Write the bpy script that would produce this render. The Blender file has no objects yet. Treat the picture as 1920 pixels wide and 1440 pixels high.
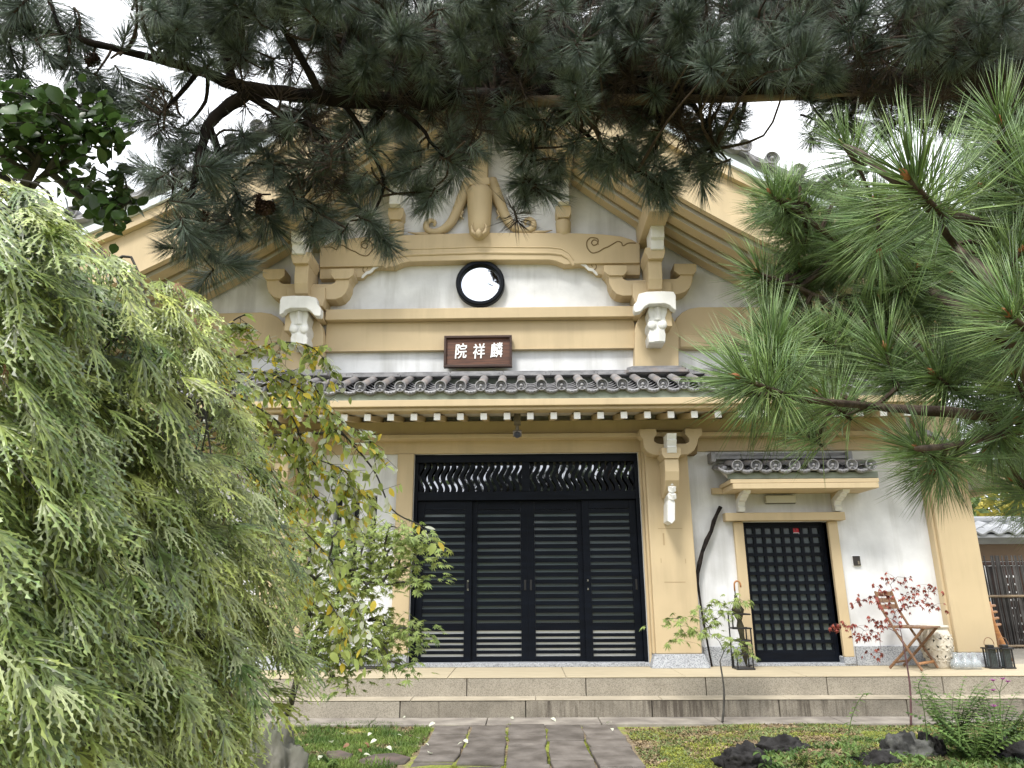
import bpy, math, random
import numpy as np
from mathutils import Vector, Matrix, Euler
PI = math.pi
R_ = math.radians
sc = bpy.context.scene
# ------------------------------------------------------------------ camera, sky, sun, exposure
cam = bpy.data.cameras.new('camera')
co = bpy.data.objects.new('camera', cam)
sc.collection.objects.link(co)
CAM = Vector((0.0, -8.8, 1.26))
r_, u_, b_ = [0.999831, 0.017526, -0.005639], [0.010256, -0.275867, 0.961141], [0.015289, -0.961036, -0.276]
co.matrix_world = Matrix(((r_[0], u_[0], b_[0], CAM.x), (r_[1], u_[1], b_[1], CAM.y), (r_[2], u_[2], b_[2], CAM.z), (0, 0, 0, 1)))
cam.sensor_width = 36
cam.lens = 36 * 1331 / 1920
cam.clip_start = 0.05
cam.clip_end = 2000
sc.camera = co
SUN_EL, SUN_AZ = R_(55), R_(-152)      # high, behind the photographer's left shoulder, behind cloud
world = bpy.data.worlds.new('World'); sc.world = world; world.use_nodes = True
wn = world.node_tree; wn.nodes.clear()
wo = wn.nodes.new('ShaderNodeOutputWorld')
sky = wn.nodes.new('ShaderNodeTexSky'); sky.sky_type = 'NISHITA'; sky.sun_disc = False
sky.sun_elevation = SUN_EL; sky.sun_rotation = SUN_AZ
bg1 = wn.nodes.new('ShaderNodeBackground'); bg1.inputs[1].default_value = 0.12
wn.links.new(sky.outputs[0], bg1.inputs[0])
bg2 = wn.nodes.new('ShaderNodeBackground')          # thick bright cloud
tc = wn.nodes.new('ShaderNodeTexCoord'); nz = wn.nodes.new('ShaderNodeTexNoise')
nz.inputs['Scale'].default_value = 2.2; nz.inputs['Detail'].default_value = 5
cr = wn.nodes.new('ShaderNodeValToRGB')
cr.color_ramp.elements[0].position = .3; cr.color_ramp.elements[0].color = (.80, .85, .93, 1)
cr.color_ramp.elements[1].position = .65; cr.color_ramp.elements[1].color = (1, 1, 1, 1)
wn.links.new(tc.outputs['Generated'], nz.inputs['Vector']); wn.links.new(nz.outputs[0], cr.inputs[0])
wn.links.new(cr.outputs[0], bg2.inputs[0])
sz = wn.nodes.new('ShaderNodeSeparateXYZ'); wn.links.new(tc.outputs['Generated'], sz.inputs[0])
mz = wn.nodes.new('ShaderNodeMapRange'); mz.inputs[1].default_value = 0; mz.inputs[2].default_value = 1; mz.inputs[3].default_value = .95; mz.inputs[4].default_value = 1.85
wn.links.new(sz.outputs[2], mz.inputs[0]); wn.links.new(mz.outputs[0], bg2.inputs[1])
mx = wn.nodes.new('ShaderNodeMixShader'); mx.inputs[0].default_value = .85
wn.links.new(bg1.outputs[0], mx.inputs[1]); wn.links.new(bg2.outputs[0], mx.inputs[2]); wn.links.new(mx.outputs[0], wo.inputs[0])
sl = bpy.data.lights.new('sun', 'SUN'); sl.energy = 2.2; sl.angle = R_(14); sl.color = (1, .96, .88)
so = bpy.data.objects.new('sun', sl); sc.collection.objects.link(so)
sd = Vector((math.sin(SUN_AZ) * math.cos(SUN_EL), math.cos(SUN_AZ) * math.cos(SUN_EL), math.sin(SUN_EL)))
so.rotation_euler = sd.to_track_quat('Z', 'Y').to_euler(); so.location = (-6, -14, 18)
sc.view_settings.view_transform = 'Standard'; sc.view_settings.look = 'None'
sc.view_settings.exposure = 0.85; sc.view_settings.gamma = 1
try: sc.view_settings.use_curve_mapping = False
except Exception: pass

# ------------------------------------------------------------------ materials
def mat(name, col, rough=.7, spec=.35, metal=0, var=.12, vscale=3., bump=0., bscale=40., col2=None, trans=0, stretch=(1, 1, 1), rnd=0., speck=None, coat=0, detail=6, ramp=(.35, .7), streak=None):
    m = bpy.data.materials.new(name); m.use_nodes = True
    nt = m.node_tree; N = nt.nodes; K = nt.links
    bs = N['Principled BSDF']
    bs.inputs['Roughness'].default_value = rough; bs.inputs['Metallic'].default_value = metal
    bs.inputs['Specular IOR Level'].default_value = spec
    if coat: bs.inputs['Coat Weight'].default_value = coat; bs.inputs['Coat Roughness'].default_value = .08
    t = N.new('ShaderNodeTexCoord'); mp = N.new('ShaderNodeMapping'); mp.inputs['Scale'].default_value = stretch
    K.new(t.outputs['Object'], mp.inputs[0])
    n = N.new('ShaderNodeTexNoise'); n.inputs['Scale'].default_value = vscale; n.inputs['Detail'].default_value = detail
    K.new(mp.outputs[0], n.inputs['Vector'])
    rp = N.new('ShaderNodeValToRGB'); rp.color_ramp.elements[0].position = ramp[0]; rp.color_ramp.elements[1].position = ramp[1]
    c2 = col2 if col2 else tuple(c * (1 - var * 2) for c in col)
    c1 = col if col2 else tuple(min(1, c * (1 + var * .5)) for c in col)
    rp.color_ramp.elements[0].color = (*c2, 1); rp.color_ramp.elements[1].color = (*c1, 1)
    K.new(n.outputs[0], rp.inputs[0]); out = rp.outputs[0]
    if speck:
        v = N.new('ShaderNodeTexVoronoi'); v.inputs['Scale'].default_value = speck[0]
        K.new(t.outputs['Object'], v.inputs['Vector'])
        r2 = N.new('ShaderNodeValToRGB'); r2.color_ramp.elements[0].position = .12; r2.color_ramp.elements[1].position = .6
        r2.color_ramp.elements[0].color = (*speck[1], 1); r2.color_ramp.elements[1].color = (*speck[2], 1)
        sx = N.new('ShaderNodeSeparateColor'); K.new(v.outputs['Color'], sx.inputs[0]); K.new(sx.outputs[0], r2.inputs[0])
        mm = N.new('ShaderNodeMix'); mm.data_type = 'RGBA'; mm.blend_type = 'MULTIPLY'; mm.inputs[0].default_value = speck[3]
        K.new(out, mm.inputs[6]); K.new(r2.outputs[0], mm.inputs[7]); out = mm.outputs[2]
    if streak:                                      # rain streaks / soot: noise stretched along z
        mp2 = N.new('ShaderNodeMapping'); mp2.inputs['Scale'].default_value = (streak[0], streak[0], streak[0] * .07)
        K.new(t.outputs['Object'], mp2.inputs[0])
        n2 = N.new('ShaderNodeTexNoise'); n2.inputs['Scale'].default_value = 1; n2.inputs['Detail'].default_value = 7; n2.inputs['Roughness'].default_value = .65
        K.new(mp2.outputs[0], n2.inputs['Vector'])
        n3 = N.new('ShaderNodeTexNoise'); n3.inputs['Scale'].default_value = streak[3]; n3.inputs['Detail'].default_value = 2
        K.new(t.outputs['Object'], n3.inputs['Vector'])
        ad = N.new('ShaderNodeMath'); ad.operation = 'ADD'; K.new(n2.outputs[0], ad.inputs[0]); K.new(n3.outputs[0], ad.inputs[1])
        r3 = N.new('ShaderNodeValToRGB'); r3.color_ramp.elements[0].position = .5 - .0; r3.color_ramp.elements[1].position = .62
        hf = N.new('ShaderNodeMath'); hf.operation = 'MULTIPLY'; hf.inputs[1].default_value = .5; K.new(ad.outputs[0], hf.inputs[0])
        K.new(hf.outputs[0], r3.inputs[0])
        mf = N.new('ShaderNodeMath'); mf.operation = 'MULTIPLY'; mf.inputs[1].default_value = streak[2]; K.new(r3.outputs[0], mf.inputs[0])
        mm = N.new('ShaderNodeMix'); mm.data_type = 'RGBA'; K.new(mf.outputs[0], mm.inputs[0])
        K.new(out, mm.inputs[6]); mm.inputs[7].default_value = (*streak[1], 1); out = mm.outputs[2]
    if rnd:
        oi = N.new('ShaderNodeObjectInfo'); ge = N.new('ShaderNodeNewGeometry')
        a = N.new('ShaderNodeMath'); a.operation = 'ADD'; K.new(oi.outputs['Random'], a.inputs[0]); K.new(ge.outputs['Random Per Island'], a.inputs[1])
        f = N.new('ShaderNodeMath'); f.operation = 'FRACT'; K.new(a.outputs[0], f.inputs[0])
        mr = N.new('ShaderNodeMapRange'); mr.inputs[3].default_value = 1 - rnd; mr.inputs[4].default_value = 1 + rnd; K.new(f.outputs[0], mr.inputs[0])
        hs = N.new('ShaderNodeHueSaturation'); K.new(mr.outputs[0], hs.inputs['Value']); K.new(out, hs.inputs['Color'])
        mh = N.new('ShaderNodeMapRange'); mh.inputs[3].default_value = .5 - rnd * .028; mh.inputs[4].default_value = .5 + rnd * .012
        K.new(ge.outputs['Random Per Island'], mh.inputs[0]); K.new(mh.outputs[0], hs.inputs['Hue']); out = hs.outputs[0]
    K.new(out, bs.inputs['Base Color'])
    if bump:
        nb = N.new('ShaderNodeTexNoise'); nb.inputs['Scale'].default_value = bscale; nb.inputs['Detail'].default_value = 8
        K.new(mp.outputs[0], nb.inputs['Vector'])
        b = N.new('ShaderNodeBump'); b.inputs['Strength'].default_value = min(1, bump); b.inputs['Distance'].default_value = .01
        K.new(nb.outputs[0], b.inputs['Height']); K.new(b.outputs[0], bs.inputs['Normal'])
    if trans:
        tr = N.new('ShaderNodeBsdfTranslucent'); K.new(out, tr.inputs[0])
        ms = N.new('ShaderNodeMixShader'); ms.inputs[0].default_value = trans
        K.new(bs.outputs[0], ms.inputs[1]); K.new(tr.outputs[0], ms.inputs[2])
        K.new(ms.outputs[0], N['Material Output'].inputs[0])
    return m
M = {}
M['yellow'] = mat('cream_paint', (.54, .43, .27), .6, .3, var=.05, vscale=1.6, bump=.06, bscale=90, streak=(7, (.41, .325, .205), .45, 1.3))
M['white'] = mat('white_plaster', (.74, .75, .77), .85, .2, var=.10, vscale=2.6, bump=.12, bscale=26, streak=(4.5, (.40, .40, .39), .55, 1.5))
M['soffit'] = mat('soffit_plaster', (.52, .50, .45), .85, .2, var=.06)
M['ornament'] = mat('white_lime', (.74, .74, .72), .7, .3, var=.05, vscale=6, bump=.05, streak=(9, (.5, .5, .48), .3, 2))
M['lacquer'] = mat('black_lacquer', (.004, .006, .011), .42, .14, var=.2, bump=.03, bscale=50, stretch=(1, 1, 8))
M['tile'] = mat('smoked_roof_tile', (.29, .285, .295), .5, .4, col2=(.16, .16, .17), vscale=9, bump=.08, bscale=50, rnd=.18)
M['tile_warm'] = mat('weathered_roof_tile', (.25, .245, .255), .5, .4, col2=(.15, .15, .16), vscale=6, bump=.08, bscale=60, rnd=.15, streak=(6, (.28, .20, .15), .35, 5))
M['mortar'] = mat('grey_green_mortar', (.27, .30, .25), .85, .2, var=.15, vscale=5, bump=.1)
M['granite'] = mat('grey_granite', (.42, .44, .47), .6, .35, var=.08, vscale=8, bump=.05, bscale=150, speck=(130, (.38, .38, .4), (1, 1, 1), .9))
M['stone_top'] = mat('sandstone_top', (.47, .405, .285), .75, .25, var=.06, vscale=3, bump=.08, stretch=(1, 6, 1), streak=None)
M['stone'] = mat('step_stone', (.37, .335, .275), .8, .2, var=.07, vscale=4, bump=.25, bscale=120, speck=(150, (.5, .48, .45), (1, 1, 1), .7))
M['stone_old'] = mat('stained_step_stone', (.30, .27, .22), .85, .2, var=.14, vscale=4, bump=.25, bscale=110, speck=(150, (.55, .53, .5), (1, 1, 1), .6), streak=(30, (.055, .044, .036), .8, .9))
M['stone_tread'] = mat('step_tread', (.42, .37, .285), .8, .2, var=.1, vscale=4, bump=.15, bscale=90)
M['paving'] = mat('path_stone', (.185, .165, .148), .8, .25, col2=(.09, .078, .068), vscale=5.5, bump=.8, bscale=22, rnd=.16)
M['strip'] = mat('kerb_stone', (.33, .30, .26), .8, .25, col2=(.19, .17, .15), vscale=5, bump=.3, bscale=40)
M['wood_sign'] = mat('sign_wood', (.15, .062, .034), .5, .4, col2=(.06, .026, .017), vscale=3, stretch=(1.0, 6, 16), bump=.25, bscale=10)
M['wood_dark'] = mat('dark_wood', (.05, .022, .014), .5, .4, var=.2, vscale=4, stretch=(1, 6, 9))
M['wood'] = mat('teak', (.26, .145, .075), .55, .35, col2=(.13, .07, .04), vscale=7, stretch=(3, 3, 12), bump=.2)
M['wood_light'] = mat('varnished_wood', (.42, .20, .07), .4, .5, col2=(.30, .13, .05), vscale=6, stretch=(2, 2, 10))
M['bamboo'] = mat('old_bamboo', (.36, .27, .17), .6, .3, col2=(.14, .10, .07), vscale=5, stretch=(.8, 6, 6), bump=.3)
M['charwood'] = mat('charred_fence', (.10, .095, .09), .8, .3, col2=(.035, .032, .03), vscale=7, stretch=(6, 6, .6), bump=.4, rnd=.35)
M['black_iron'] = mat('black_iron', (.015, .015, .016), .4, .5)
M['paper'] = mat('paint_white', (.85, .85, .85), .7, .2, var=.02)
M['pale_plastic'] = mat('pale_plastic', (.55, .54, .47), .45, .4, var=.03)
M['grey_plastic'] = mat('grey_plastic', (.20, .17, .13), .4, .5, var=.05)
M['dark_plastic'] = mat('dark_plastic', (.03, .024, .022), .3, .5)
M['red'] = mat('red_sticker', (.55, .015, .03), .4, .4, var=.03)
M['ceramic'] = mat('cream_ceramic', (.62, .57, .48), .4, .5, var=.08, vscale=8, bump=.1)
M['ceramic_dark'] = mat('ceramic_hollow', (.05, .045, .035), .7, .2)
M['umbrella'] = mat('olive_cloth', (.045, .04, .018), .6, .4, var=.3, vscale=15)
M['bark'] = mat('pine_bark', (.038, .030, .027), .95, .1, col2=(.010, .009, .009), vscale=14, bump=1, bscale=24, stretch=(1, 1, 1))
M['twig'] = mat('twig_bark', (.10, .075, .055), .9, .15, col2=(.045, .033, .026), vscale=30, bump=.6, bscale=90)
M['grey_bark'] = mat('smooth_bark', (.10, .095, .085), .85, .2, col2=(.05, .047, .042), vscale=20, bump=.5, bscale=60)
M['red_bark'] = mat('purple_stem', (.16, .08, .09), .6, .3, col2=(.09, .05, .05), vscale=20)
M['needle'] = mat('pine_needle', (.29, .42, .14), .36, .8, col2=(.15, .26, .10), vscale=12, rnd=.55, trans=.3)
M['needle_far'] = mat('pine_needle_grey', (.235, .30, .235), .40, .8, col2=(.08, .12, .092), vscale=5, rnd=.6, trans=.2)  # greyer green needles of the overhanging pine
M['needle_dead'] = mat('dead_needle', (.105, .08, .065), .8, .2, col2=(.04, .033, .03), vscale=5, rnd=.4)
M['bud'] = mat('pine_bud', (.40, .17, .07), .6, .3, var=.2, vscale=60)
M['cone'] = mat('pine_cone', (.07, .042, .03), .8, .2, var=.3, vscale=30, rnd=.3)
M['lace'] = mat('laceleaf', (.50, .55, .15), .38, .9, col2=(.12, .20, .06), vscale=5.0, rnd=.65, trans=.28)
M['lace_pale'] = mat('laceleaf_highlit_bleached', (.72, .74, .48), .45, .6, col2=(.46, .54, .26), vscale=3, rnd=.3, trans=.35)  # pale leaf copies put whitish highlights and bleached tips into the colour
M['lace_dry'] = mat('dry_leaf', (.34, .22, .13), .7, .3, col2=(.20, .10, .06), vscale=6, rnd=.3, trans=.2)
M['maple'] = mat('maple_leaf', (.42, .47, .14), .5, .5, col2=(.20, .30, .09), vscale=3, rnd=.38, trans=.4)
M['weep'] = mat('weeping_leaf', (.60, .66, .22), .45, .4, col2=(.34, .44, .12), vscale=5, rnd=.35, trans=.4)
M['weep_pale'] = mat('pale_leaf_back', (.75, .78, .62), .5, .4, var=.1, rnd=.15, trans=.3)
M['weep_yellow'] = mat('yellow_leaf', (.88, .70, .10), .5, .4, var=.1, rnd=.25, trans=.4)
M['round'] = mat('round_leaf', (.085, .15, .035), .35, .5, col2=(.04, .085, .022), vscale=4, rnd=.5, trans=.3)
M['red_leaf'] = mat('red_maple_leaf', (.38, .11, .06), .55, .35, col2=(.20, .05, .04), vscale=7, rnd=.5, trans=.3)
M['grass'] = mat('grass_blade', (.22, .31, .07), .5, .3, col2=(.08, .15, .035), vscale=2.5, rnd=.35, trans=.35)
M['fern'] = mat('fern_leaf', (.20, .30, .08), .5, .3, col2=(.06, .12, .035), vscale=5, rnd=.4, trans=.3)
M['litter'] = mat('leaf_litter', (.33, .25, .15), .85, .15, col2=(.12, .10, .045), vscale=9, rnd=.5)
M['clover'] = mat('ground_leaf', (.24, .29, .12), .6, .3, col2=(.11, .16, .05), vscale=6, rnd=.4, trans=.2)
M['petal'] = mat('purple_petal', (.42, .13, .36), .6, .3, rnd=.2, trans=.3)
M['lava'] = mat('black_lava_rock', (.045, .043, .043), .95, .2, col2=(.015, .014, .014), vscale=9, bump=1, bscale=30)
M['rock'] = mat('lichen_rock', (.13, .13, .12), .9, .2, col2=(.028, .028, .027), vscale=7, bump=1, bscale=18, ramp=(.4, .62))
M['boulder'] = mat('grey_stone', (.21, .20, .18), .9, .2, col2=(.09, .095, .07), vscale=6, bump=.9, bscale=14, stretch=(1, 1, .4))
M['steppingstone'] = mat('brown_stone', (.15, .11, .10), .85, .2, col2=(.08, .07, .06), vscale=8, bump=.4)
M['far_tile'] = mat('pale_far_tile', (.30, .31, .33), .5, .5, rnd=.2)
M['gate_wall'] = mat('gate_brown', (.20, .135, .085), .7, .3, var=.08)
M['far_green'] = mat('far_foliage', (.10, .15, .05), .6, .3, rnd=.5, trans=.2)
M['far_yellow'] = mat('far_yellow_foliage', (.42, .38, .08), .6, .3, rnd=.35, trans=.3)
M['frost'] = mat('frosted_panel', (.78, .80, .78), .5, .4, var=.03)
# garden soil with moss
def ground_mat():
    m = bpy.data.materials.new('mossy_soil'); m.use_nodes = True; nt = m.node_tree; N = nt.nodes; K = nt.links; bs = N['Principled BSDF']
    t = N.new('ShaderNodeTexCoord')
    n1 = N.new('ShaderNodeTexNoise'); n1.inputs['Scale'].default_value = 1.7; n1.inputs['Detail'].default_value = 4
    n2 = N.new('ShaderNodeTexNoise'); n2.inputs['Scale'].default_value = 45; n2.inputs['Detail'].default_value = 8
    K.new(t.outputs['Object'], n1.inputs['Vector']); K.new(t.outputs['Object'], n2.inputs['Vector'])
    r1 = N.new('ShaderNodeValToRGB'); r1.color_ramp.elements[0].position = .35; r1.color_ramp.elements[0].color = (.14, .10, .06, 1)
    r1.color_ramp.elements[1].position = .75; r1.color_ramp.elements[1].color = (.32, .26, .17, 1); K.new(n2.outputs[0], r1.inputs[0])
    r2 = N.new('ShaderNodeValToRGB'); r2.color_ramp.elements[0].position = .3; r2.color_ramp.elements[0].color = (.13, .17, .03, 1)
    r2.color_ramp.elements[1].position = .7; r2.color_ramp.elements[1].color = (.34, .36, .06, 1); K.new(n2.outputs[0], r2.inputs[0])
    r3 = N.new('ShaderNodeValToRGB'); r3.color_ramp.elements[0].position = .47; r3.color_ramp.elements[1].position = .56; K.new(n1.outputs[0], r3.inputs[0])
    mm = N.new('ShaderNodeMix'); mm.data_type = 'RGBA'; K.new(r3.outputs[0], mm.inputs[0]); K.new(r1.outputs[0], mm.inputs[6]); K.new(r2.outputs[0], mm.inputs[7])
    K.new(mm.outputs[2], bs.inputs['Base Color']); bs.inputs['Roughness'].default_value = .95
    b = N.new('ShaderNodeBump'); b.inputs['Strength'].default_value = .9; b.inputs['Distance'].default_value = .02; K.new(n2.outputs[0], b.inputs['Height']); K.new(b.outputs[0], bs.inputs['Normal'])
    return m
M['soil'] = ground_mat()
def glass_mat(name, tint, rough, base):
    m = bpy.data.materials.new(name); m.use_nodes = True; bs = m.node_tree.nodes['Principled BSDF']
    bs.inputs['Base Color'].default_value = (*base, 1); bs.inputs['Roughness'].default_value = rough
    bs.inputs['Specular IOR Level'].default_value = tint; bs.inputs['Coat Weight'].default_value = 1; bs.inputs['Coat Roughness'].default_value = rough
    return m
M['glass_dark'] = glass_mat('dark_glass', .9, .02, (.010, .014, .016))
M['transom'] = glass_mat('transom_glass', 1., .01, (.05, .055, .06))
M['transom'].node_tree.nodes['Principled BSDF'].inputs['Metallic'].default_value = 1
M['transom'].node_tree.nodes['Principled BSDF'].inputs['Base Color'].default_value = (.38, .38, .40, 1)
M['mirror'] = glass_mat('window_mirror', 1., .02, (.02, .02, .02))
M['mirror'].node_tree.nodes['Principled BSDF'].inputs['Metallic'].default_value = 1
M['mirror'].node_tree.nodes['Principled BSDF'].inputs['Base Color'].default_value = (.78, .82, .88, 1)
M['jar'] = glass_mat('jar_glass', .8, .03, (.5, .55, .58))
M['jar'].node_tree.nodes['Principled BSDF'].inputs['Alpha'].default_value = .35
M['pane_grey'] = glass_mat('misted_glass', .5, .10, (.075, .095, .10))
M['pane_grey'].node_tree.nodes['Principled BSDF'].inputs['Coat Weight'].default_value = .35
M['glass_dark'].node_tree.nodes['Principled BSDF'].inputs['Coat Weight'].default_value = .5

# ------------------------------------------------------------------ helpers
class MB:
    def __init__(s): s.v = []; s.f = []
    def add(s, v, f):
        n = len(s.v); s.v += [tuple(p) for p in v]; s.f += [tuple(i + n for i in q) for q in f]; return s
    def box(s, x0, x1, y0, y1, z0, z1):
        return s.add([(x0, y0, z0), (x1, y0, z0), (x1, y1, z0), (x0, y1, z0), (x0, y0, z1), (x1, y0, z1), (x1, y1, z1), (x0, y1, z1)],
                     [(0, 3, 2, 1), (4, 5, 6, 7), (0, 1, 5, 4), (1, 2, 6, 5), (2, 3, 7, 6), (3, 0, 4, 7)])
    def prism(s, pts, y0, y1):                # outline in (x, z), pushed from y0 (front) to y1
        a = sum(pts[i][0] * pts[(i + 1) % len(pts)][1] - pts[(i + 1) % len(pts)][0] * pts[i][1] for i in range(len(pts)))
        if a < 0: pts = pts[::-1]
        n = len(pts); v = [(x, y0, z) for x, z in pts] + [(x, y1, z) for x, z in pts]
        f = [tuple(range(n)), tuple(range(2 * n - 1, n - 1, -1))] + [((i + 1) % n, i, n + i, n + (i + 1) % n) for i in range(n)]
        return s.add(v, f)
    def side(s, pts, x0, x1):                 # outline in (y, z), pushed along x
        a = sum(pts[i][0] * pts[(i + 1) % len(pts)][1] - pts[(i + 1) % len(pts)][0] * pts[i][1] for i in range(len(pts)))
        if a < 0: pts = pts[::-1]
        n = len(pts); v = [(x0, y, z) for y, z in pts] + [(x1, y, z) for y, z in pts]
        f = [tuple(range(n - 1, -1, -1)), tuple(range(n, 2 * n))] + [(i, (i + 1) % n, n + (i + 1) % n, n + i) for i in range(n)]
        return s.add(v, f)
    def slab(s, pts, z0, z1):                 # outline in (x, y)
        a = sum(pts[i][0] * pts[(i + 1) % len(pts)][1] - pts[(i + 1) % len(pts)][0] * pts[i][1] for i in range(len(pts)))
        if a < 0: pts = pts[::-1]
        n = len(pts); v = [(x, y, z0) for x, y in pts] + [(x, y, z1) for x, y in pts]
        f = [tuple(range(n - 1, -1, -1)), tuple(range(n, 2 * n))] + [(i, (i + 1) % n, n + (i + 1) % n, n + i) for i in range(n)]
        return s.add(v, f)
    def tube(s, path, rad, n=8, cap=True, flat=1.):
        path = [Vector(p) for p in path]; m = len(path)
        if not hasattr(rad, '__len__'): rad = [rad] * m
        v = []; prev = None
        for i, p in enumerate(path):
            t = (path[min(i + 1, m - 1)] - path[max(i - 1, 0)]).normalized()
            if prev is None:
                a = t.orthogonal().normalized()
            else:
                a = (prev - t * prev.dot(t)).normalized()
            prev = a; b = t.cross(a)
            for k in range(n):
                an = 2 * PI * k / n; v.append(p + (a * math.cos(an) * flat + b * math.sin(an)) * rad[i])
        f = [(i * n + k, i * n + (k + 1) % n, (i + 1) * n + (k + 1) % n, (i + 1) * n + k) for i in range(m - 1) for k in range(n)]
        if cap: f += [tuple(range(n - 1, -1, -1)), tuple(range((m - 1) * n, m * n))]
        return s.add(v, f)
    def lathe(s, prof, c=(0, 0, 0), n=20, axis='z'):   # prof: (radius, height)
        v = []
        for r, h in prof:
            for k in range(n):
                a = 2 * PI * k / n; q = (r * math.cos(a), r * math.sin(a), h)
                if axis == 'y': q = (r * math.cos(a), -h, r * math.sin(a))     # h grows toward the viewer (-y)
                v.append((q[0] + c[0], q[1] + c[1], q[2] + c[2]))
        m = len(prof)
        f = [(i * n + k, i * n + (k + 1) % n, (i + 1) * n + (k + 1) % n, (i + 1) * n + k) for i in range(m - 1) for k in range(n)]
        f += [tuple(range(n - 1, -1, -1)), tuple(range((m - 1) * n, m * n))]
        return s.add(v, f)
    def mesh(s, name, m=None, smooth=False, off=(0, 0, 0)):
        me = bpy.data.meshes.new(name); ox, oy, oz = off
        me.from_pydata([(x - ox, y - oy, z - oz) for x, y, z in s.v], [], s.f)
        if m: me.materials.append(M[m] if isinstance(m, str) else m)
        if smooth: me.shade_smooth()
        me.update(); return me
    def build(s, name, m, parent=None, bevel=0, smooth=False, loc=None):
        off = origin(parent) if parent else (loc or (0, 0, 0))
        o = bpy.data.objects.new(name, s.mesh(name, m, smooth, off)); sc.collection.objects.link(o)
        if parent: o.parent = parent
        elif loc: o.location = loc
        if bevel:
            b = o.modifiers.new('edge', 'BEVEL'); b.width = bevel; b.segments = 2; b.limit_method = 'ANGLE'; b.angle_limit = R_(40)
        return o
def origin(o):
    v = Vector((0, 0, 0))
    while o: v += o.location; o = o.parent
    return v
def thing(name, label, cat, loc=(0, 0, 0), group=None):
    o = bpy.data.objects.new(name, None); sc.collection.objects.link(o); o.location = loc; o.empty_display_size = .2
    tag(o, label, cat, group); return o
def tag(o, label, cat, group=None):
    o['label'] = label; o['category'] = cat
    if group: o['group'] = group
    return o
def inst(name, me, parent, mtx):
    o = bpy.data.objects.new(name, me); sc.collection.objects.link(o)
    if parent:
        o.parent = parent; mtx = Matrix.Translation(-origin(parent)) @ mtx
    o.matrix_basis = mtx; return o
def MBX(*a): return MB().box(*a)
def spline(q, rs, sub=4):
    P_ = [Vector(p) for p in q]; out = []; ro = []
    for i in range(len(P_) - 1):
        p0, p1, p2, p3 = P_[max(0, i - 1)], P_[i], P_[i + 1], P_[min(len(P_) - 1, i + 2)]
        for k in range(sub):
            t = k / sub; out.append(.5 * ((2 * p1) + (-p0 + p2) * t + (2 * p0 - 5 * p1 + 4 * p2 - p3) * t * t + (-p0 + 3 * p1 - 3 * p2 + p3) * t ** 3)); ro.append(rs[i] * (1 - t) + rs[i + 1] * t)
    out.append(P_[-1]); ro.append(rs[-1]); return out, ro
def np_mesh(name, verts, faces3, mats, midx=None, smooth=False):
    me = bpy.data.meshes.new(name); nf = len(faces3)
    me.vertices.add(len(verts)); me.vertices.foreach_set('co', np.asarray(verts, np.float32).ravel())
    me.loops.add(nf * 3); me.loops.foreach_set('vertex_index', np.asarray(faces3, np.int32).ravel())
    me.polygons.add(nf); me.polygons.foreach_set('loop_start', np.arange(0, nf * 3, 3, dtype=np.int32))
    for m in mats: me.materials.append(M[m])
    if midx is not None: me.polygons.foreach_set('material_index', np.asarray(midx, np.int32))
    me.update(calc_edges=True)
    if smooth: me.shade_smooth()
    return me
def tri_data(me):
    me.calc_loop_triangles(); n = len(me.vertices); v = np.empty(n * 3, np.float32); me.vertices.foreach_get('co', v)
    t = np.empty(len(me.loop_triangles) * 3, np.int32); me.loop_triangles.foreach_get('vertices', t)
    mi = np.empty(len(me.loop_triangles), np.int32); me.loop_triangles.foreach_get('material_index', mi)
    return v.reshape(-1, 3), t.reshape(-1, 3), mi
def scatter(part, rest_name, variants, mats, parent, items, keep=300):
    """items: (variant index, world matrix). The keep largest in view become single parts, the rest one joined part."""
    items = sorted(items, key=lambda it: (it[1].translation - CAM).length)
    org = origin(parent)
    for vi, mx_ in items[:keep]: inst(part, variants[vi], parent, mx_)
    rest = items[keep:]
    if rest:
        td = [tri_data(v) for v in variants]; V = []; T = []; I = []; n = 0
        for vi, mx_ in rest:
            v, t, mi = td[vi]; a = np.array(mx_, np.float32)
            V.append(v @ a[:3, :3].T + a[:3, 3] - np.array(org, np.float32)); T.append(t + n); I.append(mi); n += len(v)
        me = np_mesh(rest_name, np.concatenate(V), np.concatenate(T), mats, np.concatenate(I))
        o = bpy.data.objects.new(rest_name, me); sc.collection.objects.link(o); o.parent = parent; o['kind'] = 'stuff'
def frame(p, d, roll=0, s=1.):                 # matrix at p with local +Z along d
    d = Vector(d).normalized(); q = d.to_track_quat('Z', 'Y').to_matrix().to_4x4()
    return Matrix.Translation(Vector(p)) @ q @ Matrix.Rotation(roll, 4, 'Z') @ Matrix.Diagonal((s, s, s, 1))
rnd = random.Random(7)
AX = -0.566                                    # the building's axis of symmetry
def mir(pts): return [(2 * AX - x, z) for x, z in pts]

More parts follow.
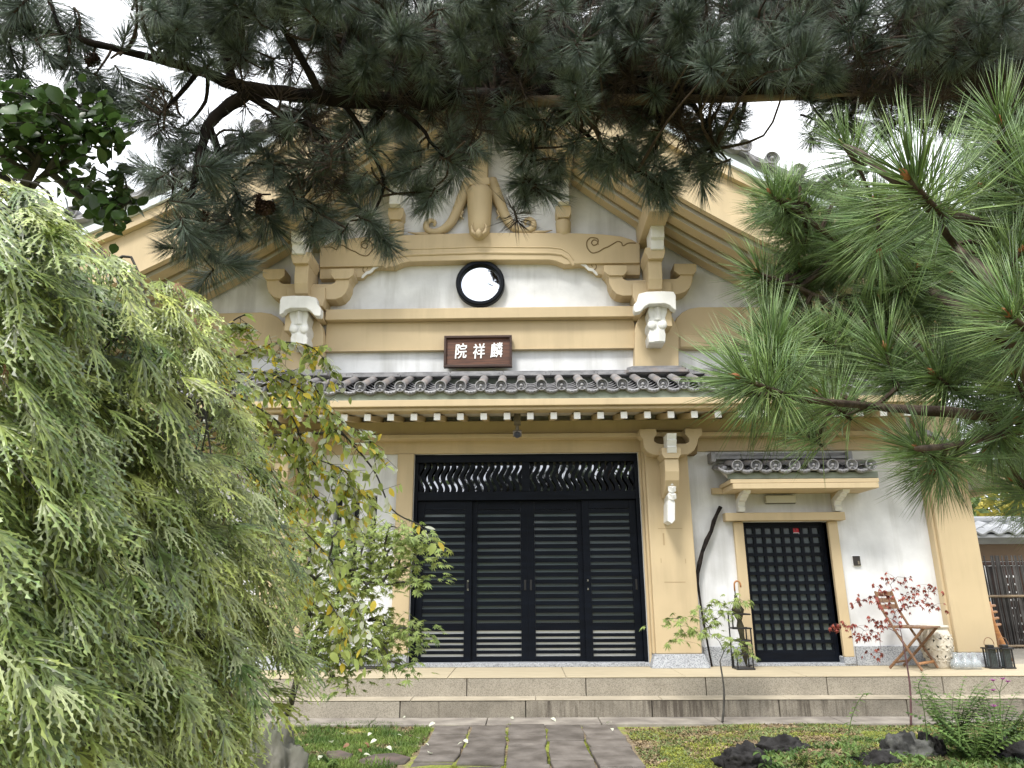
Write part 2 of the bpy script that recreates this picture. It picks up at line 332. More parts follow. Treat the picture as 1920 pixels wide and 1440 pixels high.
# ================================================================== SETTING
ZP, ZS, ZG = .38, .20, .04                   # platform top, step top, paving strip top
g = MB()
nx, ny = 90, 60
def gz(x, y):
    e = 0.03 * math.sin(x * 1.9 + y) * math.sin(y * 1.3 - x * .6)
    if x > 1.2: e += .05 * min(1, (x - 1.2) / 1.5) * max(0, 1 - abs(y + 2.6) / 2)
    return .015 + e
xs = [-220, -90, -40] + [-9 + 22 * i / nx for i in range(nx + 1)] + [40, 90, 220]
ys = [-220, -90, -40] + [-12 + 11 * j / ny for j in range(ny + 1)] + [6, 30, 90, 220]
gv = [(x, y, gz(x, y) if -9 <= x <= 13 and -12 <= y <= -1.6 else .01) for y in ys for x in xs]
W = len(xs)
g.add(gv, [(j * W + i, j * W + i + 1, (j + 1) * W + i + 1, (j + 1) * W + i) for j in range(len(ys) - 1) for i in range(len(xs) - 1)])
ground = g.build('ground', 'soil', smooth=True); ground['kind'] = 'structure'
# stone platform and step: blocks with open joints, tops a little proud of the risers
plat = bpy.data.objects.new('platform', None); sc.collection.objects.link(plat); plat['kind'] = 'structure'
MB().box(-8, 9.0, -.86, 6, -.1, ZP - .015).box(-8, 9.0, -1.09, -.865, -.1, ZS - .015).build('core', 'stone', plat)
j1 = [-1.835, -0.605, 0.613, 1.834, 3.06, 4.226]
st = j1[1] - j1[0]
e1 = [j1[0] - st * k for k in (4, 3, 2, 1)] + j1 + [j1[-1] + st * k for k in (1, 2)]
for a, b in zip(e1, e1[1:]):
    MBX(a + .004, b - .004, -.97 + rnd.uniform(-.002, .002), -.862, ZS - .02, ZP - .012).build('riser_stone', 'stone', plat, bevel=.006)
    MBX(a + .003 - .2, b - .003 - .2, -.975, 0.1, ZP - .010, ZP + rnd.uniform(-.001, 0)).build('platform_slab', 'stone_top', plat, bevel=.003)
j2 = [-1.245, -0.003, 1.237]; st = (j2[2] - j2[0]) / 2
e2 = [j2[0] + st * k for k in range(-5, 8)]
for i, (a, b) in enumerate(zip(e2, e2[1:])):
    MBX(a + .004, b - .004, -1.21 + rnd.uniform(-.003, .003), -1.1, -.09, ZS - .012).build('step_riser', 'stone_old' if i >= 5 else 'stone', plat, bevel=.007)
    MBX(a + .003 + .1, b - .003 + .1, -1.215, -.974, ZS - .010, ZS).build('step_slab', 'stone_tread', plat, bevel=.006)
strip = bpy.data.objects.new('pavement', None); sc.collection.objects.link(strip); strip['kind'] = 'structure'
x = -8.
while x < 9:
    w = 1.1 + rnd.uniform(-.05, .05)
    MBX(x + .004, x + w - .004, -1.56, -1.216, -.12, ZG).build('kerb_slab', 'strip', strip, bevel=.008); x += w
# path of rough flags
path = bpy.data.objects.new('path', None); sc.collection.objects.link(path); path['kind'] = 'structure'
edges = [[(-0.826,-1.565),(-0.868,-3.249)], [(-0.502,-1.571),(-0.529,-3.252)], [(-0.158,-1.576),(-0.168,-3.254)], [(0.169,-1.581),(0.177,-3.257)], [(0.505,-1.586),(0.498,-3.26)], [(0.855,-1.592),(0.852,-3.263)]]
xc = [(e[0][0] + e[1][0]) / 2 for e in edges]
Y0 = -1.575
for k in range(5):
    y = Y0 - rnd.uniform(0, .04)
    while y > -8.5:
        ln = rnd.uniform(.34, .72); a, b = xc[k] + rnd.uniform(.006, .014), xc[k + 1] - rnd.uniform(.006, .014)
        t_ = lambda: rnd.uniform(-.014, .014)
        pts = [(a + t_(), y + t_() * .5), ((a + b) / 2, y + t_() * .6), (b + t_(), y + t_() * .5), (b + t_(), y - ln / 2), (b + t_(), y - ln + .018), ((a + b) / 2, y - ln + .018 + t_() * .6), (a + t_(), y - ln + .018), (a + t_(), y - ln / 2)]
        MB().slab(pts, -.05, .036 + rnd.uniform(-.008, .008)).build('paving_stone', 'paving', path, bevel=.01)
        y -= ln
for pts in ([(-1.256,-2.957),(-1.181,-2.778),(-1.026,-2.724),(-0.878,-2.872),(-0.888,-3.062),(-1.048,-3.143),(-1.191,-3.109)], [(-1.576,-2.661),(-1.468,-2.623),(-1.343,-2.758),(-1.333,-2.921),(-1.449,-2.937)]):
    MB().slab(pts, -.05, .036).build('stepping_stone', 'steppingstone', path, bevel=.01)

# ================================================================== TEMPLE HALL
hall = thing('temple_hall', 'cream and white plastered temple hall with big tiled gable and black lattice doors', 'temple', (AX, 0, 0))
def grid_wall(x0, x1, z0, z1, holes, y0, y1):
    m = MB(); xs_ = sorted({x0, x1, *[h[0] for h in holes], *[h[1] for h in holes]}); zs_ = sorted({z0, z1, *[h[2] for h in holes], *[h[3] for h in holes]})
    for a, b in zip(xs_, xs_[1:]):
        run = None
        for c, d in zip(zs_, zs_[1:]):
            solid = not any(h[0] <= (a + b) / 2 <= h[1] and h[2] <= (c + d) / 2 <= h[3] for h in holes)
            if solid: run = (run[0], d) if run else (c, d)
            if (not solid or d == zs_[-1]) and run: m.box(a, b, y0, y1, *run); run = None
    return m
DX0, DX1, DZ = -1.369, 1.429, 2.881
SX0, SX1, SZ = 2.642, 3.658, 2.014
slits = [(-2.353, -2.241), (-2.136, -2.03), (-1.918, -1.813)]
SL0, SL1 = 1.438, 2.37
holes = [(DX0, DX1, 0, DZ), (SX0, SX1, 0, SZ)] + [(a, b, SL0, SL1) for a, b in slits]
grid_wall(-6.45, 5.35, .30, 3.98, holes, 0, .35).build('wall', 'white', hall)
for a, b in slits: MBX(a, b, .22, .26, SL0, SL1).build('slit_window', 'glass_dark', hall)
MBX(-6.45, 5.35, 2.2, 2.3, .3, 3.9).build('back_wall', 'white', hall)
# gable profile on the wall plane
def zg(d): return 7.82 - 1.007 * d + .0615 * d * d
DM = 6.7
def prof(o, dm=DM, n=22): return [(AX + s * d, zg(d) + o) for s, d in [(-1, dm * (1 - i / n)) for i in range(n)] + [(1, dm * i / n) for i in range(n + 1)]]
gp = [p for p in prof(.2) if abs(p[0] - AX) < 6.0]
MB().prism([(gp[0][0], 3.98)] + gp + [(gp[-1][0], 3.98)], 0, .3).build('gable_wall', 'white', hall)
def band(o0, o1, y0, y1, dm=DM):
    a = prof(o0, dm); b = prof(o1, dm); n = len(a); m = MB()
    v = [(x, y0, z) for x, z in a] + [(x, y0, z) for x, z in b] + [(x, y1, z) for x, z in b] + [(x, y1, z) for x, z in a]
    f = []
    for i in range(n - 1):
        for q in range(4):
            r = (q + 1) % 4; f.append((q * n + i, q * n + i + 1, r * n + i + 1, r * n + i))
    f += [(0, n, 2 * n, 3 * n), (n - 1, 4 * n - 1, 3 * n - 1, 2 * n - 1)]
    return m.add(v, f)
roof = band(.14, .22, -1.18, .3).build('gable_roof', 'soffit', hall)
band(.24, .9, -1.1, 9).build('roof_body', 'soffit', roof)
band(.92, 1.02, -1.30, 9).build('tile_bed', 'tile', roof)
for y in (-.13, -.42, -.71, -1.0):
    band(.0, .135, y - .11, y + .07).build('rafter', 'yellow', roof)
    band(-.012, .035, y - .122, y - .111).build('rafter_trim', 'soffit', roof)
band(.14, .62, -1.25, -1.19).build('bargeboard', 'yellow', roof)
band(.0, .135, -1.27, -1.19).build('bargeboard_lip', 'yellow', roof)
band(.625, .76, -1.33, -1.19).build('verge_fascia', 'yellow', roof)
band(.765, .86, -1.37, -1.2).build('verge_flashing', mat('pale_flashing', (.62, .68, .74), .4, .5, var=.04), roof)
band(.865, .99, -1.33, -1.2).build('verge_mortar', 'mortar', roof)
def disc_mesh(r):
    p = [(r, -.035), (r, .008), (r * .95, .014), (r * .84, .014), (r * .80, -.016), (r * .68, -.018), (r * .65, -.004), (r * .59, -.004), (r * .55, -.020), (r * .34, -.020), (r * .28, .002), (r * .16, .014), (.001, .016)]
    m = MB().lathe(p, n=24, axis='y')
    for k in range(12):
        a = 2 * PI * k / 12; m.lathe([(r * .055, 0), (r * .05, .006), (.001, .009)], (r * .45 * math.cos(a), .014, r * .45 * math.sin(a)), 6, 'y')
    return m.mesh('eave_disc', 'tile', True)
D66 = disc_mesh(.067); D85 = disc_mesh(.085)
def cover_mesh(L_, r, rise):
    m = MB(); n = 10; v = []
    for i, (t, rr) in enumerate([(0, r), (.48, r * .96), (.5, r * 1.02), (.98, r * .97), (1, r * .9)]):
        for k in range(n + 1):
            a = PI * k / n; v.append((-rr * math.cos(a), t * L_, rr * math.sin(a) + rise * t))
    m.add(v, [(i * (n + 1) + k, (i + 1) * (n + 1) + k, (i + 1) * (n + 1) + k + 1, i * (n + 1) + k + 1) for i in range(4) for k in range(n)])
    return m.mesh('cover_tile', 'tile_warm', True)
def pan_mesh(w, ln, th=.016):
    m = MB(); n = 8; v = []
    for y in (0, ln):
        for t in (0, -th):
            for k in range(n + 1):
                u = -1 + 2 * k / n; v.append((u * w / 2, y, t + w * .24 * (u * u - 1) + (0 if y == 0 else .0)))
    W_ = n + 1
    f = [(k, k + 1, 2 * W_ + k + 1, 2 * W_ + k) for k in range(n)] + [(W_ + k + 1, W_ + k, 3 * W_ + k, 3 * W_ + k + 1) for k in range(n)] + [(W_ + k, W_ + k + 1, k + 1, k) for k in range(n)]
    return m.add(v, f).mesh('pan_tile', 'tile', True)
# verge discs of the great roof
along = .0; d = .25
vc = MB()
covv = cover_mesh(1.0, .085, 0)
while d < DM:
    for s in (-1, 1):
        z = zg(d) + 1.12
        inst('eave_disc', D85, roof, Matrix.Translation((AX + s * d, -1.40, z)))
        inst('cover_tile', covv, roof, Matrix.Translation((AX + s * d, -1.39, z)))
    d += .30
band(1.0, 1.04, -1.40, -1.28).build('verge_pan_edge', 'tile', roof)
for s in (-1, 1):
    d = .4
    while d < DM - .1:
        z = zg(d) + 1.065; pm = pan_mesh(.30, .3, .025) if s == -1 and d == .4 else pm
        inst('pan_tile', pm, roof, Matrix.Translation((AX + s * d, -1.41, z)) @ Matrix.Rotation(-s * -.60 if False else s * .62, 4, 'Y'))
        d += .30

# ---- upper storey timber frame (cast and painted)
def both(name, pts, y0, y1, m, bevel=.006, parent=None):
    a = MB().prism(pts, y0, y1).build(name, m, parent or hall, bevel=bevel); MB().prism(mir(pts), y0, y1).build(name, m, parent or hall, bevel=bevel); return a
rb = [(0.546,5.406),(0.56,5.39),(0.759,5.403),(1.573,5.399),(1.588,5.673),(1.485,5.745),(1.344,5.795),(1.095,5.83),(0.737,5.852),(-0.537,5.879)]
rb2 = [(-0.534,5.476),(0.37,5.463),(0.455,5.446)]
pts = mir(rb[::-1])[1:] + []
outline = rb + pts[:] + []
top_r = rb[2:]; full = rb2[::-1][:0]
poly = [rb2[0], rb2[1], rb2[2], rb[0]] + rb[1:]            # right half, closed along the axis
polyL = mir(poly)
whole = [p for p in poly if True] + [p for p in reversed(polyL)][1:-1]
kb = MB().prism(whole, -.15, .02).build('rainbow_beam', 'yellow', hall, bevel=.008)
for yy, hh, dp in ((463, 2.2, .158), (473, 3.5, .168), (482, 3, .160)):
    pass
def arch(zc, r, dp):                         # moulding that follows the arched underside
    half = [(-0.56,9.741),(0.376,9.72),(0.535,9.697),(0.629,9.636),(0.69,9.537)]
    z0 = half[0][1]; path_ = [(AX + .0, 0)]
    R2 = [(x, -dp, zc + (z - z0)) for x, z in half]
    Lf = [(2 * AX - x, y, z) for x, y, z in R2]
    return MB().tube(Lf[::-1] + R2[1:], r, 8)
arch(5.664, .010, .150).build('moulding', 'yellow', kb)
arch(5.578, .020, .150).build('moulding', 'yellow', kb)
both('beam_haunch', [(0.75,5.459),(0.798,5.411),(0.848,5.395),(0.896,5.34),(0.952,5.323),(0.999,5.268),(1.112,5.251),(1.572,5.245),(1.581,5.408),(1.013,5.424)], -.11, .01, 'yellow')
both('haunch_edge', [(0.741,5.449),(0.796,5.394),(0.838,5.37),(0.886,5.315),(0.942,5.299),(0.989,5.244),(1.011,5.244),(0.998,5.282),(0.951,5.337),(0.894,5.354),(0.854,5.408),(0.797,5.425)], -.125, -.11, 'ornament', 0)
# carved tendrils on the beam ends
def tendril(ptsz, r, y):
    for q in (ptsz, mir(ptsz)):
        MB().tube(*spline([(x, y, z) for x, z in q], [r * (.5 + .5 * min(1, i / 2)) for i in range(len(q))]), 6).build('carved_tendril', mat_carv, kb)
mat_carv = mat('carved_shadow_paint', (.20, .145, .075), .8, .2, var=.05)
tendril([(1.032,5.673),(1.012,5.729),(0.97,5.745),(0.94,5.706),(0.967,5.666),(1.018,5.689),(1.028,5.752),(0.978,5.777),(0.914,5.77),(0.876,5.707),(0.887,5.62),(0.942,5.556),(1.028,5.571),(1.101,5.617),(1.159,5.64),(1.232,5.686),(1.29,5.717),(1.34,5.7),(1.359,5.652),(1.432,5.691),(1.532,5.689)], .008, -.152)
tendril([(0.952,5.368),(0.931,5.392),(0.961,5.423),(0.995,5.391),(0.986,5.344),(0.936,5.33),(0.867,5.369)], .006, -.112)
# rail and tie beam between the posts
MBX(-2.577, 1.472, -.16, .01, 4.638, 4.787).build('rail', 'yellow', hall, bevel=.008)
MBX(-2.582, 1.471, -.055, .01, 4.254, 4.638 - .002).build('tie_beam', 'yellow', hall, bevel=.006)
MBX(-2.582, 1.471, -.075, .01, 4.232, 4.254 - .002).build('beam_lip', 'yellow', hall, bevel=.004)
both('side_beam', [(1.948,4.214),(1.969,4.53),(2.019,4.641),(2.094,4.715),(2.195,4.767),(2.323,4.788),(5.03,4.753),(4.94,4.18)], -.09, .01, 'yellow', .012)
both('side_beam_panel', [(2.03,4.229),(2.041,4.382),(2.282,4.394),(2.358,4.305),(2.406,4.225)], -.105, -.088, 'yellow', .008)
both('post', [(1.425,3.928),(1.452,4.433),(1.479,4.55),(1.532,4.638),(1.61,4.675),(1.88,4.671),(1.946,4.619),(1.987,4.515),(2.007,4.404),(1.98,3.922)], -.17, .01, 'yellow', .010)
ub = [(1.104,5.328),(1.364,5.324),(1.36,5.248),(1.324,5.21),(1.315,5.172),(1.327,5.134),(1.375,5.11),(2.017,5.125),(2.061,5.154),(2.07,5.192),(2.032,5.239),(2.024,5.338),(2.283,5.335),(2.276,5.235),(2.237,5.182),(2.222,5.084),(2.188,5.001),(2.122,4.942),(2.022,4.906),(1.308,4.893),(1.226,4.924),(1.174,4.985),(1.142,5.068),(1.139,5.144),(1.1,5.221)]
both('bracket_arm', ub, -.24, .01, 'yellow', .008)
both('bearing_block', [(1.079,5.317),(1.379,5.313),(1.375,5.221),(1.33,5.169),(1.142,5.171),(1.075,5.226)], -.27, -.01, 'yellow', .006)
both('bearing_block', [(1.995,5.327),(2.287,5.323),(2.28,5.224),(2.234,5.172),(2.047,5.174),(1.988,5.228)], -.27, -.01, 'yellow', .006)
both('bracket_block', [(1.44,5.053),(1.945,5.061),(1.934,4.896),(1.892,4.793),(1.453,4.784),(1.43,4.873)], -.28, .01, 'yellow', .008)
# arm that comes forward, its capital and the purlin end above
for s in (1, -1):
    px = lambda x: x if s == 1 else 2 * AX - x
    xa, xb = sorted((px(1.617), px(1.794)))
    arm = MB().side([(0, 5.35), (-.46, 5.35), (-.46, 5.164), (-.44, 5.038), (-.39, 4.92), (-.30, 4.869), (0, 4.869)], xa, xb).build('forward_arm', 'yellow', hall, bevel=.008)
    xa, xb = sorted((px(1.584), px(1.836)))
    MB().prism([(xa, 5.371), (xa, 5.438), (xb, 5.438), (xb, 5.371), (xb - .03, 5.281), (xa + .03, 5.281)], -.52, -.1).build('capital', 'yellow', arm, bevel=.006)
    xa, xb = sorted((px(1.65), px(1.819)))
    zt, zb = 5.688, 5.343
    MB().side([(-.30, zb), (-.50, zb), (-.51, zb + (zt - zb) * .15), (-.55, zb + (zt - zb) * .17), (-.57, zb + (zt - zb) * .5), (-.62, zb + (zt - zb) * .55), (-.64, zt), (-.30, zt)], xa, xb).build('purlin_nose', 'ornament', arm, bevel=.006)
    xa, xb = sorted((px(1.569), px(1.834)))
    MBX(xa, xb, -1.0, .0, 5.681, 6.188).build('purlin', 'yellow', arm, bevel=.008)
cloud = [(1.468,4.801),(1.57,4.828),(1.759,4.833),(1.905,4.824),(1.929,4.773),(1.921,4.572),(1.877,4.601),(1.853,4.637),(1.788,4.667),(1.587,4.662),(1.532,4.627),(1.475,4.563),(1.408,4.549),(1.396,4.585),(1.4,4.657),(1.443,4.707)]
both('cloud_capital', cloud, -.52, -.40, 'ornament', .008)
both('cloud_capital_back', [(x, z + .012) for x, z in [(1.501,4.813),(1.584,4.841),(1.922,4.836),(1.92,4.611),(1.803,4.67),(1.601,4.666),(1.523,4.594),(1.45,4.61),(1.47,4.74)]], -.395, -.01, 'yellow', .006)
nose = [(1.613,4.695),(1.835,4.693),(1.837,4.606),(1.804,4.519),(1.82,4.454),(1.809,4.397),(1.787,4.355),(1.796,4.298),(1.783,4.192),(1.583,4.194),(1.576,4.293),(1.599,4.35),(1.575,4.4),(1.579,4.457),(1.603,4.522),(1.588,4.609)]
nn = both('carved_nose', nose, -.40, -.1, 'ornament', .012)
for s in (1, -1):
    for a, b, r in ((1223, 611, .040), (1242, 610, .040), (1232, 590, .035)):
        pass
bumps = [(1.627,4.421),(1.761,4.426)]; ridges = [(1.708,4.657),(1.698,4.491),(1.688,4.334),(1.68,4.207)]
for s in (1, -1):
    f_ = (lambda q: q) if s == 1 else mir
    for x, z in f_(bumps): MB().lathe([(.058, -.004), (.056, .012), (.04, .026), (.015, .031), (.001, .032)], (x, -.40, z), 16, 'y').build('carved_scroll', 'ornament', hall, smooth=True)
    q = f_(ridges)
    x = q[0][0]
    for za, zb_, w, dpt in ((q[0][1], q[1][1], .05, .045), (q[2][1] + .02, q[3][1], .07, .03)):
        m = MB(); m.add([(x - w, -.402, za), (x, -.402 - dpt, za), (x + w, -.402, za), (x - w, -.402, zb_), (x, -.402 - dpt * .5, zb_), (x + w, -.402, zb_)], [(0, 3, 4, 1), (1, 4, 5, 2), (0, 1, 2), (3, 5, 4)])
        m.build('carved_ridge', 'ornament', hall)
    xx, zz = f_([(1.759,4.607)])[0]
    MBX(xx - .13, xx + .13, -.39, -.05, 4.408, 4.753).build('nose_back', 'yellow', hall, bevel=.01)
# centre strut with scroll legs, small struts
cz = lambda: None
zb0, zb1 = 5.765, 6.549
MB().lathe([(.002, zb0 - .02), (.07, zb0 + .02), (.135, zb0 + .09), (.155, zb0 + .25), (.175, zb1 - .12), (.175, zb1 - .04), (.15, zb1), (.001, zb1)], (AX, -.13, 0), 24).build('vase_strut', 'yellow', hall, smooth=True)
MBX(AX - .14, AX + .14, -.25, .0, zb1 + .003, zb1 + .12).build('strut_cap', 'yellow', hall, bevel=.012)
MBX(AX - .11, AX + .11, -.22, .0, zb1 + .123, zb1 + .9).build('king_post', 'yellow', hall, bevel=.01)
leafm = MB().tube([(AX, -.27, zb0 - .03), (AX, -.30, zb0 + .03), (AX, -.29, zb0 + .1)], [.03, .05, .01], 8)
for s in (-1, 1): leafm.tube([(AX + s * .02, -.275, zb0), (AX + s * .085, -.27, zb0 + .06), (AX + s * .10, -.25, zb0 + .15), (AX + s * .075, -.27, zb0 + .19)], [.02, .022, .014, .004], 8)
leafm.build('carved_leaf', 'yellow', hall, smooth=True)
S1 = [(-0.433,6.709),(-0.359,6.541),(-0.293,6.374),(-0.234,6.217),(-0.169,6.086),(-0.089,5.995),(0.005,5.946),(0.099,5.944),(0.165,6.0),(0.166,6.08),(0.108,6.122),(0.05,6.09),(0.063,6.033)]
S2 = [(-0.082,5.987),(0.055,5.913),(0.207,5.926),(0.323,5.933),(0.425,5.955)]
S3 = [(-0.344,6.375),(-0.3,6.424),(-0.263,6.373),(-0.293,6.292),(-0.329,6.243),(-0.3,6.177),(-0.344,6.129)]
for f_ in ((lambda q: q), mir):
    m = MB().tube(*spline([(x, -.06, z) for x, z in f_(S1)], [.11, .09, .078, .070, .066, .062, .056, .050, .044, .038, .032, .026, .012]), 12)
    m.build('scroll_leg', 'yellow', hall, smooth=True)
    MB().tube([(x, -.045, z) for x, z in f_(S2)], [.01, .03, .028, .018, .006], 8).tube([(x, -.06, z) for x, z in f_(S3)], [.012, .024, .026, .024, .02, .014, .006], 8).build('scroll_leaf', 'yellow', hall, smooth=True)
    x, z = f_([(0.573,5.814)])[0]; z2 = 6.063; z3 = 6.242; z4 = 6.58
    MB().lathe([(.002, z - .05), (.02, z - .03), (.035, z - .01), (.085, z + .03), (.10, z + .09), (.105, z2 - .02), (.095, z2), (.001, z2)], (x, -.08, 0), 18).build('small_strut', 'yellow', hall, smooth=True)
    MB().prism([(x - .075, z2 + .003), (x + .075, z2 + .003), (x + .105, z2 + .07), (x + .105, z3), (x - .105, z3), (x - .105, z2 + .07)], -.2, 0).build('strut_cap', 'yellow', hall, bevel=.006)
    MBX(x - .075, x + .075, -.30, 0, z3 + .003, z4).build('purlin_end', 'ornament', hall, bevel=.006)
    MBX(x - .10, x + .10, -1.0, 0, z4 + .003, z4 + .22).build('purlin', 'yellow', hall, bevel=.006)
# round window
rw = (-0.555,0.0,5.172); rx, rz = rw[0], rw[2]
rr = .325
MB().lathe([(rr, -.02), (rr, .09), (rr - .015, .105), (rr - .05, .105), (rr - .062, .085), (rr - .064, .05), (rr - .07, .05), (rr - .075, -.01)], (rx, 0, rz), 64, 'y').build('round_window', 'lacquer', hall, smooth=False)
MB().lathe([(rr - .068, 0), (rr - .068, .035), (.001, .035)], (rx, 0, rz), 64, 'y').build('window_glass', 'mirror', hall)

# ---- canopy over the entrance
YE = -.93
zd = 3.502; zr = 3.812
canopy = MBX(-5.9, 4.75, -.16, .0, 3.749, 3.832).build('entrance_canopy', 'mortar', hall)
MB().side([(-.86, zd - .12), (-.86, zd - .075), (-.1, zr - .075), (-.1, zr - .14)], -5.9, 4.75).build('roof_deck', 'tile', canopy)
pitch = -0.378 - -0.611
rise = (zr - zd)
LC = .74
cov = cover_mesh(LC, .053, rise); panm = pan_mesh(pitch * 1.02, .2)
frontm = None
def front_pan(w):
    m = MB(); n = 12; v = []; 
    for rad in (0, 1):
        for y in (-.012, .03):
            for k in range(n + 1):
                u = -1 + 2 * k / n; z = w * .20 * (u * u - 1); h = .042 * (1 - u * u * .55)
                v.append((u * w / 2, y, z - (h if rad else 0)))
    W_ = n + 1
    f = [(k, 2 * W_ + k, 2 * W_ + k + 1, k + 1) for k in range(n)] + [(k + 1, W_ + k + 1, W_ + k, k) for k in range(n)] + [(2 * W_ + k, 3 * W_ + k, 3 * W_ + k + 1, 2 * W_ + k + 1) for k in range(n)] + [(W_ + k, W_ + k + 1, 3 * W_ + k + 1, 3 * W_ + k) for k in range(n)]
    m.add(v, f)
    for i in range(-2, 3):
        u = i * .3; z = w * .20 * (u * u - 1) - .02
        m.tube([(u * w / 2 - .012, -.014, z - .008), (u * w / 2, -.016, z + .008), (u * w / 2 + .012, -.014, z - .008)], .0035, 5)
    return m.mesh('front_pan_tile', 'tile', True)
fpm = front_pan(pitch)
def tile_run(x0, n, y0, z0, cvm, dm, pnm, fm, par, rows, Lr, rs, pt, twist=0):
    for i in range(n):
        x = x0 + i * pt
        jz = rnd.uniform(-.003, .003)
        inst('cover_tile', cvm, par, Matrix.Translation((x, y0, z0 + jz)))
        inst('eave_disc', dm, par, Matrix.Translation((x, y0 - .005, z0 + jz)) @ Matrix.Rotation(rnd.uniform(0, 6), 4, 'Y'))
        if i < n - 1:
            xm = x + pt / 2
            inst('front_pan_tile', fm, par, Matrix.Translation((xm, y0 + .005, z0 - .010)))
            for k in range(rows):
                t = k / rows
                inst('pan_tile', pnm, par, Matrix.Translation((xm, y0 + .02 + Lr * t, z0 + .004 + rs * t - .0 + rnd.uniform(-.002, .002))) @ Matrix.Rotation(math.atan2(rs, Lr) * .35, 4, 'X'))
xd = -0.485
k0 = int((xd + 5.8) / pitch)
tile_run(xd - k0 * pitch, int(10.5 / pitch), YE, zd, cov, D66, panm, fpm, canopy, 5, LC, rise, pitch)
# ridge courses against the wall, stepping out round the posts
zc = zr + .012
for k in range(3):
    x = -5.9
    while x < 4.7:
        w = .62 + rnd.uniform(-.06, .06); x2 = min(x + w, 4.75)
        MBX(x + .003, x2 - .003, -.28 + k * .055, .0, zc + k * .036 - .008, zc + k * .036 + .016).build('ridge_tile', 'tile', canopy, bevel=.004); x = x2
for s in (1, -1):
    xa, xb = sorted([v if s == 1 else 2 * AX - v for v in (1.25, 2.124)])
    for k in range(3):
        MB().slab([(xa + k * .03, -.20), (xa + .07 + k * .03, -.34 + k * .035), (xb - .07 - k * .03, -.34 + k * .035), (xb - k * .03, -.20)], zc + k * .036 + .002, zc + k * .036 + .034).build('ridge_tile', 'tile_warm' if k < 2 else 'tile', canopy, bevel=.006)
MBX(-5.9, 4.75, -.15, 0, zc - .03, zc + .09).build('ridge_bed', 'lava', canopy)
# eave timbers
MBX(-5.9, 4.75, -.90, -.80, 3.347, zd - .058).build('eave_mortar', 'mortar', canopy, bevel=.006)
MBX(-5.9, 4.75, -.925, -.78, 3.266, 3.347 - .002).build('eave_fascia', 'yellow', canopy, bevel=.006)
MBX(-5.88, 4.73, -.88, -.70, 3.228, 3.266 - .002).build('eave_batten', 'yellow', canopy, bevel=.005)
MB().side([(-.70, 3.228 + .01), (-.70, 3.228 + .03), (-.05, 3.261 + .11), (-.05, 3.261 + .08)], -5.88, 4.73).build('eave_boarding', 'soffit', canopy)
rp_ = -0.322 - -0.592; xr0 = -0.457
zt_, zb_ = 3.207, 3.131
i = -22
while xr0 + i * rp_ < 4.7:
    x = xr0 + i * rp_; h = .026 + .006; i += 1
    if x < -5.8: continue
    w = .036
    q = MB().side([(-.80, zb_), (-.80, zt_), (-.70, zt_ + .004), (-.04, zt_ + .17), (-.04, zb_ + .15)], x - w, x + w).build('rafter', 'yellow', canopy, bevel=.003)
    MBX(x - w - .001, x + w + .001, -.812, -.799, zb_ - .001, zt_ + .001).build('rafter_end', 'paper', q)
MBX(-5.9, 4.75, -.12, .0, 3.11, 3.274).build('eave_beam', 'yellow', hall, bevel=.006)
MBX(-5.9, 4.75, -.22, .0, 3.035, 3.089).build('eave_rail', 'yellow', hall, bevel=.008)
MBX(-6.0, 4.9, -.045, .0, DZ, 3.056 - .01).build('lintel', 'yellow', hall, bevel=.006)
# ---- porch pillars and wall end pillars
zb_p = 0.526
def pillar(x0, x1, y, z1, flare=.05):
    p = MBX(x0, x1, y, .0, zb_p, z1).build('pillar', 'yellow', hall, bevel=.012)
    MBX(x0 - .03, x0, y + .05, 0.001, zb_p, z1 - .01).build('pillar_rebate', 'yellow', p, bevel=.006)
    m = MB(); a, b = x0 - .02, x1 + .02
    m.add([(a - flare, y - flare - .02, ZP), (b + flare, y - flare - .02, ZP), (b + flare, .02, ZP), (a - flare, .02, ZP), (a, y - .02, zb_p), (b, y - .02, zb_p), (b, .02, zb_p), (a, .02, zb_p)],
          [(0, 3, 2, 1), (4, 5, 6, 7), (0, 1, 5, 4), (1, 2, 6, 5), (2, 3, 7, 6), (3, 0, 4, 7)])
    m.build('pillar_base', 'granite', hall, bevel=.006)
PX0, PX1 = 1.487, 2.009
for a, b in ((PX0, PX1), (2 * AX - PX1, 2 * AX - PX0)): pillar(a, b, -.16, 3.014)
QX0, QX1 = 4.893, 5.348
for a, b in ((QX0, QX1), (2 * AX - QX1, 2 * AX - QX0)): pillar(a, b, -.16, 3.4)
MBX(-1.572, DX0 - .0, -.06, .0, zb_p, DZ - .002).build('door_post', 'yellow', hall, bevel=.008)
MBX(-1.572 - .03, DX0 + .0, -.09, .0, ZP, zb_p - .002).build('post_foot', 'granite', hall, bevel=.006)
MBX(DX1, PX0 - .03, -.04, .0, ZP, DZ - .002).build('door_post', 'yellow', hall, bevel=.006)
# granite plinth
zpl = 0.591
for a, b in ((PX1 + .05, 2.551), (3.803, QX0 - .05), (2 * AX - PX0 + .05, -1.572 - .04), (-6.4, 2 * AX - PX1 - .05)):
    MBX(a, b, -.03, .0, ZP, zpl).build('plinth', 'granite', hall, bevel=.005)
MBX(DX0, DX1, -.03, .3, ZP, 0.423).build('door_sill', 'granite', hall, bevel=.004)
MBX(SX0 - .05, SX1 + .12, -.05, .3, ZP, 0.411).build('door_sill', 'granite', hall, bevel=.004)
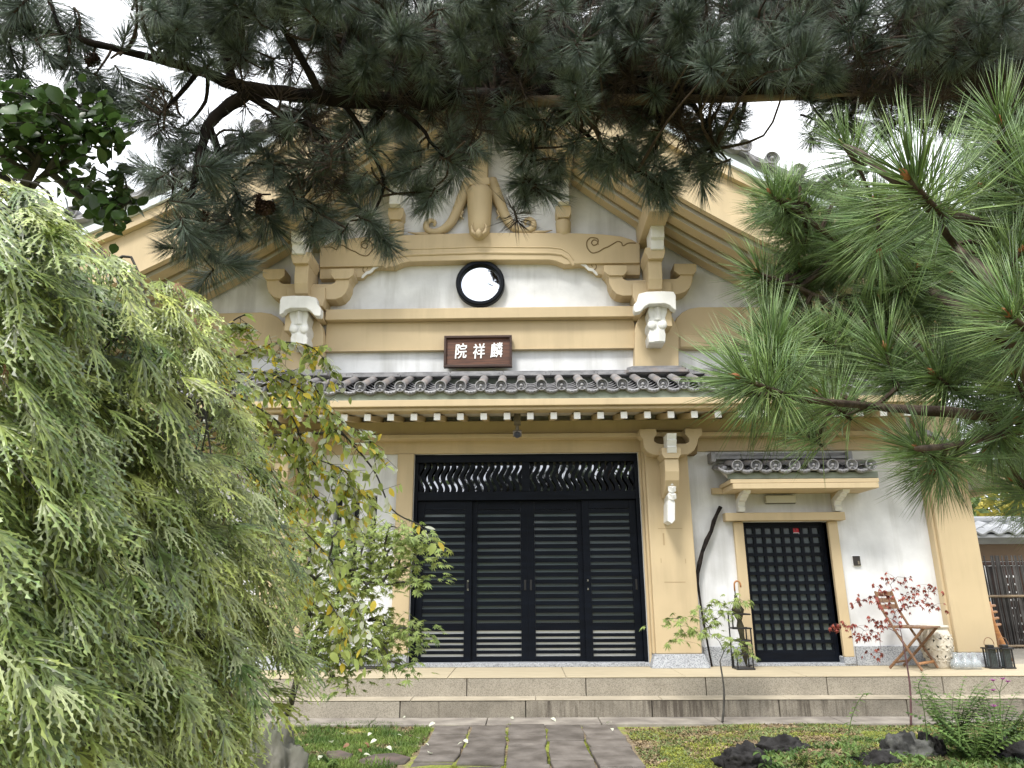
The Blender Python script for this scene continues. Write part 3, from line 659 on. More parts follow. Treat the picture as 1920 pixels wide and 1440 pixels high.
# porch bracket sets
pb = [(1.41,3.101),(1.61,3.105),(1.612,3.033),(1.577,2.987),(1.575,2.948),(1.612,2.921),(1.662,2.914),(1.945,2.918),(1.991,2.937),(1.994,2.983),(1.953,3.03),(1.958,3.102),(2.164,3.1),(2.158,3.021),(2.11,2.982),(2.091,2.91),(2.047,2.833),(1.974,2.788),(1.877,2.776),(1.564,2.778),(1.49,2.812),(1.448,2.87),(1.441,2.975),(1.405,3.021)]
both('bracket_arm', pb, -.36, -.165, 'yellow', .008)
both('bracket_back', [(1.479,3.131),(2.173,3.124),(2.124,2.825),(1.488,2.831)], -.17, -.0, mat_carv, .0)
pn = [(1.732,2.581),(1.808,2.574),(1.816,2.504),(1.793,2.447),(1.795,2.39),(1.761,2.353),(1.77,2.29),(1.754,2.24),(1.764,2.203),(1.75,2.005),(1.71,1.962),(1.662,1.993),(1.675,2.191),(1.691,2.24),(1.682,2.291),(1.71,2.34),(1.695,2.391),(1.724,2.447),(1.708,2.505)]
for s in (1, -1):
    px = lambda x: x if s == 1 else 2 * AX - x
    f_ = (lambda q: q) if s == 1 else mir
    xa, xb = sorted((px(1.626), px(1.851)))
    Zt = 2.837; Zm = 2.761; Zl = 2.56
    MB().prism([(xa, Zt), (xb, Zt), (xb, Zm), (xb - .03, Zm - .05), (xa + .03, Zm - .05), (xa, Zm)], -.52, -.2).build('capital', 'yellow', hall, bevel=.006)
    MB().side([(-.16, Zm - .052), (-.50, Zm - .052), (-.50, Zl), (-.47, Zl - .10), (-.38, Zl - .22), (-.27, Zl - .28), (-.16, Zl - .28)], xa + .03, xb - .03).build('forward_arm', 'yellow', hall, bevel=.008)
    xa, xb = sorted((px(1.687), px(1.799)))
    z1, z0 = 2.996, 2.774; h = (z1 - z0)
    MB().side([(-.36, z0), (-.53, z0), (-.56, z0 + h * .3), (-.54, z0 + h * .35), (-.58, z0 + h * .65), (-.56, z0 + h * .7), (-.60, z1), (-.36, z1)], xa, xb).build('arm_nose', 'ornament', hall, bevel=.004)
    q = f_(pn)
    MB().prism(q, -.42, -.16).build('hanging_nose', 'ornament', hall, bevel=.008)
    cx = sum(p[0] for p in q) / len(q)
    for py0 in (2.524, 2.442, 2.36, 2.273):
        m = MB(); w = .045; hh = .04; y = -.421
        m.add([(cx - w, y, py0 + hh), (cx, y - .035, py0 + hh * .4), (cx + w, y, py0 + hh), (cx - w, y, py0 - hh * .6), (cx, y - .02, py0 - hh), (cx + w, y, py0 - hh * .6)], [(0, 3, 4, 1), (1, 4, 5, 2), (0, 1, 2), (3, 5, 4)])
        m.build('carved_facet', 'ornament', hall)

mat_mark = mat('faded_mark', (.40, .30, .175), .7, .2, var=.05)
# ghost marks of a removed plaque on the porch pillar
for q in ([(1.595,1.93),(1.88,1.928)], [(1.661,1.873),(1.646,1.737)], [(1.892,1.576),(1.895,1.527)], [(1.631,1.311),(1.873,1.316)], [(1.605,1.584),(1.608,1.535)]):
    (xa, za), (xb, zb_) = q
    MBX(min(xa, xb) - .002, max(xa, xb) + .002, -.1615, -.1602, min(za, zb_) - .002, max(za, zb_) + .002).build('old_mark', mat_mark, hall)
# ---- the four-leaf black entrance
YD = .14
BZ = 0.423
door = MBX(DX0, DX1, .05, .24, DZ - .10, DZ).build('entrance_doors', 'lacquer', hall, bevel=.004)      # head
MBX(DX0, DX0 + .045, .05, .24, BZ, DZ - .102).build('door_frame', 'lacquer', door, bevel=.004)
MBX(DX1 - .045, DX1, .05, .24, BZ, DZ - .102).build('door_frame', 'lacquer', door, bevel=.004)
TZ1, TZ0 = 2.414, 2.308
MBX(DX0 + .046, DX1 - .046, .05, .22, TZ0, TZ1).build('transom_rail', 'lacquer', door, bevel=.004)
xm = 0.026
MBX(xm - .05, xm + .05, .06, .22, TZ1 + .001, DZ - .101).build('transom_mullion', 'lacquer', door, bevel=.004)
for xa, xb in ((DX0 + .046, xm - .051), (xm + .051, DX1 - .046)):
    gl = MBX(xa, xb, .19, .20, TZ1 + .001, DZ - .101).build('transom_glass', 'transom', door)
    z1 = DZ - .101; z0 = TZ1 + .001; n = 16; stp = (xb - xa) / n
    for i in range(n + 1):
        xc_ = xa + stp * i; L2 = []; Rr = []
        for k in range(17):
            t = k / 16; z = z0 + (z1 - z0) * t; o_ = .030 * math.sin(t * 2 * PI * 1.25 + .6)
            L2.append((xc_ + o_ - .024, z)); Rr.append((xc_ + o_ + .024, z))
        cl = lambda q: [(min(max(x, xa), xb), z) for x, z in q]
        L2, Rr = cl(L2), cl(Rr)
        v = [(x, .11, z) for x, z in L2] + [(x, .11, z) for x, z in Rr] + [(x, .14, z) for x, z in L2] + [(x, .14, z) for x, z in Rr]
        f = []
        for k in range(16): f += [(k, 17 + k, 18 + k, k + 1), (34 + k, 35 + k, 52 + k, 51 + k), (k, k + 1, 35 + k, 34 + k), (17 + k, 51 + k, 52 + k, 18 + k)]
        MB().add(v, f).build('wavy_bar', 'lacquer', door)
lx = [DX0 + .047, -0.667, 0.038, 0.734, DX1 - .047]
lz = {1105: 0}
rail_z = [0.857, 0.77]; low = 0.482
gap_z = [0.752, 0.689, 0.625, 0.561, 0.499]
for k in range(4):
    yo = .10 if k in (0, 3) else .135
    a, b = lx[k] - (0 if k == 0 else .02), lx[k + 1] + (0 if k == 3 else .02)
    if k in (1, 2): a, b = lx[k] + .0, lx[k + 1] - .0
    leaf = MBX(a, a + .085, yo, yo + .03, BZ + .004, TZ0 - .002).build('sliding_door', 'lacquer', hall, bevel=.003)
    MBX(b - .085, b, yo, yo + .03, BZ + .004, TZ0 - .002).build('stile', 'lacquer', leaf, bevel=.003)
    MBX(a + .086, b - .086, yo, yo + .03, TZ0 - .11, TZ0 - .002).build('top_rail', 'lacquer', leaf, bevel=.003)
    MBX(a + .086, b - .086, yo, yo + .03, rail_z[1], rail_z[0]).build('middle_rail', 'lacquer', leaf, bevel=.003)
    MBX(a + .086, b - .086, yo, yo + .03, BZ + .004, low).build('bottom_rail', 'lacquer', leaf, bevel=.003)
    MBX(a + .086, b - .086, yo + .024, yo + .028, rail_z[0] + .001, TZ0 - .111).build('door_glass', 'glass_dark' if False else 'pane_grey', leaf)
    MBX(a + .086, b - .086, yo + .024, yo + .028, low + .001, rail_z[1] - .001).build('frosted_panel', 'frost', leaf)
    n = 16; z0, z1 = rail_z[0], TZ0 - .11; s_ = (z1 - z0) / n
    for i in range(n):
        zc_ = z0 + s_ * (i + .98); 
        MBX(a + .086, b - .086, yo + .004, yo + .022, zc_ - s_ * .62, zc_ - .002).build('slat', 'lacquer', leaf)
    gc = gap_z
    for g0, g1 in zip(gc, gc[1:]):
        MBX(a + .086, b - .086, yo + .002, yo + .022, g1 + .013, g0 - .013).build('slat', 'lacquer', leaf)
    hx = {0: b - .045, 1: b - .035, 2: a + .035, 3: b - .04}[k]; hz = 1.291
    MBX(hx - .012, hx + .012, yo - .006, yo - .0005, hz - .06, hz + .06).build('finger_pull', 'black_iron', leaf, bevel=.003)
    if k in (0, 3):
        lk = MB(); hx2 = b - .04 if k == 0 else a + .045
        for dz in (.05, -.05): lk.box(hx2 - .009, hx2 + .009, yo - .010, yo - .0065, hz + dz - .012, hz + dz + .012)
        lk.build('lock', mat('steel' + str(k), (.6, .6, .6), .25, .5, metal=1), leaf)
# ---- side door
sy = .10
jb = 0.477
for (a0, a1) in ((SX0 - .115, SX0), (SX1, SX1 + .115)):
    MBX(a0, a1, -.05, .1, jb, SZ - .002).build('side_jamb', 'yellow', hall, bevel=.006)
    MBX(a0 - .01, a1 + .005, -.06, .1, ZP + .02, jb - .002).build('jamb_foot', 'granite', hall, bevel=.005)
MBX(2.415, 3.843, -.13, .02, 2.018, 2.113).build('side_lintel', 'yellow', hall, bevel=.006)
SB = 0.413
sd_ = MBX(SX0 + .001, SX0 + .05, .08, .12, SB, SZ - .001).build('side_door', 'lacquer', hall, bevel=.003)
MBX(SX1 - .05, SX1 - .001, .08, .12, SB, SZ - .001).build('stile', 'lacquer', sd_)
kz = 0.523
MBX(SX0 + .051, SX1 - .051, .08, .12, SB, kz).build('kick_rail', 'lacquer', sd_)
MBX(SX0 + .051, SX1 - .051, .08, .12, SZ - .05, SZ - .001).build('top_rail', 'lacquer', sd_)
MBX(SX0 + .051, SX1 - .051, .112, .118, kz + .001, SZ - .051).build('door_glass', 'pane_grey', sd_)
xa, xb = SX0 + .051, SX1 - .051; w = (xb - xa) / 8
for i in range(9):
    x = xa + w * i; MBX(max(xa, x - .018), min(xb, x + .018), .086, .111, kz + .002, SZ - .052).build('lattice_bar', 'lacquer', sd_)
h_ = (SZ - .051 - kz) / 13
for i in range(14):
    z = kz + h_ * i; MBX(xa, xb, .082, .1095, max(kz + .001, z - .020), min(SZ - .052, z + .020)).build('lattice_bar', 'lacquer', sd_)
stx = xa + w * 5.5; stz = kz + h_ * 12.45
MBX(stx - .048, stx + .048, .107, .1118, stz - .045, stz + .06).build('sticker', 'red', sd_)
MBX(stx - .04, stx + .04, .1055, .1068, stz - .04, stz - .012).build('sticker_band', 'paper', sd_)
MBX(stx - .03, stx + .03, .1045, .1053, stz - .034, stz - .018).box(stx - .004, stx + .004, .1045, .1053, stz + .0, stz + .035).build('sticker_print', 'dark_plastic', sd_)
# ---- side canopy
ye = -.50
zdc = 2.616
sx0, sx1 = 2.397, 4.133
sc2 = MBX(sx0, sx1, ye + .02, ye + .09, 2.469, 2.543).build('side_canopy', 'mortar', hall, bevel=.005)
MB().side([(ye + .092, 2.469 + .003), (ye + .092, 2.543 - .002), (0, 2.736), (0, 2.656)], sx0 + .01, sx1 - .01).build('roof_deck', 'soffit', sc2)
MBX(sx0 + .01, sx1 - .01, ye, 0, 2.416, 2.462).build('eave_fascia', 'yellow', sc2, bevel=.004)
MBX(sx0 + .03, sx1 - .03, ye - .02, 0, 2.348, 2.41).build('eave_board', 'yellow', sc2, bevel=.004)
MBX(2.299, 3.999, -.06, 0, 2.35, 2.422).build('wall_plate', 'yellow', sc2, bevel=.004)
sp = 3.279 - 3.058
r2_ = 2.743 - .05 - zdc; cv2 = cover_mesh(.40, .055, r2_); pn2 = pan_mesh(sp * 1.02, .14); fp2 = front_pan(sp)
tile_run(2.493, 8, ye - .03, zdc, cv2, D66, pn2, fp2, sc2, 3, .40, r2_, sp)
for e in (sx0 + .02,):
    inst('front_pan_tile', fp2, sc2, Matrix.Translation((2.493 - sp * .5, ye - .02, zdc - .012)))
    m = MB()
    for k in range(6): m.tube([(e - .05, ye + .05 + k * .075, zdc - .02 + k * r2_ / 6), (e - .05, ye + .125 + k * .075, zdc - .02 + (k + 1) * r2_ / 6)], .035, 8)
    m.build('verge_tile', 'tile', sc2, smooth=True)
for k in range(2):
    xa_, xb_ = 2.303, 3.986; x = xa_
    while x < xb_ - .05:
        w = min(.36, xb_ - x); MBX(x + .002, x + w - .002, -.16 + .03 * k, 0, 2.758 + .042 * k, 2.758 + .042 * k + .036).build('ridge_tile', 'tile', sc2, bevel=.006); x += w
for xe in (2.316, 3.973):
    MBX(xe - .03, xe + .03, -.19, 0, 2.719, 2.845).build('ridge_end', 'tile', sc2, bevel=.01)
for xb_ in (2.581, 3.739):
    z0, z1 = 2.123, 2.36; h = z1 - z0
    MB().side([(-.02, z0), (-.11, z0), (-.125, z0 + h * .22), (-.105, z0 + h * .3), (-.13, z0 + h * .5), (-.20, z0 + h * .55), (-.22, z0 + h * .64), (-.27, z0 + h * .66), (-.30, z0 + h * .78), (-.37, z0 + h * .8), (-.40, z1), (-.3, z1), (-.18, z0 + h * .85), (-.08, z0 + h * .7), (-.02, z0 + h * .6)], xb_, xb_ + .085).build('canopy_bracket', 'ornament', sc2, bevel=.004)
    MB().side([(0, z0), (-.018, z0), (-.018, z0 + h * .6), (-.07, z0 + h * .7), (-.17, z0 + h * .86), (-.3, z1 + .01), (0, z1 + .01)], xb_ + .012, xb_ + .073).build('bracket_web', 'yellow', sc2)
# ---- lean-to roof at the right flank
la = (5.682,-0.5,2.377); l0 = (4.524,-0.5,2.972)
m_ = (la[2] - l0[2]) / (la[0] - l0[0])
zx = lambda x: la[2] + (x - la[0]) * m_
side = MB().prism([(4.7, zx(4.7)), (la[0], zx(la[0])), (la[0], zx(la[0]) + .03), (4.7, zx(4.7) + .03)], -.46, 7).build('flank_roof', 'soffit', hall)
MB().prism([(4.7, zx(4.7) - .03), (la[0], zx(la[0]) - .03), (la[0], zx(la[0]) + .09), (4.7, zx(4.7) + .09)], -.50, -.44).build('verge_board', 'yellow', side, bevel=.005)
MBX(la[0] - .06, la[0] + .005, -.44, 7, zx(la[0]) - .05, zx(la[0]) + .08).build('eave_board', 'yellow', side, bevel=.005)
MB().prism([(4.7, zx(4.7) + .092), (la[0] + .04, zx(la[0] + .04) + .092), (la[0] + .04, zx(la[0] + .04) + .16), (4.7, zx(4.7) + .16)], -.56, 7).build('roof_edge', 'tile', side, bevel=.01)
MBX(5.0, 5.34, .3, 7, .3, 3.9).build('flank_wall', 'white', hall)

# ================================================================== THINGS ON THE BUILDING
sgn = thing('name_board', 'dark red wooden name board with three white characters above the entrance roof', 'sign', (-0.57,-0.1,4.186))
q0, q1, zt, zb = -1.013, -0.136, 4.406, 3.977
MBX(q0 + .03, q1 - .03, -.115, -.09, zb + .03, zt - .03).build('board', 'wood_sign', sgn)
for a in ((q0, q1, zt - .032, zt), (q0, q1, zb, zb + .032)): MBX(a[0], a[1], -.15, -.08, a[2], a[3]).build('sign_frame', 'wood_dark', sgn, bevel=.004)
for a in ((q0, q0 + .03), (q1 - .03, q1)): MBX(a[0], a[1], -.148, -.08, zb + .033, zt - .033).build('sign_frame', 'wood_dark', sgn, bevel=.004)
for ch, pos in (('\u9662', (-0.797,-0.12,4.186)), ('\u7965', (-0.562,-0.12,4.183)), ('\u9e9f', (-0.335,-0.12,4.195))):
    cu = bpy.data.curves.new('character', 'FONT'); cu.body = ch; cu.size = .20; cu.extrude = .002
    cu.align_x = 'CENTER'; cu.align_y = 'CENTER'
    to = bpy.data.objects.new('character_outline', cu); tm = bpy.data.meshes.new_from_object(to)
    tv_ = [tuple(v.co) for v in tm.vertices]; tf = [tuple(p.vertices) for p in tm.polygons]
    bpy.data.objects.remove(to); m = MB()
    for k, (dx, dz) in enumerate(((0, 0), (.0038, 0), (-.0038, 0), (0, .0024), (0, -.0024))):    # brush-thick strokes
        m.add([(pos[0] + (x * .80 + y * .06) + dx, pos[1] - z - .0006 * k, pos[2] + y * 1.08 + dz + x * .05) for x, y, z in tv_], tf)
    m.build('character', 'paper', sgn)
c0 = (-0.071,-0.5,3.112)
scm = thing('security_camera', 'small grey security camera hung under the entrance eaves', 'camera', c0)
x, z = c0[0], c0[2]
zz = lambda p: {784: 3.217, 796: 3.138, 803: 3.093, 811: 3.041, 821: 2.976}[p]
MBX(x - .04, x + .04, -.55, -.44, zz(796), zz(784) + .05).build('bracket', 'grey_plastic', scm, bevel=.004)
MB().tube([(x, -.48, zz(796)), (x, -.48, zz(803) - .02)], .022, 10).build('joint', 'grey_plastic', scm)
MB().side([(-.42, zz(803)), (-.62, zz(811) - .005), (-.64, zz(821)), (-.60, zz(821) - .012), (-.42, zz(811) - .01)], x - .052, x + .052).build('camera_body', 'grey_plastic', scm, bevel=.008)
MB().lathe([(.040, 0), (.040, .012), (.030, .012), (.028, .004), (.001, .006)], (x, -.64, zz(821) + .008), 16, 'y').build('lens', 'black_iron', scm)
lp = thing('wall_lamp', 'flat pale rectangular wall lamp above the side door', 'lamp', (3.143,0.0,2.285))
MBX(2.938, 3.299, -.08, -.012, 2.232, 2.322).build('cover', 'pale_plastic', lp, bevel=.006)
MBX(2.949, 3.312, -.011, -.0, 2.226, 2.324).build('shadow_plate', 'dark_plastic', lp)  # dark sheet stands in for the shadow the lamp casts on the wall
ic = thing('intercom', 'small black intercom box in white surround right of the side door', 'intercom', (3.955,0.0,1.544))
MBX(3.905, 4.006, -.008, -.001, 1.482, 1.612).build('surround', 'paper', ic, bevel=.002)
MBX(3.914, 3.996, -.03, -.009, 1.492, 1.603).build('intercom_body', 'dark_plastic', ic, bevel=.004)
MBX(3.961, 3.98, -.033, -.0305, 1.504, 1.544).build('call_button', 'grey_plastic', ic, bevel=.001)

# crooked dark stick leaning by the side door
stk = [(2.388,-0.05,2.194),(2.335,-0.05,2.105),(2.289,-0.05,2.016),(2.247,-0.05,1.902),(2.181,-0.05,1.79),(2.119,-0.05,1.659),(2.078,-0.05,1.536),(2.043,-0.05,1.413),(2.034,-0.05,1.291),(2.048,-0.05,1.08),(2.075,-0.05,0.784),(2.122,-0.05,0.385)]
o = MB().tube([(a, b - .004 * i, c) for i, (a, b, c) in enumerate(stk)], [.024, .020, .026, .022, .028, .022, .028, .022, .016, .012, .012, .010], 8).build('crooked_branch', 'bark', smooth=True)
tag(o, 'bare crooked dark branch leaning on the white wall between pillar and side door', 'branch')

# umbrella stand with umbrella
us = (2.417,-0.183,0.38)
ux, uy = us[0], -.32
ust = thing('umbrella_stand', 'black iron umbrella stand with open tiers left of the side door', 'umbrella stand', (ux, uy, ZP))
def ring(z, w, d_, r=.009):
    m = MB(); a, b, c, d = (ux - w, uy - d_, z), (ux + w, uy - d_, z), (ux + w, uy + d_, z), (ux - w, uy + d_, z)
    for p, q in ((a, b), (b, c), (c, d), (d, a)): m.tube([p, q], r, 6)
    return m
MBX(ux - .10, ux + .10, uy - .10, uy + .10, ZP, ZP + .018).build('base', 'black_iron', ust, bevel=.004)
for z, w in ((ZP + .16, .10), (ZP + .30, .09), (ZP + .43, .10), (ZP + .58, .10)): ring(z, w, .08).build('tier', 'black_iron', ust)
for sx, sy_, za, zb in ((-.085, -.08, 0, .16), (.085, -.08, 0, .16), (.085, .08, 0, .43), (-.10, .08, 0, .58), (.09, -.08, .16, .43), (-.10, -.08, .43, .58), (-.085, .08, 0, .16)):
    MB().tube([(ux + sx, uy + sy_, ZP + za), (ux + sx, uy + sy_, ZP + zb)], .008, 6).build('upright', 'black_iron', ust)
um = thing('umbrella', 'furled olive and black umbrella with orange crook handle in the iron stand', 'umbrella', (ux + .02, uy, ZP + .03))
m = MB(); n = 12; pr = [(.008, .02), (.022, .09), (.032, .22), (.026, .32), (.036, .42), (.022, .48), (.050, .56), (.062, .60), (.040, .64), (.022, .70), (.014, .76)]
lean = lambda h: (ux + .03 - .07 * h, uy - .01, ZP + .03 + h)
v = []
for r, h in pr:
    c = lean(h)
    for k in range(n):
        rr_ = r * (1.15 if k % 2 else .75); a = 2 * PI * k / n + h * 2.5; v.append((c[0] + rr_ * math.cos(a), c[1] + rr_ * math.sin(a), c[2]))
m.add(v, [(i * n + k, i * n + (k + 1) % n, (i + 1) * n + (k + 1) % n, (i + 1) * n + k) for i in range(len(pr) - 1) for k in range(n)])
m.build('canopy_cloth', 'umbrella', um, smooth=True)
MB().tube([lean(0), lean(.4), lean(.82)], .007, 8).build('shaft', 'black_iron', um)
c = lean(.80)
hook = [(c[0], c[1], c[2])] + [(c[0] + .035 - .035 * math.cos(a), c[1], c[2] + .07 + .04 * math.sin(a)) for a in [PI * k / 8 for k in range(9)]] + [(c[0] + .07, c[1], c[2] + .04)]
MB().tube(hook, .010, 8).build('handle', 'wood_light', um, smooth=True)

# folding chair
cx0 = (4.276,-0.254,0.38)
chx, chy = cx0[0], -.42
ch = thing('folding_chair', 'slatted wooden folding chair standing before the white wall beside the ceramic stool', 'chair', (chx, chy, ZP))
Wc = .20; sh = .45
def cpt(u, v, h):      # u across, v depth (towards viewer +), h height; chair turned a little
    a = R_(40); return (chx + u * math.cos(a) + v * math.sin(a), chy + u * math.sin(a) - v * math.cos(a), ZP + h)
for s in (-1, 1):
    MB().tube([cpt(s * Wc, -.25, .82), cpt(s * Wc, -.20, .62), cpt(s * Wc, -.09, .40), cpt(s * Wc, .13, .01)], .014, 8, flat=.7).build('long_leg', 'wood', ch)
    MB().tube([cpt(s * (Wc - .03), .20, .44), cpt(s * (Wc - .03), -.02, .21), cpt(s * (Wc - .03), -.22, .01)], .014, 8, flat=.7).build('short_leg', 'wood', ch)
for k in range(6):
    v0 = -.17 + k * .068
    a = cpt(-Wc - .0, v0, sh - .012 * (k == 0)); b = cpt(Wc, v0, sh)
    p = [cpt(-Wc, v0, sh), cpt(Wc, v0, sh), cpt(Wc, v0 + .055, sh), cpt(-Wc, v0 + .055, sh)]
    m = MB(); m.add([(x, y, z - .018) for x, y, z in p] + p, [(3, 2, 1, 0), (4, 5, 6, 7), (0, 1, 5, 4), (1, 2, 6, 5), (2, 3, 7, 6), (3, 0, 4, 7)]); m.build('seat_slat', 'wood', ch, bevel=.003)
for h, v0 in ((.79, -.24), (.72, -.222), (.65, -.205)):
    p = [cpt(-Wc, v0, h - .025), cpt(Wc, v0, h - .025), cpt(Wc, v0 - .02, h + .025), cpt(-Wc, v0 - .02, h + .025)]
    q = [(x + .006, y + .015, z) for x, y, z in p]
    MB().add(p + q, [(0, 1, 2, 3), (7, 6, 5, 4), (0, 4, 5, 1), (1, 5, 6, 2), (2, 6, 7, 3), (3, 7, 4, 0)]).build('back_slat', 'wood', ch, bevel=.003)
MB().tube([cpt(-Wc, .095, .075), cpt(Wc, .095, .075)], .014, 8).build('stretcher', 'wood_light', ch)
MB().tube([cpt(-Wc + .03, -.17, .07), cpt(Wc - .03, -.17, .07)], .012, 8).build('stretcher', 'wood', ch)

# pierced ceramic stool
sp_ = (4.6,-0.211,0.38); kx, ky = 4.609, -.25
stl = thing('ceramic_stool', 'cream ceramic barrel stool carved with pierced leaf pattern between chair and pillar', 'stool', (kx, ky, ZP))
prf = [(.105, 0), (.112, .01), (.118, .04), (.140, .12), (.160, .20), (.168, .27), (.160, .34), (.138, .40), (.126, .415), (.150, .425), (.152, .44), (.145, .448), (.001, .45)]
MB().lathe([(r, h + ZP) for r, h in prf], (kx, ky, 0), 40).build('body', 'ceramic', stl, smooth=True)
def rad(h):
    for (r0, h0), (r1, h1) in zip(prf, prf[1:]):
        if h0 <= h <= h1: return r0 + (r1 - r0) * (h - h0) / (h1 - h0)
    return .12
def on(a, h, e): r = rad(h) + e; return (kx + r * math.sin(a), ky - r * math.cos(a), ZP + h)
for row, h in enumerate((.10, .21, .32)):
    for i in range(11):
        a0 = 2 * PI * i / 11 + row * .28
        for j in range(5):                  # petals carved round each boss
            t = 2 * PI * j / 5 + row; rr_ = .050
            aa = a0 + rr_ * math.cos(t) / .16; hh = h + rr_ * math.sin(t)
            p0 = on(a0 + .012 * math.cos(t) / .16, h + .012 * math.sin(t), .0015); p2 = on(aa, hh, .0015)
            t2 = t + .55; p1 = on(a0 + .026 * math.cos(t2) / .16, h + .026 * math.sin(t2), .0025); t3 = t - .3; p3 = on(a0 + .022 * math.cos(t3) / .16, h + .022 * math.sin(t3), .0025)
            if (i + j) % 5 == 1: MB().add([p0, p1, p2, p3], [(0, 3, 2, 1)]).build('pierced_hole', 'ceramic_dark', stl)
            else: MB().tube([p0, p1, p2], [.003, .008, .002], 6).build('carved_petal', 'ceramic', stl, smooth=True)
# glass lamp jars in front of the pillar base
for i, pxx in enumerate((4.706, 4.804, 4.908)):
    jr = MB().lathe([(.045, ZP), (.062, ZP + .02), (.068, ZP + .05), (.058, ZP + .085), (.030, ZP + .11), (.026, ZP + .165), (.030, ZP + .17), (.024, ZP + .17), (.021, ZP + .11), (.050, ZP + .08), (.060, ZP + .05), (.001, ZP + .012)], (pxx, -.42, 0), 24).build('glass_jar', 'jar', loc=(pxx, -.42, ZP), smooth=True)
    tag(jr, ['leftmost clear glass bulb jar before the right pillar base, beside the stool', 'middle clear glass bulb jar of the three before the right pillar base', 'rightmost clear glass bulb jar before the pillar base, beside the lanterns'][i], 'jar', 'glass jars before the pillar base')
for i, lx_ in enumerate((5.137, 5.293)):
    ln = thing('lantern', ['dark wire lantern with looped handle nearer the right pillar', 'dark wire lantern with looped handle standing outermost at platform end'][i], 'lantern', (lx_, -.35, ZP), 'lanterns at the pillar foot')
    w = .048
    MBX(lx_ - w - .012, lx_ + w + .012, -.35 - w - .012, -.35 + w + .012, ZP, ZP + .016).build('base', 'black_iron', ln, bevel=.003)
    MBX(lx_ - w - .018, lx_ + w + .018, -.35 - w - .018, -.35 + w + .018, ZP + .20, ZP + .216).build('cap', 'black_iron', ln, bevel=.003)
    MBX(lx_ - w * .7, lx_ + w * .7, -.35 - w * .7, -.35 + w * .7, ZP + .2165, ZP + .245).build('vent_cap', 'black_iron', ln, bevel=.006)
    MBX(lx_ - w + .012, lx_ + w - .012, -.35 - w + .012, -.35 + w - .012, ZP + .017, ZP + .199).build('pane', 'pane_grey', ln)
    for sx in (-1, 1):
        for sy_ in (-1, 1): MBX(lx_ + sx * w - .006, lx_ + sx * w + .006, -.35 + sy_ * w - .006, -.35 + sy_ * w + .006, ZP + .016, ZP + .2).build('corner_post', 'black_iron', ln)
    m = MB()
    for k in range(1, 6):
        t = -w + 2 * w * k / 6; m.tube([(lx_ + t, -.35 - w, ZP + .02), (lx_ + t, -.35 - w, ZP + .198)], .002, 4)
        zz_ = ZP + .02 + .18 * k / 6; m.tube([(lx_ - w, -.35 - w - .001, zz_), (lx_ + w, -.35 - w - .001, zz_)], .002, 4)
    m.build('wire_grid', 'black_iron', ln)
    MB().tube([(lx_ + .055 * math.cos(a), -.35, ZP + .245 + .075 * math.sin(a)) for a in [PI * k / 12 for k in range(13)]], .004, 6).build('carry_handle', 'wood', ln)
# leaning wooden lounger frame behind the pillar
wl = thing('wooden_lounger', 'curved varnished wooden lounger frame leaning behind the right pillar', 'lounger', (5.655,0.2,0.399))
for dx in (0, .16):
    a = [(5.658,0.35,1.066),(5.66,0.35,0.838),(5.692,0.35,0.673),(5.741,0.35,0.534),(5.787,0.35,0.384)]
    MB().tube([(p[0] + dx * .35, p[1] + dx, p[2]) for p in a], [.018, .024, .034, .030, .022], 8, flat=.6).build('side_rail', 'wood_light', wl, smooth=True)
a = [(5.655,0.35,1.016),(5.66,0.35,0.942),(5.666,0.35,0.868),(5.677,0.35,0.795)]
for p in a: MB().tube([p, (p[0] + .16, p[1] + .16, p[2])], .016, 6).build('lounger_slat', 'wood_light', wl)

# ================================================================== RIGHT BACKGROUND: gate, bamboo fence, trees
gy = 3.2
gt = thing('tiled_gate', 'brown wooden gate with pale grey tiled roof far behind the right pillar', 'gate', (8.2, gy, -.05))
zE, zR = 1.993, 2.278
xg0, xg1 = 6.6, 12.5
MB().side([(gy - .25, zE), (gy - .25, zE + .05), (gy + .5, zR), (gy + 1.3, zE), (gy + 1.3, zE - .05), (gy + .5, zR - .1)], xg0, xg1).build('roof', 'far_tile', gt)
m3 = MB(); n = 8; v = []
for y in (0, .27):
    for k in range(n + 1):
        u = k / n; v.append((u * .27, y, .03 * math.sin(u * 2 * PI)))
wave = MB().add(v, [(k, k + 1, n + 2 + k, n + 1 + k) for k in range(n)]).add([(x, y, z - .03) for x, y, z in v[:n + 1]] + v[:n + 1], [(k, k + 1, n + 2 + k, n + 1 + k) for k in range(n)]).mesh('roof_tile', 'far_tile', True)
ang = math.atan2(zR - zE - .05, .75)
for r in range(3):
    for k in range(int((xg1 - xg0) / .27)):
        inst('roof_tile', wave, gt, Matrix.Translation((xg0 + k * .27, gy - .28 + r * .25 * math.cos(ang), zE + .075 + r * .25 * math.sin(ang) + .01)) @ Matrix.Rotation(ang * .8, 4, 'X'))
k = 0
while k * .35 < xg1 - xg0:
    MB().tube([(xg0 + k * .35 + .004, gy + .5, zR + .05), (xg0 + k * .35 + .346, gy + .5, zR + .05)], .07, 10).build('ridge_tile', 'far_tile', gt); k += 1
MBX(xg0, xg1, gy, gy + .2, 1.633, 1.903).build('beam', 'gate_wall', gt, bevel=.01)
MBX(xg0, xg1, gy - .03, gy + .2, 1.566, 1.624).build('beam_foot', 'wood_dark', gt, bevel=.01)
gx = 7.807
MBX(gx - .12, gx + .9, gy + .0, gy + .06, -.05, 1.557).build('door_leaf', 'wood_dark', gt, bevel=.01)
MBX(7.583, 7.658, gy - .05, gy + .15, -.05, 1.557).build('post', 'wood_dark', gt, bevel=.01)
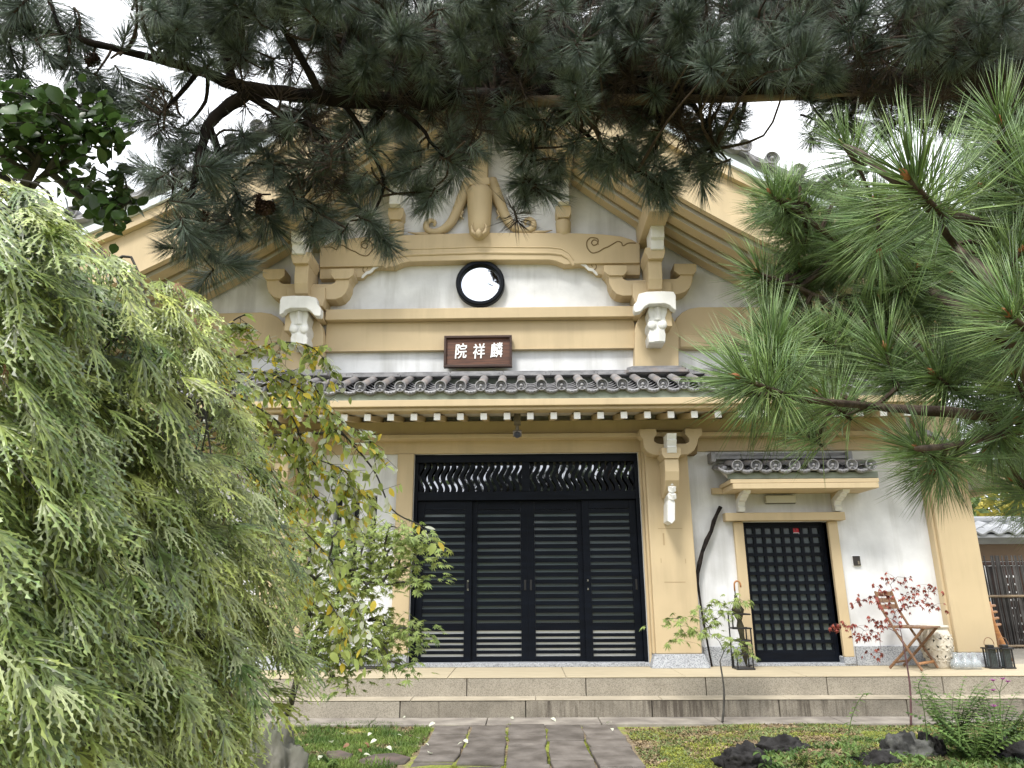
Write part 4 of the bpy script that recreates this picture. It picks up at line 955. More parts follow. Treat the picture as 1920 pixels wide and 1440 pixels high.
# notice board with white lettering columns
nb = thing('notice_board', 'dark upright notice board with rows of small white writing at the gate', 'notice board', (gx, gy - .1, .3))
MBX(7.602, 7.602 + .5, gy - .2, gy - .15, 0.323, 1.461).build('panel', 'wood_dark', nb, bevel=.006)
m = MB(); rq = random.Random(3)
for r in range(9):
    z = 1.396 - r * .118; x = 7.627
    while x < 7.841:
        w = rq.uniform(.012, .03); m.box(x, x + w, gy - .204, gy - .2005, z - .022, z - .022 + rq.uniform(.02, .04)); x += w + rq.uniform(.006, .014)
m.build('lettering', 'paper', nb)
fn = thing('bamboo_fence', 'weathered dark bamboo fence of thin upright canes beyond the right pillar', 'fence', (7.4, 2.4, -.05))
x = 6.2; canes = [MB().tube([(0, 0, 0), (.006, 0, .5), (-.004, 0, 1.0), (.004, 0, 1.75)], [.013, .012, .012, .010], 6).mesh('cane', 'charwood', True), MB().tube([(0, 0, 0), (-.008, .004, .6), (.006, 0, 1.3), (.0, 0, 1.6)], [.011, .011, .012, .009], 6).mesh('cane', 'charwood', True)]
while x < 8.8:
    inst('cane', canes[rnd.randrange(2)], fn, Matrix.Translation((x, 2.4 + rnd.uniform(-.02, .02), -.06)) @ Matrix.Rotation(rnd.uniform(-.012, .012), 4, 'Y')); x += rnd.uniform(.020, .030)
for z in (.4, 1.1): MB().tube([(6.2, 2.37, z), (8.8, 2.37, z)], .018, 8).build('rail', 'bamboo', fn)
MBX(6.0, 12.5, 5.5, 5.6, -.1, 1.9).build('garden_wall', 'white', None)
tag(bpy.data.objects['garden_wall'], 'pale garden wall far behind the bamboo fence', 'wall')

# ================================================================== FOLIAGE MESHES
def ribbon_leaf(m, p, d, nrm, ln, w, curl=.0, seg=3):
    """oval blade with midrib fold; appended to MB m"""
    d = Vector(d).normalized(); nrm = Vector(nrm); s = d.cross(nrm).normalized(); nrm = s.cross(d).normalized(); v = []; 
    for i in range(seg + 1):
        t = i / seg; c = Vector(p) + d * ln * t - nrm * curl * ln * t * t; ww = w * math.sin(PI * min(1, .08 + t * .92)) ** .8 if i < seg else 0
        if i == 0: ww = w * .1
        v += [c - s * ww + nrm * ww * .25, c, c + s * ww + nrm * ww * .25]
    f = []
    for i in range(seg): f += [(3 * i, 3 * i + 1, 3 * i + 4, 3 * i + 3), (3 * i + 1, 3 * i + 2, 3 * i + 5, 3 * i + 4)]
    m.add(v, f)
def palm_leaf(nl, ln, w, spread, serr, droop, seed, mname, name='leaf', petiole=.02):
    """palmate leaf, lobes fanned about +Y, normal +Z"""
    q = random.Random(seed); m = MB()
    m.tube([(0, -petiole, .0), (0, 0, 0)], .0006 + w * .05, 3, cap=False)
    for i in range(nl):
        a = spread * (2 * i / (nl - 1) - 1) if nl > 1 else 0
        l = ln * (1 - .45 * (abs(a) / spread) ** 1.6) * q.uniform(.88, 1.1); a += q.uniform(-.06, .06)
        dx, dy = math.sin(a), math.cos(a); sx, sy_ = dy, -dx; seg = 5; v = []; dr = droop * q.uniform(.6, 1.5); tw = q.uniform(-.3, .3)
        for k in range(seg + 1):
            t = k / seg; ww = w * (.35 + .65 * math.sin(PI * min(1, t * 1.05) ** .8)) * (1 - t) ** .35 if k < seg else 0
            cx_, cy_, cz_ = dx * l * t, dy * l * t, -dr * l * t * t + tw * .0
            v += [(cx_ - sx * ww, cy_ - sy_ * ww, cz_ - ww * (.3 + tw)), (cx_, cy_, cz_), (cx_ + sx * ww, cy_ + sy_ * ww, cz_ - ww * (.3 - tw))]
        f = []
        for k in range(seg): f += [(3 * k, 3 * k + 1, 3 * k + 4, 3 * k + 3), (3 * k + 1, 3 * k + 2, 3 * k + 5, 3 * k + 4)]
        n0 = len(m.v); m.add(v, f)
        if serr:
            for k in range(1, seg):
                for s in (-1, 1):
                    t = (k + (.3 if s > 0 else 0)) / seg; t1 = t + .11; tl = serr * ln * (1 - t * .55) * q.uniform(.7, 1.3)
                    b0 = (dx * l * t, dy * l * t, -dr * l * t * t); b1 = (dx * l * t1, dy * l * t1, -dr * l * t1 * t1)
                    ca = .62; ex, ey = (dx * ca + s * sx * (1 - ca * .6)), (dy * ca + s * sy_ * (1 - ca * .6))
                    m.add([b0, b1, (b0[0] + ex * tl, b0[1] + ey * tl, b0[2] - tl * .15 - dr * tl * .8)], [(0, 1, 2)])
    return m.mesh(name, mname)
def tuft(seed, ln, n, mname, spread=(18, 78), stem=.07, w=.0011, bud=True, droop=.10, name='needle_tuft'):
    q = random.Random(seed); V = []; F = []; I = []
    def add(v, f, mi):
        k = len(V); V.extend(v); F.extend([(a + k, b + k, c + k) for a, b, c in f]); I.extend([mi] * len(f))
    for i in range(n):
        t = q.random(); base = Vector((q.uniform(-.002, .002), q.uniform(-.002, .002), -stem * (1 - t)))
        th = R_(spread[0] + (spread[1] - spread[0]) * (1 - t) ** .7 * q.uniform(.75, 1.1)) + R_(q.uniform(-6, 6)); ph = q.uniform(0, 2 * PI)
        d = Vector((math.sin(th) * math.cos(ph), math.sin(th) * math.sin(ph), math.cos(th))); l = ln * q.uniform(.8, 1.08)
        s = d.cross(Vector((q.uniform(-1, 1), q.uniform(-1, 1), q.uniform(-1, 1)))).normalized(); u = d.cross(s)
        bend = Vector((q.uniform(-1, 1), q.uniform(-1, 1), q.uniform(-1, .5))) * droop * l
        for e in (-1, 1):                        # needles come in pairs
            d2 = (d + s * e * .03).normalized()
            pm = base + d2 * l * .5 + bend * .25; pe = base + d2 * l + bend
            a0, a1, a2 = base + s * w * .8, base - s * w * .8, base + u * w
            b0, b1, b2 = pm + s * w, pm - s * w, pm + u * w * 1.2
            add([a0, a1, a2, b0, b1, b2, pe], [(0, 1, 4), (0, 4, 3), (1, 2, 5), (1, 5, 4), (2, 0, 3), (2, 3, 5), (3, 4, 6), (4, 5, 6), (5, 3, 6)], 0)
    mb = MB().tube([(0, 0, -stem * 1.0), (0, 0, -.002)], [.0036, .0034], 6)
    for v, f in ((mb.v, mb.f),):
        tri = []
        for q_ in f: tri += [(q_[0], q_[k], q_[k + 1]) for k in range(1, len(q_) - 1)]
        add(v, tri, 1)
    if bud:
        mb = MB().lathe([(.002, -.004), (.0055, .002), (.005, .008), (.0005, .018)], n=7)
        tri = []
        for q_ in mb.f: tri += [(q_[0], q_[k], q_[k + 1]) for k in range(1, len(q_) - 1)]
        add(mb.v, tri, 2)
    return np_mesh(name, V, F, [mname, 'twig', 'bud'], I)
def branch(m, pts, radii, n=7, wob=.0, sub=4):
    """smooth, slightly crooked limb through the points (Catmull-Rom)"""
    P_ = [Vector(p[:3]) for p in pts]; out = []; rs = []
    if len(P_) == 2: P_.insert(1, (P_[0] + P_[1]) / 2); radii = [radii[0], (radii[0] + radii[-1]) / 2, radii[-1]]
    for i in range(len(P_) - 1):
        p0 = P_[max(0, i - 1)]; p1 = P_[i]; p2 = P_[i + 1]; p3 = P_[min(len(P_) - 1, i + 2)]
        for k in range(sub):
            t = k / sub; c = .5 * ((2 * p1) + (-p0 + p2) * t + (2 * p0 - 5 * p1 + 4 * p2 - p3) * t * t + (-p0 + 3 * p1 - 3 * p2 + p3) * t ** 3)
            r = radii[i] * (1 - t) + radii[i + 1] * t
            out.append(c + Vector((rnd.uniform(-1, 1), rnd.uniform(-1, 1), rnd.uniform(-1, 1))) * wob * r); rs.append(r * rnd.uniform(.92, 1.08) if wob else r)
    out.append(P_[-1]); rs.append(radii[-1]); m.tube(out, rs, n); return out

# ================================================================== OVERHANGING PINE
pine = thing('pine_tree', 'old dark pine whose long limb on a bamboo prop hangs across the top', 'tree', (4.6, -5.0, -.05))
limb = [(2.081,-6.379,3.13),(1.766,-6.531,3.075),(1.539,-6.511,3.072),(1.268,-6.493,3.08),(0.966,-6.498,3.098),(0.67,-6.47,3.11),(0.362,-6.465,3.108),(0.052,-6.478,3.079),(-0.252,-6.522,3.037),(-0.538,-6.594,2.982),(-0.778,-6.693,2.932),(-0.944,-6.75,2.918),(-1.063,-6.819,2.929),(-1.189,-6.889,2.925),(-1.355,-6.94,2.941),(-1.523,-6.999,2.947),(-1.713,-7.02,2.962)]
limr = [.16, .12, .072, .062, .058, .054, .048, .042, .036, .031, .027, .026, .017, .013, .011, .008, .005]
skel = []
m = MB(); skel += branch(m, limb, limr, 10, .10)
m.build('limb', 'bark', pine, smooth=True)
tr = [(4.75, -4.9, -.1), (4.6, -5.0, 1.2), (4.25, -5.2, 2.4), (3.6, -5.4, 3.2), tuple(limb[1]), (2.2, -5.8, 4.2), (1.7, -5.6, 5.2)]
tr = [(3.9, -5.6, -.1), (3.8, -5.7, 1.2), (3.5, -5.9, 2.3), tuple(limb[0]), (limb[1][0] + .1, limb[1][1] + .2, limb[1][2] + .6), (limb[1][0] + .2, limb[1][1] + .3, limb[1][2] + 1.6)]
m = MB(); branch(m, tr, [.22, .19, .17, .16, .12, .05], 12, .10); m.build('trunk', 'bark', pine, smooth=True)
subs = [
 ([(-0.929,-6.739,2.911),(-1.0,-6.768,2.82),(-1.032,-6.791,2.74),(-1.05,-6.79,2.63),(-1.061,-6.785,2.515),(-1.088,-6.753,2.437),(-1.081,-6.709,2.364)], [.022,.021,.018,.013,.010,.008,.005]),
 ([(-1.032,-6.791,2.74),(-1.039,-6.715,2.722),(-1.036,-6.62,2.679),(-1.007,-6.552,2.592)], [.016,.012,.008,.004]),
 ([(-0.975,-6.765,2.917),(-1.004,-6.786,3.009),(-1.048,-6.814,3.095),(-1.122,-6.797,3.191),(-1.189,-6.804,3.313)], [.018,.014,.012,.009,.006]),
 ([(-1.069,-6.826,2.933),(-1.132,-6.833,2.814),(-1.162,-6.859,2.734)], [.010,.007,.004]),
 ([(-1.048,-6.814,2.933),(-1.07,-6.763,2.856),(-1.115,-6.777,2.752)], [.008,.006,.004]),
 ([(-1.416,-6.978,2.933),(-1.434,-7.007,2.948),(-1.46,-7.028,3.031)], [.008,.006,.004]),
 ([(-0.931,-6.731,2.9),(-0.823,-6.706,2.841),(-0.711,-6.695,2.794),(-0.634,-6.617,2.717)], [.016,.012,.009,.005]),
 ([(-0.502,-6.574,2.968),(-0.555,-6.58,2.874),(-0.623,-6.598,2.785),(-0.709,-6.604,2.662),(-0.787,-6.576,2.574)], [.014,.011,.009,.006,.004]),
 ([(-0.463,-6.569,2.972),(-0.358,-6.593,2.861),(-0.317,-6.598,2.79),(-0.257,-6.603,2.72)], [.010,.008,.006,.004]),
 ([(-0.65,-6.611,2.966),(-0.59,-6.597,2.885),(-0.533,-6.566,2.772),(-0.494,-6.542,2.655),(-0.558,-6.487,2.536)], [.010,.009,.007,.006,.004]),
 ([(0.031,-6.461,3.057),(0.071,-6.449,2.957),(0.049,-6.435,2.85),(0.017,-6.429,2.75)], [.012,.009,.007,.004]),
 ([(0.134,-6.462,3.054),(0.203,-6.465,2.967),(0.27,-6.476,2.887),(0.345,-6.491,2.806),(0.464,-6.464,2.732),(0.533,-6.449,2.684)], [.012,.010,.008,.007,.006,.004]),
 ([(0.464,-6.463,3.083),(0.541,-6.445,2.952),(0.488,-6.413,2.833),(0.44,-6.386,2.805)], [.012,.009,.006,.004]),
 ([(0.652,-6.449,3.09),(0.707,-6.442,2.975),(0.74,-6.435,2.861)], [.012,.009,.005]),
 ([(0.875,-6.463,3.099),(0.852,-6.441,2.996),(0.806,-6.429,2.911)], [.010,.007,.004]),
 ([(1.254,-6.477,3.069),(1.28,-6.445,3.009),(1.215,-6.401,2.995),(1.103,-6.385,3.046)], [.012,.009,.006,.004]),
 ([(1.51,-6.488,3.067),(1.492,-6.424,2.997),(1.414,-6.371,2.989)], [.012,.009,.005]),
 ([(0.402,-6.474,3.112),(0.434,-6.505,3.221),(0.466,-6.531,3.321),(0.461,-6.559,3.497)], [.022,.018,.014,.010]),
 ([(1.195,-6.488,3.122),(1.287,-6.564,3.153),(1.39,-6.615,3.224),(1.49,-6.668,3.291),(1.579,-6.68,3.398)], [.020,.015,.012,.010,.008]),
 ([(1.271,-6.556,3.155),(1.228,-6.581,3.211),(1.182,-6.615,3.277)], [.009,.007,.005]),
 ([(1.715,-6.531,3.123),(1.786,-6.558,3.268),(1.79,-6.574,3.451)], [.05,.04,.03]),
 ([(0.052,-6.484,3.087),(-0.028,-6.6,3.149),(-0.083,-6.708,3.194),(-0.139,-6.745,3.301)], [.018,.013,.010,.007]),
 ([(-0.351,-6.538,3.04),(-0.368,-6.697,3.072),(-0.428,-6.798,3.096),(-0.462,-6.833,3.198)], [.014,.011,.008,.006]),
 ([(-0.708,-6.68,2.947),(-0.762,-6.774,3.036),(-0.801,-6.838,3.09),(-0.864,-6.844,3.219)], [.016,.013,.010,.007]),
 ([(-0.648,-6.622,2.98),(-0.644,-6.672,3.122),(-0.606,-6.698,3.239),(-0.548,-6.724,3.355)], [.012,.010,.008,.006]),
 ([(0.765,-6.493,3.102),(0.729,-6.518,3.228),(0.768,-6.56,3.337),(0.865,-6.602,3.419)], [.016,.012,.009,.006]),
]
for p, r in subs:
    m = MB(); skel += branch(m, p, r, 7, .12); m.build('bough', 'bark', pine, smooth=True)
pts_low = [(-1.531,-6.998,2.938),(-1.584,-6.973,2.861),(-1.458,-6.98,2.984),(-1.423,-6.941,2.885),(-1.391,-6.931,2.812),(-1.328,-6.873,2.797),(-1.279,-6.882,2.85),(-1.184,-6.873,2.824),(-1.535,-7.003,3.025),(-1.62,-6.989,3.02),(-1.263,-6.87,2.757),(-1.429,-6.984,2.928),(-1.591,-6.937,2.811),(-1.116,-6.814,2.615),(-1.031,-6.791,2.549),(-1.167,-6.799,2.547),(-1.006,-6.674,2.686),(-1.084,-6.768,2.467),(-1.041,-6.592,2.527),(-1.05,-6.704,2.385),(-1.113,-6.743,2.395),(-0.98,-6.583,2.448),(-1.026,-6.663,2.328),(-0.976,-6.523,2.565),(-0.997,-6.539,2.348),(-0.948,-6.477,2.504),(-1.084,-6.694,2.333),(-1.172,-6.824,2.679),(-1.091,-6.798,2.706),(-1.046,-6.677,2.56),(-0.774,-6.65,2.698),(-0.709,-6.604,2.662),(-0.616,-6.613,2.719),(-0.718,-6.549,2.567),(-0.608,-6.534,2.596),(-0.531,-6.548,2.651),(-0.64,-6.531,2.471),(-0.54,-6.474,2.521),(-0.504,-6.45,2.49),(-0.741,-6.519,2.5),(-0.804,-6.581,2.572),(-0.382,-6.515,2.647),(-0.335,-6.582,2.67),(-0.42,-6.548,2.782),(-0.454,-6.555,2.689),(-0.339,-6.534,2.592),(-0.24,-6.601,2.808),(-0.184,-6.576,2.78),(-0.22,-6.59,2.706),(-0.3,-6.566,2.746),(-0.845,-6.596,2.67),(-0.89,-6.496,2.579),(-0.905,-6.608,2.749),(-0.949,-6.652,2.785),(-0.032,-6.468,2.898),(0.049,-6.435,2.85),(-0.003,-6.419,2.733),(0.058,-6.414,2.724),(0.108,-6.405,2.706),(0.151,-6.394,2.781),(0.091,-6.45,2.956),(-0.09,-6.532,2.9),(0.272,-6.422,2.807),(0.333,-6.406,2.77),(0.365,-6.493,2.805),(0.476,-6.44,2.69),(0.525,-6.428,2.652),(0.541,-6.465,2.707),(0.452,-6.435,2.785),(0.419,-6.404,2.84),(0.722,-6.421,2.847),(0.67,-6.413,2.948),(0.608,-6.436,3.004),(0.799,-6.477,2.982),(0.757,-6.435,2.943),(0.695,-6.421,2.766),(0.646,-6.395,2.842),(0.201,-6.461,2.876),(0.523,-6.42,2.922),(0.449,-6.392,2.992),(0.254,-6.467,2.964),(0.172,-6.48,2.992),(-0.828,-6.629,2.822),(-0.723,-6.593,2.823),(-0.659,-6.558,2.892),(-0.767,-6.656,2.889),(-0.546,-6.537,2.905),(-0.428,-6.531,2.93),(1.178,-6.395,3.012),(1.286,-6.419,2.968),(1.431,-6.377,2.984),(1.527,-6.427,2.97),(1.623,-6.457,2.923),(1.205,-6.444,3.059),(1.344,-6.479,3.006),(1.486,-6.444,3.03),(1.695,-6.501,2.913),(1.819,-6.467,2.936)]
pts_top = [(0.85,-6.94,2.77),(0.12,-6.16,3.41),(1.44,-6.82,3.25),(-0.69,-6.42,3.44),(-1.23,-6.96,3.12),(1.32,-6.98,2.79),(1.25,-6.59,3.47),(-1.19,-6.38,3.83),(-0.94,-6.14,3.92),(1.69,-6.31,3.65),(0.33,-6.72,3.08),(1.93,-6.27,3.43),(1.37,-6.87,3.11),(-0.74,-7.06,3.03),(-0.38,-6.96,2.92),(0.77,-6.75,3.21),(-0.46,-6.27,3.61),(1.48,-6.51,3.62),(-0.19,-6.94,2.94),(-1.52,-6.33,3.77),(-1.01,-6.03,3.66),(1.48,-6.9,3.05),(0.27,-6.79,2.97),(1.26,-6.13,3.5),(-1.21,-6.56,3.44),(1.81,-6.37,3.55),(0.36,-6.7,3.29),(-0.74,-6.99,3.14),(-1.11,-6.23,3.95),(0.32,-6.75,3.19),(0.57,-6.43,3.24),(-0.05,-6.17,3.98),(-1.53,-6.36,3.54),(-1.27,-6.08,3.64),(-0.94,-6.96,3.01),(1.31,-6.74,3.23),(1.66,-6.79,3.09),(0.92,-6.77,3.12),(-0.1,-6.67,3.41),(0.63,-6.66,3.22),(-1.29,-6.42,3.62),(1.57,-6.44,3.48),(1.25,-6.38,3.35),(1.2,-6.42,3.51),(-0.61,-6.22,3.66),(1.05,-6.15,3.81),(0.6,-6.98,2.89),(0.43,-6.36,3.65),(0.11,-6.2,3.45),(1.28,-6.51,3.43),(0.99,-6.63,3.06),(1.48,-6.38,3.24),(0.26,-6.79,3.09),(0.17,-6.16,3.56),(1.12,-6.38,3.67),(0.51,-6.51,3.27),(0.58,-6.93,2.87),(-1.01,-6.43,3.5),(-0.81,-6.34,3.43),(-1.15,-6.93,3.02),(-1.14,-6.91,3.21),(-0.69,-7.07,3.0),(0.12,-6.37,3.57),(0.65,-6.15,3.86),(-0.46,-6.9,3.06),(-1.09,-7.03,2.87),(-0.24,-6.47,3.63),(1.55,-6.88,2.95),(1.19,-7.15,2.96),(0.4,-6.81,3.03),(0.67,-6.52,3.13),(-0.01,-6.73,3.31),(1.99,-6.39,3.51),(1.37,-6.91,2.92),(-0.08,-6.01,3.96),(0.2,-6.53,3.46),(-1.05,-6.62,3.23),(-0.59,-6.06,3.61),(-0.66,-6.07,3.5),(-0.56,-6.91,3.13),(1.76,-6.74,3.23),(0.51,-6.81,2.96),(1.11,-6.6,3.37),(-0.35,-6.49,3.51),(0.85,-7.0,2.86),(-0.76,-6.1,3.8),(1.15,-7.13,2.75),(1.19,-6.54,3.36),(0.95,-6.52,3.26),(1.44,-6.84,3.09),(1.22,-6.91,3.11),(1.46,-6.44,3.66),(0.82,-6.76,3.15),(1.01,-6.85,2.84),(0.16,-6.44,3.41),(-0.38,-6.48,3.61),(1.08,-6.97,3.12),(1.39,-6.4,3.27),(1.04,-6.34,3.79),(1.37,-7.04,2.76),(-0.44,-6.74,2.96),(0.53,-6.85,3.09),(0.54,-6.99,3.12),(-0.15,-7.01,3.11),(0.6,-6.0,3.66),(-0.95,-6.78,3.18),(0.71,-6.04,3.79),(0.95,-6.5,3.56),(0.27,-6.27,3.33),(0.67,-6.51,3.5),(-0.66,-6.41,3.32),(-0.96,-6.77,3.28),(-0.98,-6.98,2.88),(-0.71,-6.43,3.24),(-0.32,-6.88,2.89),(0.83,-7.0,3.11),(-0.88,-6.18,3.95),(0.69,-6.8,2.93),(0.59,-6.8,3.17),(-0.34,-6.59,3.24),(-0.19,-6.23,3.87),(0.74,-6.49,3.2),(0.63,-6.21,3.58),(-0.11,-7.02,3.08),(-0.92,-6.29,3.89),(0.13,-6.9,2.88),(0.14,-6.2,3.4),(-0.02,-6.87,3.06),(-0.9,-6.78,3.32),(-0.15,-6.72,2.99),(-0.54,-6.89,3.13),(-0.51,-6.58,3.47),(-0.26,-6.13,3.44),(1.0,-6.08,3.76),(-0.57,-6.2,3.56),(-0.73,-7.09,2.98),(-0.67,-6.73,3.41),(-0.6,-6.19,3.52),(0.9,-6.05,3.82),(-1.53,-6.56,3.61),(-0.08,-6.53,3.61),(1.59,-6.92,2.95),(-1.32,-6.37,3.8),(0.17,-6.81,2.88),(-0.63,-6.73,3.42),(-1.18,-6.79,3.26),(-0.35,-7.05,3.08),(1.64,-6.83,3.2),(-0.09,-6.87,3.03),(-0.43,-6.54,3.57),(0.18,-6.56,3.28),(0.05,-6.65,3.07),(-0.88,-7.04,2.99),(1.07,-6.7,3.01),(-0.9,-6.93,3.2),(-1.22,-6.57,3.38),(-0.77,-6.72,3.31),(-1.04,-6.81,3.16),(1.28,-6.17,3.62),(0.81,-6.36,3.34),(0.92,-6.74,3.04),(1.05,-7.0,2.95),(-1.09,-6.94,3.15),(-1.3,-6.52,3.24),(-1.1,-7.11,3.03),(-0.34,-5.87,3.7),(0.6,-6.63,3.39),(-0.2,-7.0,3.0),(0.6,-6.14,3.48),(-0.99,-6.92,3.0),(1.13,-6.13,3.73),(-0.43,-6.39,3.24),(0.64,-6.29,3.81),(1.69,-6.81,3.29),(0.17,-6.45,3.2),(-0.66,-6.88,3.16),(0.51,-6.25,3.68),(-0.6,-6.8,3.19),(1.97,-6.39,3.24),(0.55,-6.87,3.07),(-1.06,-7.11,2.98),(0.87,-6.75,2.93),(0.93,-6.3,3.32),(0.51,-6.67,3.38),(-0.37,-6.79,3.37),(-0.2,-6.25,3.63),(-0.15,-5.97,3.54),(1.68,-6.52,3.21),(0.35,-6.52,3.19),(0.58,-6.4,3.35),(-0.43,-7.0,3.12),(-0.32,-6.17,3.64),(1.14,-6.18,3.77),(-0.47,-6.87,2.94),(1.32,-6.08,3.63),(1.72,-6.34,3.38),(-0.93,-6.13,3.73),(-0.73,-6.33,3.26),(-0.13,-6.7,3.46),(-1.06,-6.11,3.66),(0.97,-6.3,3.51),(-0.2,-6.65,3.04),(-0.48,-6.42,3.6),(1.54,-6.66,3.38),(0.9,-7.07,2.96),(0.56,-5.97,3.63),(0.97,-6.65,3.26),(0.32,-6.55,3.1),(-0.67,-5.98,3.8),(-0.7,-7.03,3.12),(0.73,-6.92,2.87),(1.86,-6.49,3.45),(0.67,-6.67,2.99),(0.92,-6.47,3.2),(-0.95,-7.01,3.07),(-1.19,-6.6,3.51),(-1.26,-6.31,3.42),(1.97,-6.31,3.44),(-0.89,-7.11,3.01),(-0.78,-6.61,3.37),(0.71,-6.88,2.89),(0.62,-6.33,3.6),(1.74,-6.61,3.47),(-1.02,-6.74,3.19),(-0.18,-6.51,3.49),(0.47,-6.69,3.3),(-1.13,-6.92,3.05),(0.71,-6.85,3.25),(1.36,-6.5,3.63),(-0.23,-6.84,3.32),(0.26,-6.86,3.27),(0.12,-6.78,3.33),(0.25,-6.69,3.44),(0.62,-6.21,3.38),(0.55,-7.08,3.04),(1.31,-6.25,3.63),(1.25,-6.65,2.99),(2.04,-6.39,3.28),(-0.97,-6.58,3.17),(-0.69,-6.77,3.18),(0.14,-6.34,3.65),(-1.02,-6.72,3.38),(-1.41,-6.29,3.67),(1.13,-7.19,2.84),(1.33,-7.11,2.99),(1.14,-6.66,3.39),(1.38,-7.1,2.71),(-1.05,-6.69,3.15),(-0.24,-6.38,3.51),(1.68,-6.76,3.23),(-0.67,-6.25,3.6),(0.29,-6.11,3.65),(-1.01,-7.09,2.86),(-0.14,-6.98,3.01),(-0.52,-6.34,3.57),(1.56,-6.73,3.2),(-0.55,-6.15,3.94),(0.99,-6.66,3.19),(1.57,-6.72,3.24),(1.2,-6.86,3.2),(0.19,-6.73,3.13),(0.06,-6.98,3.14),(-0.39,-6.11,3.99),(-0.67,-6.28,3.74),(1.19,-6.31,3.67),(0.61,-6.8,3.22),(1.67,-6.33,3.54),(-0.7,-7.07,3.03),(1.44,-6.7,3.4),(-1.15,-6.43,3.34),(-1.03,-6.99,2.87),(-1.31,-6.51,3.42),(1.46,-6.51,3.56),(0.3,-6.37,3.25),(-0.55,-6.68,2.99),(0.58,-6.78,3.03),(-1.1,-6.4,3.5),(0.06,-6.0,3.79),(-0.98,-6.64,3.4),(0.42,-6.5,3.28),(1.09,-6.72,2.98),(-1.03,-6.8,3.25),(0.84,-5.99,3.74),(-0.36,-6.45,3.67),(-0.2,-6.18,3.59),(-0.57,-6.69,3.26),(1.13,-6.21,3.68),(-1.03,-6.13,3.45),(1.22,-7.06,2.83),(-0.05,-7.0,3.05),(0.38,-6.92,3.09),(1.32,-7.11,2.8),(1.13,-6.65,3.43),(0.35,-6.71,3.21),(-1.18,-6.29,3.88),(0.14,-6.04,3.84),(0.45,-6.69,3.19),(0.14,-6.26,3.44),(-0.83,-7.05,3.04),(1.08,-6.4,3.67),(0.84,-6.13,3.71),(-0.31,-6.75,2.97),(-0.06,-5.99,3.91),(-1.18,-6.3,3.5),(1.17,-6.28,3.88),(-0.48,-6.2,3.44),(-0.05,-6.16,3.47),(-0.35,-6.39,3.35),(0.24,-6.31,3.86),(-1.29,-6.68,3.23),(1.5,-6.94,2.78),(-0.56,-7.05,2.98),(1.03,-6.63,3.23),(-0.44,-6.54,3.22),(0.03,-6.85,2.96),(-0.54,-6.77,2.97),(-1.37,-6.54,3.66),(0.01,-6.38,3.31),(1.29,-6.42,3.27),(-0.71,-6.73,3.45),(0.84,-6.7,3.33),(0.05,-6.96,3.0),(0.09,-6.16,3.51),(1.56,-6.37,3.35),(1.63,-6.29,3.28),(-0.07,-6.23,3.52),(1.43,-6.69,3.06),(-0.75,-6.83,3.18),(-0.98,-6.19,3.66),(0.51,-6.88,3.09)]
pts_top += [(0.66,-6.37,3.46),(0.22,-6.0,3.35),(-0.53,-6.3,3.39),(-0.42,-6.53,3.23),(0.51,-6.12,3.25),(-0.56,-6.26,3.14),(-0.52,-6.41,3.24),(-0.75,-6.45,3.16),(0.15,-6.18,3.44),(-0.71,-6.26,3.51),(0.21,-6.37,3.13),(-0.1,-6.43,3.03),(-0.69,-6.5,3.35),(0.45,-6.37,3.2),(-0.1,-6.19,3.55),(-0.32,-6.48,3.27),(0.46,-6.2,3.47),(-0.33,-6.55,3.13),(0.56,-6.3,3.15),(-0.69,-6.45,3.2),(0.48,-6.13,3.22),(-0.46,-6.28,3.55),(0.61,-6.44,3.33),(-0.85,-6.36,3.48),(0.02,-6.2,3.4),(0.05,-6.39,3.14),(-0.71,-6.58,3.3),(-0.36,-6.22,3.32),(0.06,-6.22,3.46),(0.42,-6.06,3.29),(-0.5,-6.33,3.06),(0.55,-6.4,3.12),(-0.41,-6.22,3.32),(-0.33,-6.59,3.26),(0.45,-6.48,3.05),(-0.35,-6.43,3.03),(-0.76,-6.32,3.37),(-0.02,-6.14,3.44),(-0.25,-6.5,3.01),(0.37,-6.34,3.42),(0.46,-6.27,3.24),(-0.02,-6.32,3.16),(-0.53,-6.34,3.25),(-0.15,-6.31,3.46),(0.38,-6.2,3.45),(-0.23,-6.55,3.2),(-0.44,-6.45,2.97),(0.14,-6.31,3.43),(0.39,-6.27,3.21),(0.48,-6.56,3.19),(0.48,-6.48,3.34),(-0.23,-6.3,3.12),(-0.13,-6.34,3.28),(0.06,-6.37,3.27),(-0.16,-6.31,3.16),(0.41,-6.3,3.34),(0.35,-6.2,3.54),(-0.2,-6.11,3.47),(-0.58,-6.31,3.44),(-0.09,-6.19,3.31),(0.21,-6.2,3.47),(-0.74,-6.22,3.2),(-0.51,-6.14,3.4),(-0.63,-6.46,3.11),(-0.23,-6.15,3.36),(0.23,-6.27,3.33),(0.69,-6.32,3.33),(-0.69,-6.6,3.23),(0.19,-6.31,3.41),(-0.81,-6.27,3.25),(-0.46,-6.52,3.24),(-0.58,-6.09,3.33),(-0.66,-6.3,3.3),(0.63,-6.33,3.23),(0.36,-6.16,3.26)]
pts_top += [(-0.241,-6.457,3.276),(-0.16,-6.409,3.38),(-0.075,-6.36,3.329),(-0.209,-6.327,3.281),(-0.121,-6.304,3.259),(-0.168,-6.261,3.201),(-0.25,-6.328,3.114),(-0.057,-6.238,3.177),(-0.157,-6.274,3.377),(-0.206,-6.217,3.303),(-0.103,-6.192,3.28),(-0.223,-6.445,3.415),(-0.094,-6.439,3.418),(-0.192,-6.231,3.158),(-0.113,-6.227,3.16),(-0.276,-6.313,3.254),(-0.033,-6.301,3.259)]
